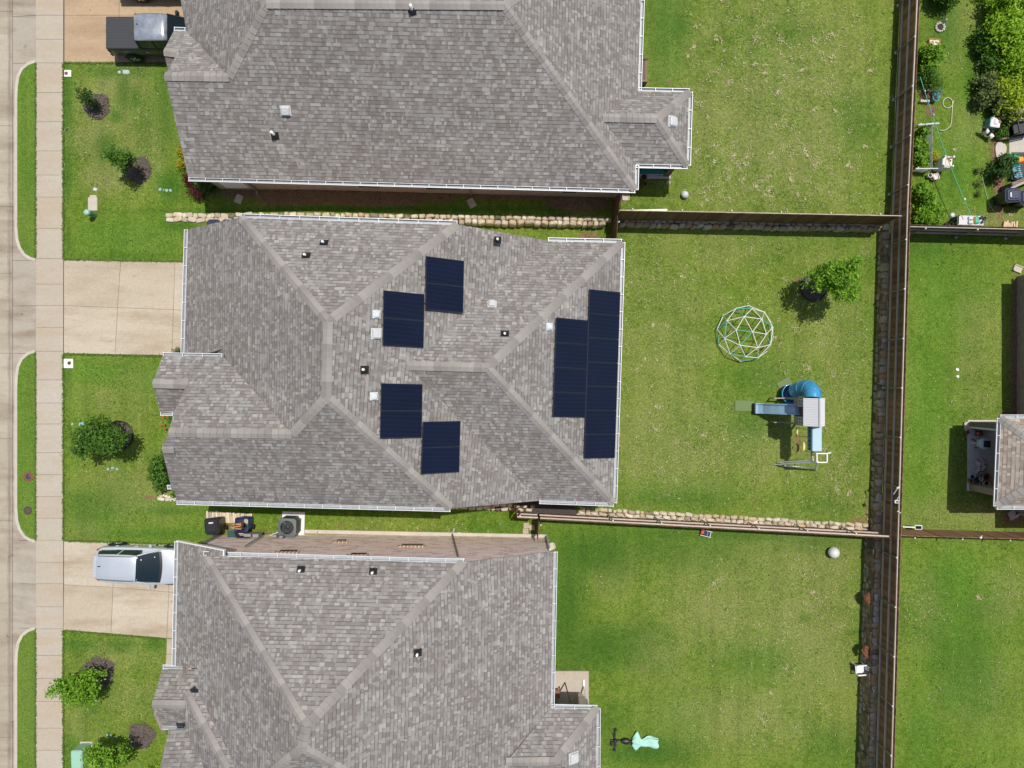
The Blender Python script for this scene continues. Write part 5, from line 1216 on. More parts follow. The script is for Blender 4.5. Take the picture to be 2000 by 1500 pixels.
def lid_ring(label, px, py, r, c):
    g = G(px, py); t = thing('access_cover', label, 'access cover', g, 0, 'round covers in the verge')
    m = MB(); m.lathe([(r, 0), (r * .95, .025), (r * .66, .03), (r * .6, .02)], (g.x, g.y, g.z + .002), 24); m.build('ring', c, t)
    k = MB(); k.lathe([(r * .55, 0), (r * .5, .012)], (g.x + .01, g.y, g.z + .022), 20); k.build('lid', 'lid_dark' if c == 'lid_rust' else 'lid_moss', t)
M('lid_dark', (.05, .05, .055), .6); M('lid_moss', (.07, .085, .05), .9, nz=(20, .3))
lid_ring('larger rusty round cover with a dark centre in the grass verge', 55.5, 931, .25, 'lid_rust')
lid_ring('smaller mossy round cover in the grass verge', 54.5, 997, .21, 'lid_brown')
g = G(182, 399); m = MB(); m.bbox((g.x, g.y, g.z + .03), (.46, .66, .08), b=.02); m.bbox((g.x, g.y + .38, g.z + .02), (.34, .14, .05), b=.03)
solo('concrete_pad', m, 'curb_concrete', 'pale rectangular concrete pad above the green pedestal', 'pad', g)
g = P(185, 421, 0); t = thing('utility_pedestal', 'green cylinder utility pedestal with pale cap in the upper front yard', 'pedestal', g)
m = MB(); m.lathe([(.125, 0), (.125, .62), (.13, .64)], g, 20); m.build('body', 'mid_green', t)
m = MB(); m.lathe([(.14, .60), (.14, .72), (.10, .76), (0, .77)], g, 20); m.build('cap', 'pale_green', t)
g = P(169, 1467, 0); t = thing('utility_cabinet', 'pale green utility cabinet in the lower front yard', 'cabinet', g, 0)
m = MB(); m.bbox((g.x, g.y, .42), (.52, .84, .80), b=.05, rz=.03); m.build('body', 'pale_green', t)
m = MB(); m.bbox((g.x, g.y, .835), (.56, .88, .06), b=.06, rz=.03); m.build('lid', 'pale_green', t)
m = MB(); m.bbox((g.x, g.y, .02), (.62, .95, .06), b=.02); m.build('plinth', 'curb_concrete', t)
m = MB(); m.sphere(P(181, 1494, .06), .20, 10, (1.0, .8, .55)); m.sphere(P(187, 1499, .04), .14, 8, (1, 1, .5))
solo('rock', m, 'limestone', 'pale rock beside the bottom edge near the utility cabinet', 'rock', P(181, 1496, 0))
g = G(245.5, 141); t = thing('valve_cover', 'flat grey green valve cover in grass below the pickup', 'valve cover', g)
m = MB(); m.bbox((g.x, g.y, g.z + .015), (.36, .24, .04), b=.06); m.build('lid', 'mint_grey', t)
m = MB(); m.lathe([(.08, 0), (.07, .03)], (g.x - .31, g.y - .005, g.z), 14); m.build('round_cap', 'mint_grey', t)
g = G(186, 370); m = MB(); m.bbox((g.x, g.y, g.z + .02), (.20, .16, .05), rz=-.2, b=.03); solo('valve_box', m, 'vent_grey', 'small blue grey valve box above the concrete pad', 'valve box', g)
def marks(label, pts):
    t = thing('paint_mark', label, 'paint marks', G(*pts[0][:2]), 0, 'turquoise survey paint on the grass')
    for px, py, r in pts:
        mb = MB(); g = G(px, py); k = 9
        vs = [(g.x + r * random.uniform(.7, 1.1) * math.cos(6.283 * i / k), g.y + r * random.uniform(.7, 1.1) * math.sin(6.283 * i / k), g.z + .02) for i in range(k)]
        mb.face(vs); mb.build('paint_blot', 'sky_paint', t)
marks('turquoise paint dots on grass by the upper side wall end', [(313, 370, .08), (320, 371, .04), (326, 372, .09), (333, 372, .08)])
marks('turquoise paint blots on grass north of the spreading tree', [(141.5, 828, .07), (157, 828.5, .10), (163, 827, .09)])
marks('three pale blue paint dots on grass below the spreading tree', [(211, 916, .075), (220, 914, .075), (229, 916, .075)])
marks('turquoise paint blots under the round dense tree', [(174, 1366, .12), (186, 1367, .06)])
marks('three turquoise paint dots above the pale green cabinet', [(210, 1435, .06), (217, 1437, .07), (224, 1438, .05)])
def splash(label, px, py, rz=0., s=.34):
    g = G(px, py); mb = MB(); c, q = s / 2, s * .62
    m = Matrix.Rotation(rz, 3, 'Z')
    for cc, d in (((0, 0, .015), (s, s * 1.25, .03)), ((-c + .02, 0, .05), (.04, s * 1.25, .06)), ((c - .02, 0, .05), (.04, s * 1.25, .06)), ((0, q - .02, .05), (s, .04, .06))):
        mb.box(g + m @ Vector(cc), d, rz)
    solo('splash_block', mb, 'curb_concrete', label, 'splash block', g, 'concrete splash blocks below downspouts')
splash('concrete splash block on bare soil by the upper house front corner', 467, 389, -.4); splash('tilted splash block on bare soil midway along the upper house wall', 921, 397, .5)
splash('splash block at the southeast corner of the upper house', 1222, 383, 0); splash('splash block at the foot of the lower house brick wall', 897, 1046, 0, .28)
splash('splash block at the northeast corner of the lower house', 1076, 1067, -1.2); splash('splash block beside the lower house porch', 1140, 1334, 0)
splash('splash block at the north corner of the right hand brick house', 1987, 525, 1.2); splash('splash block beside the grey downspout south of the patio', 1976, 1006, .4); splash('splash block by the brick pier at the patio corner', 1889, 832, .1)

# ================================================================ SIDE YARD OF THE LOWER HOUSE
def cart(label, px, py, rz, col, lid='black_plastic', h=1.02, open_lid=False, w=.56, d=.66):
    z0 = float(hgt(*P(px, py, 0).xy)); g = P(px, py, z0); t = thing('trash_cart', label, 'trash cart', g, rz, 'wheeled trash carts')
    b = MB()
    def ring(s, z): return [Vector((sx * w / 2 * s, sy * d / 2 * s, z)) for sx, sy in ((-1, -.75), (-.8, -1), (.8, -1), (1, -.75), (1, .75), (.8, 1), (-.8, 1), (-1, .75))]
    loft(b, [ring(.74, .06), ring(.80, .2), ring(.97, h - .14), ring(1.05, h - .12), ring(1.05, h - .06), ring(.96, h - .06)], closed_ends=not open_lid, smooth=False); b.build('bin', col, t, world=False)
    l = MB()
    if open_lid: l.beam((0, -d * .5, h - .03), (0, -d * 1.08, h - .40), w * 1.02, .05)
    else:
        l.bbox((0, 0, h - .015), (w * 1.08, d * 1.08, .07), b=.09); l.bbox((0, -.02, h + .03), (w * .8, d * .78, .045), b=.07)
    o = l.build('lid', lid, t, world=False)
    k = MB()
    if open_lid: k.beam((0, -d * .62, h - .075), (0, -d * .70, h - .125), .24, .006); k.beam((0, -d * .76, h - .165), (0, -d * .80, h - .19), .20, .006)
    else: k.box((0, d * .24, h + .0565), (.22, .05, .006)); k.box((-.02, d * .20, h + .0565), (.14, .02, .006))
    k.build('emblem', 'white_plastic', o, world=False)
    hd = MB(); hd.tube([(-w * .36, -d * .56, h - .08), (w * .36, -d * .56, h - .08)], .018, 8); hd.build('handle', col, t, world=False)
    for sg in (1, -1):
        wb = MB(); wb.lathe([(.0, -.03), (.12, -.03), (.13, 0), (.12, .03), (0, .03)], (sg * w * .46, -d * .38, .13), 16, Matrix.Rotation(R(90), 3, 'Y')); wb.build('wheel', 'tyre', t, world=False)
    return t
cart('black trash cart with closed lid, left of the blue cart by the wood slats', 432, 1019, R(4), 'black_plastic', h=1.15, w=.66, d=.72)
cart('blue recycling cart with its black lid hanging open and cardboard inside', 487, 1017, R(-3), 'blue_plastic', open_lid=True, h=1.12, w=.62, d=.66)
M('cardboard', (.42, .22, .10), .85, nz=(8, .15))
m = MB(); gq = P(480, 1020, -.3)
m.box((gq.x - .02, gq.y + .02, .78), (.5, .05, .36), rz=.15); m.box((gq.x, gq.y - .08, .76), (.44, .05, .30), rz=-.1); m.box((gq.x, gq.y + .12, .72), (.40, .08, .3), rz=.05)
solo('cardboard_boxes', m, 'cardboard', 'flattened cardboard pieces sticking out of the blue cart', 'cardboard', (gq.x, gq.y, .55))
cart('navy lidded cart mostly hidden under the north eave, left one', 434, 453, R(180), 'blue_plastic', 'navy' if M('navy', (.03, .04, .075), .4) else 0, h=1.1, w=.60, d=.66)
cart('navy lidded cart mostly hidden under the north eave, right one', 462, 453, R(180), 'blue_plastic', 'navy', h=1.1, w=.60, d=.66)
g = P(463, 1040, -.35); t = thing('utility_box', 'small dark green sloped box against the rosy brick wall', 'box', g)
m = MB(); m.bbox((g.x, g.y, g.z + .32), (.40, .30, .60), b=.03); m.build('body', 'mid_dark_green' if M('mid_dark_green', (.03, .09, .075), .45) else 0, t)
m = MB(); m.add([(g.x - .22, g.y + .2, g.z + .56), (g.x + .22, g.y + .2, g.z + .56), (g.x + .17, g.y - .17, g.z + .78), (g.x - .17, g.y - .17, g.z + .78)], [(0, 1, 2, 3)]); m.build('lid', 'mid_dark_green', t, solid=.05)
# slatted mat of pale boards
t = thing('slat_path', 'path of pale wooden slats between the trash carts and the eave', 'path', G(445, 1008))
mat_wood('pale_wood', (.50, .40, .27), (.62, .53, .39)); m = MB()
for i in range(24):
    p = G(405 + i * 3.75, 1007 + i * .32 + random.uniform(-.8, .8)); m.box((p.x, p.y, p.z + .03), (.082, .52 + random.uniform(-.06, .06), .03), random.uniform(-.05, .05))
m.build('slats', 'pale_wood', t)
m = MB(); a, b = G(404, 1003), G(494, 1011); m.beam(a + Vector((0, 0, .008)), b + Vector((0, 0, .008)), .04, .02); a, b = G(404, 1012), G(494, 1019); m.beam(a + Vector((0, 0, .008)), b + Vector((0, 0, .008)), .04, .02); m.build('bearer', 'pale_wood', t)
# air conditioner
z0 = -.30; g = P(572.5, 1022, z0); t = thing('air_conditioner', 'grey air conditioner with round fan on a concrete pad by the brick wall', 'air conditioner', g, R(-2))
M('ac_grey', (.115, .135, .145), .45, .3, nz=(4, .08)); M('ac_dark', (.025, .028, .03), .5)
m = MB(); m.bbox((.02, 0, .03), (1.12, 1.16, .10), b=.02); m.build('pad', 'trim_white', t, world=False)
m = MB(); m.bbox((0, -.02, .50), (.78, .78, .82), b=.12); m.build('coil', 'ac_dark', t, world=False)
m = MB()
for k in range(4):
    mm = Matrix.Rotation(R(90 * k), 3, 'Z')
    for i in range(15): m.box(mm @ Vector((-.29 + i * .0415, -.415, .50)) + Vector((0, -.02, 0)), (.02, .03, .76), R(90 * k))
m.build('louvre', 'ac_grey', t, world=False)
m = MB(); n = 32
def sq(r, i):
    a = 6.2832 * (i + .5) / n; c, s = math.cos(a), math.sin(a); k = r / max(abs(c), abs(s)); q = min(k, r * 1.27); return (q * c, q * s - .02)
vs = [(*sq(.43, i), .90) for i in range(n)] + [(*sq(.43, i), .97) for i in range(n)] + [(.325 * math.cos(6.2832 * (i + .5) / n), .325 * math.sin(6.2832 * (i + .5) / n) - .02, .985) for i in range(n)] + [(.32 * math.cos(6.2832 * (i + .5) / n), .32 * math.sin(6.2832 * (i + .5) / n) - .02, .80) for i in range(n)]
m.add(vs, [(k * n + i, k * n + (i + 1) % n, (k + 1) * n + (i + 1) % n, (k + 1) * n + i) for k in range(3) for i in range(n)]); m.build('top_panel', 'ac_grey', t, world=False)
m = MB(); m.lathe([(.10, .84), (.10, .92), (.05, .94)], (0, -.02, 0), 16)
for k in range(4):
    a = 6.2832 * k / 4 + .5
    m.add([(math.cos(a + d) * r, math.sin(a + d) * r - .02, z) for d, r, z in ((-.25, .09, .90), (-.30, .30, .88), (.22, .30, .93), (.2, .09, .91))], [(0, 1, 2, 3)])
m.build('fan', 'ac_dark', t, world=False)
m = MB(); m.lathe([(.32, .86), (.0, .86)], (0, -.02, 0), 24); m.build('fan_well', 'vent_grey', t, world=False)
m = MB()
for r in (.10, .17, .24, .31): m.tube([(r * math.cos(6.2832 * i / 28), r * math.sin(6.2832 * i / 28) - .02, .975) for i in range(28)], .004, 4, closed=True)
m.build('guard', 'ac_dark', t, world=False)
m = MB(); m.tube([(-.12, -.44, .30), (-.18, -.62, .42), (-.15, -.80, .9)], .035, 8); m.build('pipe', 'downspout', t, world=False)
# mulch strip, stepping stones behind the middle house
m = MB(); pts = [(1010, 983), (1056, 979), (1118, 984), (1126, 1000), (1120, 1006), (1010, 1002)]
m.prism([tuple(G(*q).xy) for q in pts], -.02, .02); o = solo('gravel_strip', m, 'dark_gravel' if M('dark_gravel', (.075, .062, .056), .95, nz=(25, .5), bump=(40, 1., .05)) else 0, 'dark gravel strip below the rear eave of the middle house', 'gravel', G(1065, 992))
for l, a, b in (('upper tan stepping stone beside the dark side fence', 1028, 1026), ('lower tan stepping stone beside the dark side fence', 1026.5, 1037), ('shaded stepping stone at the foot of the dark side fence', 1039, 1030)):
    g = G(a, b); m = MB(); m.bbox((g.x, g.y, g.z + .02), (.29, .27, .06), rz=.05, b=.015); solo('stepping_stone', m, 'drive_beige', l, 'stepping stone', g, 'stepping stones by the side fence')
m = MB(); m.lathe([(.075, 0), (.075, .10), (.05, .11)], G(1122, 1002), 12); solo('drain_pipe', m, 'pvc_white', 'white drain pipe stub at the end of the gravel strip', 'pipe', G(1122, 1002))
# loose boards and boulders with rust on the east wall
# ================================================================ MIDDLE BACK YARD
def climbing_dome():
    c = G(1452, 652); Rr = 1.37; ph = (1 + 5 ** .5) / 2
    t = thing('climbing_dome', 'white and turquoise geodesic climbing dome in the middle back yard', 'climbing dome', c)
    iv = [Vector(v).normalized() for v in ((-1, ph, 0), (1, ph, 0), (-1, -ph, 0), (1, -ph, 0), (0, -1, ph), (0, 1, ph), (0, -1, -ph), (0, 1, -ph), (ph, 0, -1), (ph, 0, 1), (-ph, 0, -1), (-ph, 0, 1))]
    el = min((a - b).length for a in iv for b in iv if a is not b) * 1.01
    E = [(i, j) for i in range(12) for j in range(i) if (iv[i] - iv[j]).length < el]
    V = list(iv); mid = {}
    for i, j in E: mid[frozenset((i, j))] = len(V); V.append(((iv[i] + iv[j]) / 2).normalized())
    B = set()
    for i, j in E: k = mid[frozenset((i, j))]; B.add((i, k)); B.add((j, k))
    for i in range(12):
        for j in range(i):
            for k in range(j):
                q = [frozenset(p) for p in ((i, j), (j, k), (i, k))]
                if all(x in mid for x in q): m = [mid[x] for x in q]; B |= {tuple(sorted((m[0], m[1]))), tuple(sorted((m[1], m[2]))), tuple(sorted((m[0], m[2])))}
    top = V[mid[frozenset(E[0])]]; rot = top.rotation_difference(Vector((0, 0, 1))).to_matrix()
    e = rot @ (iv[E[0][0]] - iv[E[0][1]]); a = math.atan2(e.y, e.x)
    rot = Matrix.Rotation(R(-8) - a, 3, 'Z') @ rot
    W = [rot @ v for v in V]; lo = -.22
    P3 = [c + Vector((w.x * Rr, w.y * Rr, max(0.02, (w.z - lo) / (1 - lo) * 1.36))) for w in W]
    wb, gb, jt = MB(), MB(), MB()
    for n_, (i, j) in enumerate(sorted(B)):
        if min(W[i].z, W[j].z) < lo - .06: continue
        zz = (W[i].z + W[j].z) / 2
        turq = (n_ * 7919 % 10) < 2
        (gb if turq else wb).tube([P3[i], P3[j]], .017, 6)
    for w, p in zip(W, P3):
        if w.z > lo - .06: jt.sphere(p, .034, 8)
    wb.build('white_bar', 'white_plastic', t); gb.build('turquoise_bar', 'turq' if M('turq', (.10, .50, .42), .4) else 0, t); jt.build('joint', 'white_plastic', t)
climbing_dome()
M('fort_wood', (.34, .29, .255), .75, nz=(12, .2), rnd=.18); M('slide_blue', (.05, .29, .52), .22, nz=(3, .05), coat=.5); M('slide_deep', (.05, .16, .34), .25, coat=.4)
M('fort_blue', (.36, .52, .60), .5, nz=(6, .06)); M('fort_blue_dark', (.13, .27, .36), .5); M('swing_yellow', (.75, .62, .24), .45); M('roof_plastic', (.80, .80, .80), .45, nz=(3, .04)); M('roof_side', (.42, .41, .44), .5)
def playset():
    t = thing('playset', 'wooden playset with white roof, blue slides and yellow swings', 'playset', (13.5, -1.25, 0), 0)
    x0, x1, ya, yb = 13.12, 13.96, -.68, -1.84
    # roof: ribbed white slopes
    rf = MB(); rx = 13.56; n = 17
    for i in range(n):
        y = ya + .05 + (yb - ya - .10) * (i + .5) / n; w = (ya - yb + .1) / n
        for xa, za in ((x0 - .06, 3.02), (x1 + .04, 3.10)):
            v = [Vector((xa, y - w / 2, za)), Vector((xa, y + w / 2, za)), Vector((rx, y + w / 2, 3.62)), Vector((rx, y - w / 2, 3.62))]
            h = [Vector((xa, y, za + .022)), Vector((rx, y, 3.642))]
            rf.add([v[0], h[0], h[1], v[3]], [(0, 1, 2, 3)]); rf.add([h[0], v[1], v[2], h[1]], [(0, 1, 2, 3)])
    rf.build('roof', 'roof_plastic', t)
    k = MB(); k.beam((rx, ya + .06, 3.635), (rx, yb - .06, 3.635), .07, .03); k.build('roof_ridge', 'roof_side', t)
    # gable ends and walls
    w = MB()
    for y in (ya, yb): w.add([(x0, y, 1.75), (x1, y, 1.75), (x1, y, 3.06), (rx, y, 3.60), (x0, y, 3.02)], [(0, 1, 2, 3, 4)])
    for i in range(4):
        for a, b in ((ya, ya - .36), (yb + .36, yb)): w.box((x0, (a + b) / 2, 1.94 + i * .27), (.03, abs(a - b), .245))
    w.box((x1, (ya + yb) / 2, 2.1), (.03, ya - yb, .7)); w.build('wall', 'fort_wood', t)
    for y in (ya - .17, yb + .17):
        q = MB()
        for zz in (2.42, 2.63, 2.84): q.box((x0 - .03, y, zz), (.03, .30, .035))
        for dy in (-.14, 0, .14): q.box((x0 - .03, y + dy, 2.63), (.03, .03, .42))
        o = q.build('window', 'trim_white', t); pn = MB(); pn.box((x0 - .018, y, 2.63), (.02, .27, .40)); pn.build('pane', 'car_glass', o)
    d = MB()
    for i in range(9): d.box((x0 + .05 + i * .093, (ya + yb) / 2, 1.78), (.098, ya - yb, .035))
    d.build('deck', 'fort_wood', t)
    for x in (x0, x1):
        for y in (ya, yb): p = MB(); p.beam((x, y, 0), (x, y, 3.05), .085); p.build('post', 'fort_wood', t)
    for y in (ya, yb): p = MB(); p.beam((x0 - .55, y, .72), (x0 + .1, y, .80), .05, .08); p.beam((x0 - .5, y, .05), (x0 - .5, y, .76), .05); p.build('brace', 'fort_wood', t)
    # open slide
    s = MB(); secs = []
    for x, z in ((13.30, 1.90), (13.12, 1.86), (12.92, 1.64), (12.62, 1.24), (12.36, .80), (12.15, .38), (11.98, .22), (11.80, .17)):
        c = -1.18; secs.append([Vector((x, c + .25, z + .16)), Vector((x, c + .20, z + .16)), Vector((x, c + .17, z)), Vector((x, c - .17, z)), Vector((x, c - .20, z + .16)), Vector((x, c - .25, z + .16)), Vector((x, c - .22, z - .04)), Vector((x, c + .22, z - .04))])
    loft(s, secs, smooth=False); s.build('slide', 'slide_side' if M('slide_side', (.30, .47, .62), .10, coat=1., nz=(3, .08)) else 0, t)
    e = MB(); e.bbox((11.79, -1.18, .20), (.06, .50, .30), b=.02); e.build('slide_lip', 'black_plastic', t)
    # tube slide: a bent tube ending in an open scoop
    p = [Vector(q) for q in ((13.84, -.66, 2.15), (13.87, -.42, 2.10), (13.85, -.24, 1.86), (13.78, -.18, 1.50), (13.67, -.24, 1.10), (13.58, -.36, .78))]
    tb = MB()
    path = []
    for i in range(len(p) - 1):
        for f in (0, .25, .5, .75): path.append(p[i].lerp(p[i + 1], f))
    path.append(p[-1]); tb.tube(path, .375, 20, caps=False); o = tb.build('tube_slide', 'slide_blue', t)
    rg = MB()
    for i in (4, 9, 14):
        dirv = (path[i + 1] - path[i - 1]).normalized(); m = Vector((0, 0, 1)).rotation_difference(dirv).to_matrix(); rg.lathe([(.375, -.03), (.395, -.02), (.395, .02), (.375, .03)], path[i], 24, m)
    rg.build('tube_flange', 'slide_blue', o)
    sc = MB(); c = Vector((13.50, -.48, .50)); vs, fs = [], []
    for i in range(7):
        for j in range(24):
            a = 6.2832 * j / 24; th = R(90) * i / 6; r = .44 * math.cos(th * .92); vs.append(c + Vector((r * math.cos(a), r * math.sin(a) * 1.05, -.40 * math.sin(th))))
    for i in range(6):
        for j in range(24): fs.append((i * 24 + j, i * 24 + (j + 1) % 24, (i + 1) * 24 + (j + 1) % 24, (i + 1) * 24 + j))
    fs.append(tuple(144 + j for j in range(24))); sc.add(vs, fs, .5, True); sc.build('scoop', 'slide_deep', t, solid=.03)
    rm = MB(); rm.tube([c + Vector((.45 * math.cos(6.2832 * i / 28), .47 * math.sin(6.2832 * i / 28), .0)) for i in range(28)], .03, 6, closed=True); rm.build('scoop_rim', 'slide_blue', t)
    # blue canopy beam with a row of holes, and the A frame
    bx = MB(); bx.bbox((13.815, -2.45, 2.45), (.43, 1.20, .56), b=.02); bx.build('canopy_beam', 'fort_blue', t)
    f = MB(); f.box((13.592, -2.45, 2.45), (.02, 1.16, .50)); o = f.build('hole_board', 'fort_blue_dark', t)
    hl = MB()
    for i in range(6): hl.lathe([(.065, 0), (.06, .01)], (13.579, -1.99 - i * .185 - (.06 if i > 2 else 0), 2.45), 14, Matrix.Rotation(R(-90), 3, 'Y'))
    hl.build('hole', 'ac_dark', o)
    bm = MB(); bm.beam((13.85, -1.84, 2.10), (13.85, -3.55, 2.10), .10, .12); bm.build('swing_beam', 'fort_wood', t)
    sq = MB()
    for a, b in (((13.82, -3.15, 2.65), (14.28, -3.15, 2.65)), ((13.82, -3.55, 2.65), (14.28, -3.55, 2.65)), ((13.82, -3.15, 2.65), (13.82, -3.55, 2.65)), ((14.28, -3.15, 2.65), (14.28, -3.55, 2.65)), ((13.82, -3.15, 2.4), (13.82, -3.15, 2.7)), ((14.28, -3.15, 2.65), (14.45, -3.10, 2.68))): sq.beam(a, b, .05, .09)
    sq.build('end_frame', 'trim_white', t)
    for a, b in (((13.9, -3.52, 2.6), (12.85, -3.95, 0)), ((13.8, -3.48, 2.3), (12.95, -3.82, .1)), ((13.9, -3.56, 2.5), (14.85, -4.22, 0)), ((13.15, -3.93, .5), (14.62, -4.08, .5))):
        p = MB(); p.beam(a, b, .045, .07); p.build('a_frame_leg', 'trim_white', t)
    for (cx, cy) in ((13.78, -2.30), (14.13, -3.0)):
        sw = MB(); vs, fs = [], []
        for i in range(9):
            a = R(-58) + R(116) * i / 8
            for k in (-1, 1):
                vs.append((cx - .16 + .23 * math.cos(a) * .6 + k * .055 * math.cos(a), cy + .24 * math.sin(a) * 1.0, .62 - .12 * math.cos(a) ** 2))
        for i in range(8): fs.append((2 * i, 2 * i + 1, 2 * i + 3, 2 * i + 2))
        sw.add(vs, fs, .5, True); o = sw.build('swing_seat', 'swing_yellow', t, solid=.02)
        rp = MB()
        for k in (-1, 1): rp.tube([(cx - .1, cy + k * .21, .62), (13.86, cy + k * .16, 2.08)], .008, 5)
        rp.build('chain', 'dark_metal', o)
playset()
M('turf_mat', (.15, .21, .085), .95, nz=(30, .15), bump=(60, .5))
for l, a, b, w, d, rz in (('green rubber mat at the foot of the straight slide', 1454.5, 793, .98, .54, -.02), ('tilted green rubber mat beside the tube slide scoop', 1533, 751, .70, .52, .52)):
    g = G(a, b); m = MB(); m.bbox((g.x, g.y, g.z + .018), (w, d, .03), rz=rz, b=.03); solo('play_mat', m, 'turf_mat', l, 'mat', g, 'green mats round the playset')
g = G(1588, 540, .0); m = MB(); m.lathe([(.09, 0), (.13, .22), (.145, .22), (.145, .26), (.12, .26), (.11, .18), (.0, .18)], g, 16); solo('flower_pot', m, 'pot_red' if M('pot_red', (.10, .03, .022), .5) else 0, 'dark red pot at the edge of the black edged tree ring', 'pot', g)

# ================================================================ UPPER AND LOWER BACK YARDS
M('ball_grey', (.56, .60, .63), .4, nz=(3, .05), coat=.3); M('ball_pale', (.66, .68, .69), .45, nz=(3, .06), coat=.2)
def ball(label, px, py, r, mat):
    g = G(px, py); m = MB(); m.sphere(g + Vector((0, 0, r)), r, 24)
    t = thing('ball', label, 'ball', g, 0, 'balls left on the lawns'); m.build('shell', mat, t)
    s = MB(); s.tube([g + Vector((r * 1.002 * math.cos(6.2832 * i / 32), r * 1.002 * math.sin(6.2832 * i / 32), r)) for i in range(32)], .006, 4, closed=True); s.build('seam', 'vent_grey', t)
ball('smaller blue grey ball on the upper back lawn', 1336, 382, .178, 'ball_grey'); ball('larger pale ball near the fence corner of the lower back lawn', 1624, 1077, .27, 'ball_pale')
a, b = G(1225, 412, .04), G(1303, 410, .04); m = MB(); m.beam(a, b, .085, .07); solo('white_board', m, 'trim_white', 'long white board lying on grass above the dividing fence', 'board', a - Vector((0, 0, .03)))
M('teal_top', (.01, .20, .19), .5, nz=(5, .06))
t = thing('patio_table', 'teal topped table in the shade of the upper house porch', 'table', (6.66, 10.25, .56))
m = MB(); m.bbox((6.66, 10.25, 1.20), (1.20, .62, .05), b=.03); m.build('table_top', 'teal_top', t)
for x in (6.16, 7.16):
    for y in (10.0, 10.5): m = MB(); m.beam((x, y, .56), (x, y, 1.17), .06); m.build('leg', 'trim_white', t)
m = MB(); m.beam((6.1, 9.98, 1.12), (7.2, 9.98, 1.12), .03, .10); m.build('apron_rail', 'trim_white', t)
for l, a, b, r in (('upper larger terracotta pot in the porch shadow', 1256, 348, .155), ('lower smaller terracotta pot in the porch shadow', 1258, 361, .135)):
    g = G(a, b); t = thing('flower_pot', l, 'pot', g, 0, 'terracotta pots in the porch shadow')
    m = MB(); m.lathe([(r * .65, 0), (r * .9, r * 1.3), (r, r * 1.3), (r, r * 1.6), (r * .82, r * 1.6), (r * .78, r * 1.2)], g, 18); m.build('pot', 'terracotta', t)
    m = MB(); m.lathe([(r * .79, r * 1.25), (.01, r * 1.32)], g, 14); m.build('soil', 'soil', t)
t = thing('wooden_bench', 'narrow brown bench under the east gutter of the upper house', 'bench', (6.25, 14.95, .5))
mat_wood('bench_wood', (.13, .085, .06), (.24, .17, .125)); m = MB()
for i in range(3): m.box((6.14 + i * .12, 14.95, .95), (.11, 1.15, .04))
m.build('seat', 'bench_wood', t)
for y in (14.42, 15.48): m = MB(); m.box((6.26, y, .73), (.36, .07, .46)); m.box((6.28, y, 1.0), (.40, .09, .08)); m.build('bench_end', 'bench_wood', t)
g = G(1305, 357); m = MB(); m.lathe([(.13, 0), (.11, .03), (.05, .05)], g, 9); solo('flat_stone', m, 'limestone', 'small flat pinkish stone on grass right of the porch shadow', 'stone', g)
# toy by the fence
M('toy_red', (.55, .05, .05), .4); M('toy_blue', (.06, .16, .42), .4); M('toy_cream', (.72, .64, .48), .5)
g = G(1376, 1040); t = thing('toy_wagon', 'small toy with red panel, blue seat and cream rails by the fence', 'toy', g, R(-14))
m = MB(); m.bbox((-.15, .03, .16), (.16, .22, .10), b=.02); m.build('red_panel', 'toy_red', t, world=False)
m = MB(); m.bbox((-.02, 0, .12), (.10, .24, .12), b=.02); m.build('footwell', 'black_plastic', t, world=False)
m = MB(); m.bbox((.11, .01, .24), (.15, .22, .06), b=.02); m.bbox((.15, .01, .30), (.05, .22, .16), b=.02); m.build('seat', 'toy_blue', t, world=False)
m = MB()
for y in (.14, -.14): m.beam((-.24, y, .22), (.30, y, .22), .03); m.beam((-.2, y, 0), (-.2, y, .22), .03); m.beam((.24, y, 0), (.24, y, .22), .03)
m.beam((.24, -.14, .22), (.24, .14, .22), .03); m.build('frame', 'toy_cream', t, world=False)
# plastic chair
g = G(1672, 1300); t = thing('plastic_chair', 'white plastic garden chair standing at the stone wall of the lower yard', 'chair', g, R(185))
m = MB(); m.bbox((0, 0, .42), (.44, .42, .03), b=.05)
for i in range(4): m.box((-.13 + i * .09, 0, .437), (.05, .34, .006))
m.build('seat', 'white_plastic', t, world=False)
m = MB()
for i in range(5): m.beam((-.20 - .03, -.16 + i * .08, .44), (-.33, -.17 + i * .085, .86), .05, .02)
m.beam((-.33, -.22, .87), (-.33, .22, .87), .05, .05); m.build('backrest', 'white_plastic', t, world=False)
for y in (.23, -.23): m = MB(); m.beam((-.27, y, .64), (.20, y, .62), .06, .03); m.beam((.20, y, .62), (.22, y, .42), .05, .03); m.build('armrest', 'white_plastic', t, world=False)
for x in (-.21, .21):
    for y in (.20, -.20): m = MB(); m.beam((x * 1.1, y * 1.12, 0), (x, y, .42), .045); m.build('leg', 'white_plastic', t, world=False)
# closed umbrella on its side
g = G(1236, 1446); t = thing('patio_umbrella', 'closed mint patio umbrella lying on grass with black cross base', 'umbrella', g, R(-3))
M('mint_cloth', (.38, .66, .56), .85, nz=(5, .08), bump=(9, .4, .05))
m = MB(); secs = []
for i in range(23):
    f = i / 22; x = -.05 + 1.28 * f
    w = .10 + .34 * math.exp(-((f - .16) / .13) ** 2) + .20 * sst(.25, .62, f) - .05 * f; hh = .10 + .05 * math.sin(f * 9); ring = []
    for j in range(26):
        a = 6.2832 * j / 26; k = 1 + .16 * math.sin(5 * a + f * 4) + .07 * math.sin(9 * a - f * 11)
        ring.append(Vector((x + .03 * math.sin(4 * a), w * k * math.cos(a) + .04 * math.sin(f * 12), max(.01, .12 + hh * k * math.sin(a)))))
    secs.append(ring)
loft(m, secs); m.build('canopy', 'mint_cloth', t, world=False)
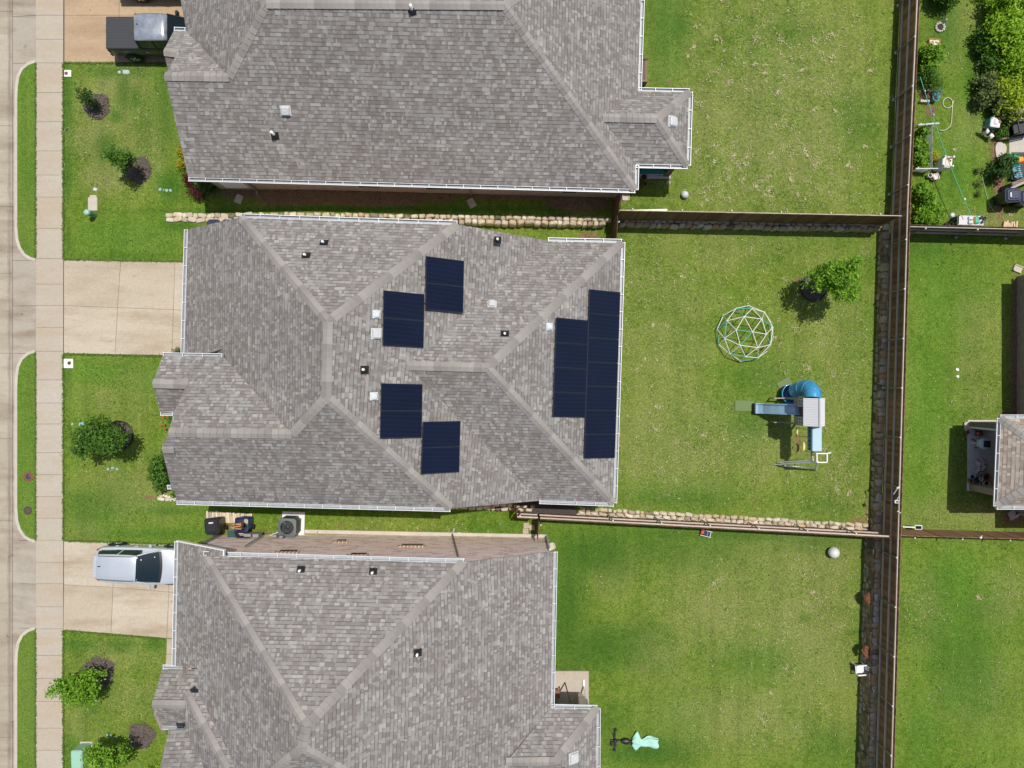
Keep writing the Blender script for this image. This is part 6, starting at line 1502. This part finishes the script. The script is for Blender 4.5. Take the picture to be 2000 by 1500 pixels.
m = MB(); m.tube([(-.95, 0, .16), (1.1, 0, .13)], .026, 8); m.build('pole', 'dark_metal', t, world=False)
m = MB(); secs = []
for i in range(9):
    f = i / 8; secs.append([Vector((-.62 + .52 * f, (.05 + .09 * math.sin(math.pi * f)) * math.cos(6.2832 * j / 12) * (1 + .15 * math.sin(3 * j)), .15 + (.05 + .05 * math.sin(math.pi * f)) * math.sin(6.2832 * j / 12))) for j in range(12)])
loft(m, secs); m.build('storage_sleeve', 'black_plastic', t, world=False)
m = MB(); m.beam((-.92, .52, .06), (-.88, -.52, .06), .07, .07); m.beam((-1.0, .3, .05), (-.80, -.3, .05), .05); m.tube([(-1.12, -.02, .06), (-.66, .0, .08)], .04, 8); m.lathe([(.09, 0), (.09, .14), (.05, .2)], (-.90, 0, .05), 14)
for y in (.5, -.5): m.bbox((-.90, y, .05), (.16, .10, .10), b=.03)
m.bbox((-1.06, -.18, .05), (.12, .26, .09), b=.03); m.build('cross_base', 'black_plastic', t, world=False)
# porch furniture of the lower house
M('chair_brown', (.22, .10, .05), .6)
t = thing('porch_chair', 'brown cushioned chair in the shade of the lower house porch', 'chair', (2.05, -15.2, -.34))
m = MB(); m.bbox((2.12, -15.15, .10), (.45, .42, .12), b=.04); m.build('cushion', 'chair_brown', t)
m = MB()
for i in range(7): m.beam((1.75 + i * .085, -15.45, -.3), (1.75 + i * .085, -15.52, .55), .02)
m.beam((1.72, -15.52, .55), (2.36, -15.52, .55), .03); m.beam((1.9, -14.95, -.34), (1.9, -14.95, .06), .04); m.beam((2.34, -14.95, -.34), (2.34, -14.95, .06), .04); m.build('frame', 'dark_metal', t)
# orange brown stones fallen in the lower wall
for l, a, b in (('broken rusty orange boulder on top of the lower stone wall, northern', 1694, 1169), ('broken rusty orange boulder on the lower stone wall beside the chair', 1689, 1273)):
    p = P(a, b, .28); m = MB(); m.sphere(p, .20, 9, (.8, 1.1, .7)); m.sphere(p + Vector((.08, .18, -.02)), .14, 8, (1, .8, .7)); m.sphere(p + Vector((.05, -.2, .02)), .13, 7, (.8, .9, .8))
    for i, v in enumerate(m.v): m.v[i] = (v[0] + random.uniform(-.025, .025), v[1] + random.uniform(-.025, .025), v[2] + random.uniform(-.025, .025))
    m.sm = [False] * len(m.sm); solo('rusty_boulder', m, 'rust_stone' if M('rust_stone', (.24, .085, .03), .9, nz=(6, .35), bump=(14, .8, .04), col2=(.12, .05, .03)) else 0, l, 'boulder', p - Vector((0, 0, .15)), 'rusty stones in the lower wall')
# solar lamps and gadgets on the fences
def lamp(label, p, along):
    t = thing('solar_lamp', label, 'solar lamp', p, along, 'solar lamps on the fences')
    m = MB(); m.beam((-.05, 0, 0), (.55, 0, 0), .05, .03); m.build('arm', 'white_plastic', t, world=False)
    m = MB(); m.bbox((.70, 0, .01), (.36, .22, .04), b=.02); o = m.build('head', 'white_plastic', t, world=False)
    m = MB(); m.box((.69, 0, .034), (.28, .15, .01)); m.build('cell', 'solar_cells', o, world=False, uv=True)
lamp('white solar lamp sticking out over the right hand lawn', P(1765, 1029, 1.1), R(-2))
t = thing('solar_spotlight', 'small white solar spotlight on the fence top near the patio house', 'solar lamp', P(1752, 980, 2.3), 0)
m = MB(); m.bbox((-.01, 0, .0), (.19, .15, .03), b=.02); o = m.build('head', 'white_plastic', t, world=False); m = MB(); m.box((.0, 0, .02), (.13, .08, .008)); m.build('cell', 'navy', o, world=False)
m = MB(); m.tube([(-.03, .06, 0), (.07, .24, .02)], .010, 6); m.build('bracket', 'white_plastic', t, world=False)
m = MB(); q = P(1753, 953, 2.25); m.bbox(q, (.09, .07, .10), b=.02); m.beam(q, q + Vector((.0, -.34, -.35)), .03); solo('camera_post', m, 'white_plastic', 'white capped stub on the fence above the small spotlight', 'fence fitting', q)
m = MB(); q = P(1756, 1000, 2.2); m.tube([q + Vector((-.08, .04, 0)), q, q + Vector((.07, -.05, 0)), q + Vector((.12, .0, .0))], .022, 6); solo('fence_clamp', m, 'white_plastic', 'white clamp on the fence rail below the small spotlight', 'fence fitting', q)
m = MB(); q = P(1915, 1050, 2.25); m.bbox(q, (.10, .08, .12), b=.02); m.tube([q, q + Vector((.06, .1, .03))], .02, 6); solo('fence_camera', m, 'white_plastic', 'small white camera on the reddish sunlit fence', 'camera', q)
for l, a, b in (('white paper scrap on the right hand lawn, upper of two', 1870, 722), ('white paper scrap on the right hand lawn, lower of two', 1870, 735)):
    g = G(a, b, .02); m = MB(); m.face([g + Vector((random.uniform(.06, .10) * math.cos(k), random.uniform(.06, .10) * math.sin(k), random.uniform(0, .04))) for k in (0, .9, 2, 3.1, 4, 5.2)]); solo('paper_scrap', m, 'white_plastic', l, 'litter', g, 'white scraps on the right hand lawn')
# ================================================================ PATIO OF THE RIGHT HAND HOUSE
ZP = .522
def pot(label, px, py, r, hgt_, mat, soil=True, rim='same', group='pots crowded on the patio'):
    g = P(px, py, ZP + hgt_); g.z = ZP; t = thing('flower_pot', label, 'pot', g, 0, group)
    m = MB(); m.lathe([(r * .68, 0), (r * .95, hgt_ * .82), (r * 1.06, hgt_ * .82), (r * 1.06, hgt_), (r * .84, hgt_), (r * .80, hgt_ * .75)], g, 20); m.build('pot', mat, t)
    m = MB(); m.lathe([(r * .82, hgt_ * .78), (.01, hgt_ * .80)], g, 16); m.build('soil', 'soil' if soil else 'ac_dark', t)
M('pot_navy', (.03, .035, .05), .4); M('pot_cream', (.60, .54, .43), .6); M('pot_white', (.66, .68, .68), .4); M('cloth_stripe', (.6, .55, .55), .9)
pot('white basin with a patterned inside at the left of the crowded pots', 1900, 931, .13, .16, 'pot_white', False)
pot('small terracotta pot at the lower left of the crowded pots', 1898, 939, .10, .22, 'terracotta'); pot('dark navy pot in the middle of the crowded pots', 1910, 937, .13, .30, 'pot_navy')
pot('small white pot with dark hole among the crowded pots', 1917, 936, .085, .34, 'pot_white', False); pot('small cream pot with dark hole near the brick pier', 1917, 945, .085, .30, 'pot_cream', False)
pot('large terracotta pot, upper right of the crowded pots', 1928, 932, .19, .36, 'terracotta'); pot('large cream rimmed pot, lower right of the crowded pots', 1928, 945, .15, .34, 'pot_cream')
pot('orange pot tipped on the grass edge beside the patio corner', 1891, 844, .10, .18, 'terracotta', True, 'same', 'orange things at the patio corner')
g = P(1909, 846, ZP); t = thing('toy_truck', 'red toy truck on the patio by the brick pier', 'toy', g, R(-3)); m = MB(); m.bbox((-.06, 0, .12), (.20, .17, .12), b=.03); m.bbox((.12, 0, .10), (.16, .16, .10), b=.02); m.build('body', 'toy_red2' if M('toy_red2', (.42, .07, .03), .5) else 0, t, world=False)
for x in (-.1, .13):
    for y in (.09, -.09): m = MB(); m.lathe([(0, -.02), (.055, -.02), (.055, .02), (0, .02)], (x, y, .055), 12, Matrix.Rotation(R(90), 3, 'X')); m.build('wheel', 'tyre', t, world=False)
m = MB(); m.lathe([(.04, .18), (.03, .19)], (-.08, 0, 0), 10); m.build('hatch', 'white_plastic', t, world=False)
g = P(1925, 867, ZP + .75); g.z = ZP; t = thing('grill', 'pale round grill with dark square top and handles on the patio', 'grill', g, R(-3))
m = MB(); m.lathe([(.10, .25), (.20, .38), (.27, .58), (.27, .70), (.24, .78)], (0, 0, 0), 24); m.build('bowl', 'ball_grey', t, world=False)
m = MB(); m.bbox((.05, 0, .80), (.32, .32, .04), b=.02); m.build('top_plate', 'ac_dark', t, world=False)
m = MB(); m.beam((-.62, 0, .66), (-.24, 0, .66), .06, .05); m.beam((-.30, -.16, .64), (-.30, .16, .64), .07, .05); m.build('handle', 'pot_white', t, world=False)
for k in range(3): a = 2.1 * k + .4; m = MB(); m.beam((.12 * math.cos(a), .12 * math.sin(a), .4), (.26 * math.cos(a), .26 * math.sin(a), 0), .035); m.build('leg', 'dark_metal', t, world=False)
# striped cloth heap
mm, nt2, b2 = nt_new('striped_cloth'); n2 = N(nt2); uv2 = nt2.nodes.new('ShaderNodeTexCoord').outputs['Object']; sp2 = nt2.nodes.new('ShaderNodeSeparateXYZ'); nt2.links.new(uv2, sp2.inputs[0])
ss = n2.math('FRACT', n2.math('MULTIPLY', n2.math('ADD', n2.math('MULTIPLY', sp2.outputs[0], .5), n2.math('ADD', sp2.outputs[1], n2.math('MULTIPLY', n2.noise(2.5, uv2, 1), .35))), 9.0))
n2.link(n2.ramp(ss, [(0, (.62, .58, .58)), (.40, (.62, .58, .58)), (.41, (.30, .06, .08)), (.58, (.30, .06, .08)), (.59, (.62, .58, .58)), (.78, (.62, .58, .58)), (.79, (.05, .05, .09)), (.93, (.05, .05, .09)), (.94, (.62, .58, .58))], 'CONSTANT'), b2.inputs['Base Color']); b2.inputs['Roughness'].default_value = .9
g = P(1915, 912, ZP); m = MB(); k = 22; vs = []
for i in range(k):
    for j in range(k):
        u, v = i / (k - 1) * 2 - 1, j / (k - 1) * 2 - 1; r = max(abs(u), abs(v)); wob = 1 + .18 * math.sin(5 * math.atan2(v, u) + 1) + .1 * math.sin(9 * math.atan2(v, u))
        x, y = u * .29 * wob * (1 - .15 * r), v * .36 * wob; z = .02 + max(0, .30 * (1 - r ** 1.6)) * (.6 + .5 * math.sin(u * 6 + v * 3) * math.cos(v * 5 - u * 2)) + .03 * abs(math.sin(u * 9 + v * 7)); vs.append((g.x + x, g.y + y, g.z + z))
m.add(vs, [(i * k + j, i * k + j + 1, (i + 1) * k + j + 1, (i + 1) * k + j) for i in range(k - 1) for j in range(k - 1)], .5, True)
solo('striped_cloth', m, 'striped_cloth', 'heap of red and navy striped cloth on the patio above the pots', 'cloth', g)

# ================================================================ VEGETABLE YARD, UPPER RIGHT
g = G(1835, 54); t = thing('stone_bird_bath', 'small ring of pale stones with a white figure on the upper right lawn', 'garden ornament', g)
m = MB()
for i in range(11): a = 6.2832 * i / 11; m.sphere(g + Vector((.20 * math.cos(a), .20 * math.sin(a), .05)), random.uniform(.055, .075), 8, (1, 1, .8))
m.build('stone_ring', 'pale_stone' if M('pale_stone', (.50, .46, .42), .85, nz=(14, .25)) else 0, t)
m = MB(); m.lathe([(.15, .03), (.01, .04)], g, 14); m.build('water', 'soil', t)
m = MB(); q = g + Vector((.16, .24, 0)); m.lathe([(.07, 0), (.085, .12), (.05, .22), (.06, .27), (.03, .34), (0, .35)], q, 12); m.build('figure', 'pale_stone', t)
M('box_orange', (.50, .19, .08), .7, nz=(8, .15)); M('chips_white', (.72, .62, .52), .9, nz=(40, .35), bump=(40, .8))
def planter_box(label, p, w, d, h_, rz, mat, fill, name='planter_box', cat='planter'):
    t = thing(name, label, cat, p, rz); m = MB()
    for c, s in (((0, d / 2, h_ / 2), (w, .035, h_)), ((0, -d / 2, h_ / 2), (w, .035, h_)), ((w / 2, 0, h_ / 2), (.035, d - .036, h_)), ((-w / 2, 0, h_ / 2), (.035, d - .036, h_)), ((0, 0, .02), (w, d, .04))): m.box(c, s)
    m.build('box', mat, t, world=False); m = MB(); k = 7
    vs = [(w * (.47 * (2 * i / (k - 1) - 1)), d * (.46 * (2 * j / (k - 1) - 1)), h_ * .8 + random.uniform(-.02, .03)) for i in range(k) for j in range(k)]
    m.add(vs, [(i * k + j, (i + 1) * k + j, (i + 1) * k + j + 1, i * k + j + 1) for i in range(k - 1) for j in range(k - 1)], .5, True); m.build('filling', fill, t, world=False)
    return t
planter_box('orange tray full of white chips at the head of the vegetable bed', G(1821, 89), .52, .42, .22, R(-3), 'box_orange', 'chips_white')
planter_box('brown concrete planter with soil between paving stone and dark rack', G(1955, 264), .34, .48, .3, .1, 'walk_concrete', 'soil')
M('pot_orange', (.60, .27, .05), .5); M('pot_green', (.02, .28, .14), .5); M('pot_teal', (.08, .36, .42), .4)
def gpot(label, px, py, r, h_, mat):
    g = G(px, py); t = thing('flower_pot', label, 'pot', g, 0, 'pots in the vegetable yard'); m = MB(); m.lathe([(r * .7, 0), (r, h_), (r * .86, h_), (r * .8, h_ * .8)], g, 16); m.build('pot', mat, t); m = MB(); m.lathe([(r * .82, h_ * .82), (.01, h_ * .84)], g, 12); m.build('soil', 'soil', t)
gpot('small orange pot left of the tray of white chips', 1804, 91, .09, .2, 'pot_orange'); gpot('small green pot against the fence below the orange pot', 1800, 97, .08, .2, 'pot_green'); gpot('teal pot with a spiky blue plant at the end of the bed', 1822, 195, .16, .28, 'pot_teal')
shrub('spiky blue green plant growing in the teal pot', 1826, 184, .16, .16, .35, 220, 'leaf_blue' if mat_leaf('leaf_blue', (.10, .26, .26), (.20, .42, .42), (.40, .60, .60)) is None else 0, .06, 12, 'plant', 'spiky_plant', .06)
m = MB(); a, b = G(1796, 198, .1), G(1814, 199, .1); m.beam(a, b, .10, .2); solo('bed_edge_board', m, 'curb_concrete', 'grey edging board at the lower end of the vegetable bed', 'board', a - Vector((0, 0, .1)))
# hose
pts = []
for i in range(26): a = R(20) + 6.2832 * i / 24; pts.append((1851 + 9.5 * math.cos(a), 201 + 10 * math.sin(a)))
pts = [(1863, 197)] + pts[::-1] + [(1860, 212), (1859, 226), (1858.5, 238), (1856, 246), (1850, 252), (1842, 255), (1835, 254)]
m = MB(); m.tube([G(*q, .025) for q in pts], .020, 7); solo('garden_hose', m, 'hose' if M('hose', (.55, .52, .42), .5) else 0, 'pale garden hose looped once on the upper right lawn', 'hose', G(1851, 201))
# clothesline
a, b = P(1797, 150, 2.0), P(1896, 421, 1.55); m = MB(); m.tube([a.lerp(b, i / 12) - Vector((0, 0, .16 * math.sin(math.pi * i / 12))) for i in range(13)], .018, 6); solo('clothes_line', m, 'line_green' if M('line_green', (.05, .40, .24), .5) else 0, 'green clothes line stretched across the upper right lawn', 'clothes line', (b.x, b.y, .47))
m = MB()
for f in (.10, .17, .27): m.bbox(a.lerp(b, f) - Vector((0, 0, .02)), (.05, .07, .08), b=.015)
m.bbox(a.lerp(b, .88), (.08, .10, .08), b=.02); t_ = solo('clothes_pegs', m, 'white_plastic', 'white pegs clipped along the green clothes line', 'pegs', a)
# lattice bed
t = thing('lattice_enclosure', 'white post and lattice frame round the leafy greens by the fence', 'trellis', G(1800, 285), 0)
zl = 1.0; A, B, C, D = P(1795, 244, zl), P(1818, 243, zl), P(1818, 331, zl), P(1790, 329, zl)
def lattice(mb, p, q, h0, h1, s=.10):
    d = q - p; L = math.hypot(d.x, d.y); n = int(L / s); hgt_ = h1 - h0
    for i in range(-int(hgt_ / s), n):
        for sg in (1, -1):
            u0, u1 = i * s, i * s + hgt_; z0, z1 = (h0, h1) if sg > 0 else (h1, h0); f0, f1 = max(0, u0), min(L, u1)
            if f1 - f0 < .02: continue
            za, zb = z0 + (z1 - z0) * (f0 - u0) / hgt_, z0 + (z1 - z0) * (f1 - u0) / hgt_; a_, b_ = p.lerp(q, f0 / L), p.lerp(q, f1 / L); mb.beam((a_.x, a_.y, za), (b_.x, b_.y, zb), .014)
M('lattice_grey', (.52, .53, .54), .5)
m = MB(); lattice(m, B, C, .5, zl + .15); m.build('side_lattice', 'lattice_grey', t); m = MB(); lattice(m, D, C, .5, zl + .1); m.build('end_lattice', 'lattice_grey', t)
m = MB(); m.tube([P(1793, 244, 1.2), P(1834, 241, 1.2)], .045, 8); m.build('head_rail', 'vent_grey', t); m = MB(); m.tube([P(1788, 329, 1.15), P(1832, 329, 1.15)], .022, 8); m.build('foot_rail', 'white_plastic', t)
for q in (A, B, C, D): m = MB(); m.beam((q.x, q.y, .45), (q.x, q.y, zl + .18), .05); m.build('post', 'vent_grey', t)
# white planter tower, pots and bucket beside it
g = P(1833, 325, .47); t = thing('planter_stand', 'white plastic planter cabinet with reddish things on top beside the lattice', 'planter', g, R(-6))
m = MB(); m.bbox((0, 0, .38), (.46, .54, .74), b=.03); m.build('cabinet', 'white_plastic', t, world=False)
for x in (-.19, .20):
    for y in (-.22, .22): m = MB(); m.bbox((x, y, .83), (.09, .09, .16), b=.02); m.build('corner_post', 'white_plastic', t, world=False)
m = MB(); m.bbox((.02, -.02, .77), (.26, .40, .04), b=.02); m.build('tray', 'chips_white', t, world=False)
m = MB()
for i in range(7): m.sphere((random.uniform(-.05, .1), random.uniform(.02, .2), .81), .045, 8)
m.build('produce', 'terracotta', t, world=False)
gpot('white bucket below the planter cabinet', 1812, 345, .11, .25, 'white_plastic'); gpot('brown basket between the bucket and the pink tub', 1817, 349, .12, .2, 'bench_wood')
M('pink_tub', (.62, .36, .38), .5)
planter_box('pink and white tub at the foot of the planter cabinet', G(1823, 347), .26, .26, .25, .3, 'pink_tub', 'white_plastic', 'plastic_tub', 'tub')
# crate table by the fence
g = G(1876, 436); t = thing('potting_table', 'potting table crowded with trays and bags against the grey railed fence', 'table', g, R(-2))
m = MB(); m.bbox((.10, 0, .62), (1.25, .46, .04), b=.02); m.build('table_top', 'vent_grey', t, world=False)
for x in (-.46, .68):
    for y in (-.19, .19): m = MB(); m.beam((x, y, 0), (x, y, .6), .05); m.build('leg', 'dark_metal', t, world=False)
m = MB(); m.beam((-.50, -.2, .66), (-.50, .22, .66), .02, .06); m.beam((-.9, -.30, .05), (-.42, .22, .64), .04, .05); m.build('side_rail', 'black_plastic', t, world=False)
def small(name, label, cat, mb, mat, base, group='things on the potting table'): return solo(name, mb, mat, label, cat, base, group)
b0 = Vector((g.x, g.y, g.z + .64)); mk = lambda x, y: b0 + Vector((x, y, 0))
m = MB()
for i in range(2): m.bbox(mk(.06, -.1 + i * .19) + Vector((0, 0, .05)), (.22, .16, .10), b=.02)
small('seed_tray', 'two dark grey seed trays on the potting table', 'tray', m, 'lattice_grey', mk(.06, 0))
m = MB(); m.bbox(mk(.34, 0) + Vector((0, 0, .05)), (.26, .36, .10), rz=.1, b=.05); small('soil_bag', 'green and white soil bag on the potting table', 'bag', m, 'line_green', mk(.34, 0))
m = MB(); m.bbox(mk(.24, .02) + Vector((0, 0, .045)), (.08, .30, .09), rz=.1, b=.03); small('fertiliser_bag', 'orange striped bag beside the green soil bag', 'bag', m, 'pot_orange', mk(.24, 0))
m = MB(); m.bbox(mk(.58, 0) + Vector((0, 0, .03)), (.22, .38, .06), b=.04); small('foam_tray', 'white tray at the right end of the potting table', 'tray', m, 'white_plastic', mk(.58, 0))
for i, (x, y, c, l) in enumerate(((.52, .1, 'dark_metal', 'dark round pot on the white tray, upper'), (.60, -.08, 'ac_grey', 'grey round pot on the white tray, lower'), (.66, .06, 'black_plastic', 'black round pot on the white tray, right'))):
    m = MB(); m.lathe([(.05, 0), (.075, .12), (.06, .12), (.05, .08), (0, .08)], mk(x, y) + Vector((0, 0, .06)), 12); small('small_pot', l, 'pot', m, c, mk(x, y) + Vector((0, 0, .06)))
gpot('grey bucket on the grass left of the potting table, near the fence', 1853, 440, .12, .22, 'vent_grey'); gpot('black pot left of the potting table', 1845, 439, .11, .25, 'black_plastic'); gpot('blue pot between the table and the black pot', 1862, 430, .13, .3, 'blue_plastic')
m = MB(); m.lathe([(.11, 0), (.11, .04), (.02, .05)], G(1860, 420), 14); solo('bucket_lid', m, 'ball_grey', 'grey round lid on grass above the potting table', 'lid', G(1860, 420))
m = MB()
for i in range(7): q = G(1959 + i * 3.8, 441 - (i % 3) * 1.2); m.beam(q + Vector((random.uniform(-.03, .03), -.12, .06)), q + Vector((random.uniform(-.05, .05), .12 + random.uniform(0, .08), .08)), .08, .09)
solo('firewood', m, 'pale_wood2' if M('pale_wood2', (.62, .47, .31), .8, nz=(9, .15)) else 0, 'pale split wood pieces above the grey railed fence', 'firewood', G(1970, 441))
# cooler box, paver, dog
M('box_teal', (.10, .30, .34), .5)
g = G(1931, 245); t = thing('cooler_box', 'white box with teal sides and brown flap near the dog', 'box', g, R(-8)); m = MB(); m.bbox((0, 0, .24), (.46, .46, .46), b=.02); m.build('box', 'box_teal', t, world=False)
m = MB(); m.bbox((.02, -.02, .49), (.46, .46, .03), b=.04); m.bbox((.02, .0, .54), (.24, .32, .08), b=.06); m.build('lid', 'white_plastic', t, world=False); m = MB(); m.box((.17, .08, .53), (.09, .24, .03), .5); m.build('flap', 'cardboard', t, world=False)
m = MB(); pts = [(1944, 281), (1950, 278), (1961, 280), (1965, 288), (1963, 305), (1952, 313), (1945, 308), (1943, 292)]; q = [G(*p_) for p_ in pts]; m.prism([(v.x, v.y) for v in q], .46, .52); solo('paving_stone', m, 'patio_slab', 'irregular pale paving stone on shaded soil below the dog', 'paving stone', G(1953, 295))
m = MB(); m.tube([G(1917, 340, .02), G(1920, 352, .02), G(1926, 378, .02), G(1932, 398, .02), G(1940, 412, .02), G(1952, 418, .02)], .012, 5); solo('cable', m, 'hose', 'thin pale cable lying in grass beside the black bins', 'cable', G(1920, 352))
# dark rack with green bags, striped towel, tarp
g = P(1972, 258, .52); t = thing('storage_rack', 'black metal rack holding green bags at the right edge of the photo', 'rack', g, R(12)); m = MB()
for z in (.15, .55): m.bbox((.25, 0, z), (.95, .62, .04), b=.02)
for x in (-.2, .7):
    for y in (-.28, .28): m.beam((x, y, 0), (x, y, .95), .045)
for y in (-.28, .28): m.beam((-.2, y, .92), (.7, y, .92), .05)
m.beam((-.2, -.28, .92), (-.2, .28, .92), .06); m.build('frame', 'black_plastic', t, world=False)
m = MB(); m.bbox(P(1988, 247, .0) * 1 + Vector((0, 0, 1.2)), (.56, .5, .22), rz=.2, b=.10); solo('soil_bag', m, 'bag_green' if M('bag_green', (.01, .26, .11), .35, nz=(5, .2), bump=(6, .6, .05)) else 0, 'shiny green bag lying on the black rack', 'bag', P(1988, 247, 1.1), 'green bags at the right edge')
m = MB(); q = P(1982, 312, .85); m.bbox(q, (.66, .62, .16), rz=.15, b=.12); solo('tarp', m, 'bag_green', 'green tarp bundle under the yellow packet at the right edge', 'tarp', q - Vector((0, 0, .1)), 'green bags at the right edge')
m = MB(); m.bbox(P(1994, 312, .98), (.34, .32, .07), rz=.1, b=.06); o_ = solo('seed_packet', m, 'packet_yellow' if M('packet_yellow', (.72, .46, .03), .4, col2=(.45, .05, .03), nz=(5, .1)) else 0, 'yellow and red packet on the green tarp', 'packet', P(1994, 312, .95))
mm, nt2, b2 = nt_new('towel'); n2 = N(nt2); sp2 = nt2.nodes.new('ShaderNodeSeparateXYZ'); nt2.links.new(n2.pos(), sp2.inputs[0])
n2.link(n2.mix(n2.math('GREATER_THAN', n2.math('FRACT', n2.math('MULTIPLY', n2.math('ADD', sp2.outputs[1], n2.math('MULTIPLY', sp2.outputs[0], .25)), 11.0)), .45), (.22, .45, .55), (.03, .09, .14)), b2.inputs['Base Color'])
m = MB(); q = P(1987, 333, .8); k = 10; m.add([(q.x + (i / 9 - .5) * .42 + (j / 9 - .5) * -.12, q.y + (j / 9 - .5) * .72, q.z + .05 * math.sin(i * 1.1) + .03 * math.sin(j * .9)) for i in range(k) for j in range(k)], [(i * k + j, (i + 1) * k + j, (i + 1) * k + j + 1, i * k + j + 1) for i in range(9) for j in range(9)], .5, True); solo('striped_towel', m, 'towel', 'blue and navy striped towel below the green tarp', 'towel', q)
t = thing('patio_bench', 'dark slatted bench carrying the striped towel and green tarp', 'bench', P(1988, 325, .52)); q = P(1988, 325, .62); m = MB()
for i in range(5): m.box((q.x - .3 + i * .15, q.y, .70), (.12, 1.3, .04))
m.build('seat', 'dark_metal', t)
for x in (-.3, .3):
    for y in (-.55, .55): m = MB(); m.beam((q.x + x, q.y + y, .5), (q.x + x, q.y + y, .68), .06); m.build('leg', 'dark_metal', t)
cart('black wheeled cart with pale emblem beside the dark shrub', 1949, 392, R(92), 'cart_black' if M('cart_black', (.022, .026, .032), .4, nz=(5, .15)) else 0, 'navy', h=1.12, w=.62, d=.68)
cart('black wheeled cart cut off by the right edge', 1980, 395, R(92), 'cart_black', 'navy', h=1.0, w=.60, d=.66)
# dog: one skinned body
def dog():
    g = G(1923, 266); t = thing('dog', 'small black and white dog standing on the lawn edge by the cooler box', 'dog', g, R(142))
    vs = [(-.20, 0, .33), (0, 0, .32), (.17, 0, .34), (.27, 0, .42), (.35, 0, .48), (.45, 0, .455),      # rump .. muzzle
          (-.27, 0, .38), (-.33, .02, .46),                                                             # tail
          (-.20, .075, .27), (-.16, .08, .19), (-.24, .08, .11), (-.22, .08, .02), (-.20, -.075, .27), (-.13, -.08, .19), (-.21, -.08, .11), (-.18, -.08, .02),
          (.15, .07, .25), (.16, .075, .13), (.18, .075, .02), (.15, -.07, .25), (.20, -.075, .14), (.19, -.075, .02),
          (.33, .075, .55), (.33, -.075, .55)]
    ed = [(0, 1), (1, 2), (2, 3), (3, 4), (4, 5), (0, 6), (6, 7), (0, 8), (8, 9), (9, 10), (10, 11), (0, 12), (12, 13), (13, 14), (14, 15), (2, 16), (16, 17), (17, 18), (2, 19), (19, 20), (20, 21), (4, 22), (4, 23)]
    rr = [.095, .10, .115, .075, .078, .036, .03, .016, .065, .04, .025, .027, .065, .04, .025, .027, .055, .028, .027, .055, .028, .027, .028, .028]
    me = bpy.data.meshes.new('dog_body'); me.from_pydata(vs, ed, []); o = bpy.data.objects.new('body', me); COL.objects.link(o); o.parent = t
    s = o.modifiers.new('skin', 'SKIN'); sv = me.skin_vertices[0].data
    for i, r in enumerate(rr): sv[i].radius = (r, r)
    sv[0].use_root = True
    u = o.modifiers.new('sub', 'SUBSURF'); u.levels = 2; u.render_levels = 2
    m, nt, b = nt_new('dog_coat'); n = N(nt); tc = nt.nodes.new('ShaderNodeTexCoord').outputs['Object']; sp = nt.nodes.new('ShaderNodeSeparateXYZ'); nt.links.new(tc, sp.inputs[0])
    f = n.math('ADD', n.math('SINE', n.math('MULTIPLY_ADD', sp.outputs[0], 19.0, 1.2)), n.math('MULTIPLY', n.noise(5, tc, 2), 1.6))
    hd = n.math('MULTIPLY', n.math('GREATER_THAN', sp.outputs[0], .27), n.math('GREATER_THAN', n.math('ABSOLUTE', sp.outputs[1]), .022))
    f = n.math('MAXIMUM', n.math('GREATER_THAN', f, 1.1), hd); f = n.math('MULTIPLY', f, n.math('GREATER_THAN', sp.outputs[2], .2))
    n.link(n.mix(f, (.72, .69, .64), (.018, .017, .018)), b.inputs['Base Color']); b.inputs['Roughness'].default_value = .8; me.materials.append(m)
    e = MB()
    for y in (.035, -.035): e.sphere((.40, y, .505), .012, 8)
    e.sphere((.485, 0, .462), .017, 8); e.build('face', 'black_plastic', t, world=False)
dog()
# ================================================================ SKY, SUN, CAMERA
w = bpy.data.worlds.new('World'); scene.world = w; w.use_nodes = True
nt = w.node_tree; sky = nt.nodes.new('ShaderNodeTexSky'); sky.sky_type = 'NISHITA'; sky.sun_disc = False
sky.sun_elevation = math.asin(SUN.z); sky.sun_rotation = math.atan2(SUN.x, SUN.y)
sky.air_density = 1.0; sky.dust_density = 2.0; sky.ozone_density = 1.0
nt.links.new(sky.outputs[0], nt.nodes['Background'].inputs[0]); nt.nodes['Background'].inputs[1].default_value = .095
sd = bpy.data.lights.new('sun', 'SUN'); sd.energy = 3.9; sd.angle = R(.53); sd.color = (1, .95, .87)
so = bpy.data.objects.new('sun', sd); COL.objects.link(so); so.location = SUN * 60
so.rotation_euler = (-SUN).to_track_quat('-Z', 'Y').to_euler()
cd = bpy.data.cameras.new('camera'); cd.sensor_width = 36; cd.lens = 36 * F / 2000; cd.clip_end = 2000; cd.clip_start = .5
co = bpy.data.objects.new('camera', cd); COL.objects.link(co); co.location = (0, 0, H); co.rotation_euler = (0, 0, 0)
scene.camera = co
scene.view_settings.view_transform = 'Standard'; scene.view_settings.look = 'None'
scene.view_settings.exposure = 0; scene.view_settings.gamma = 1
scene.render.resolution_x = 1024; scene.render.resolution_y = 768
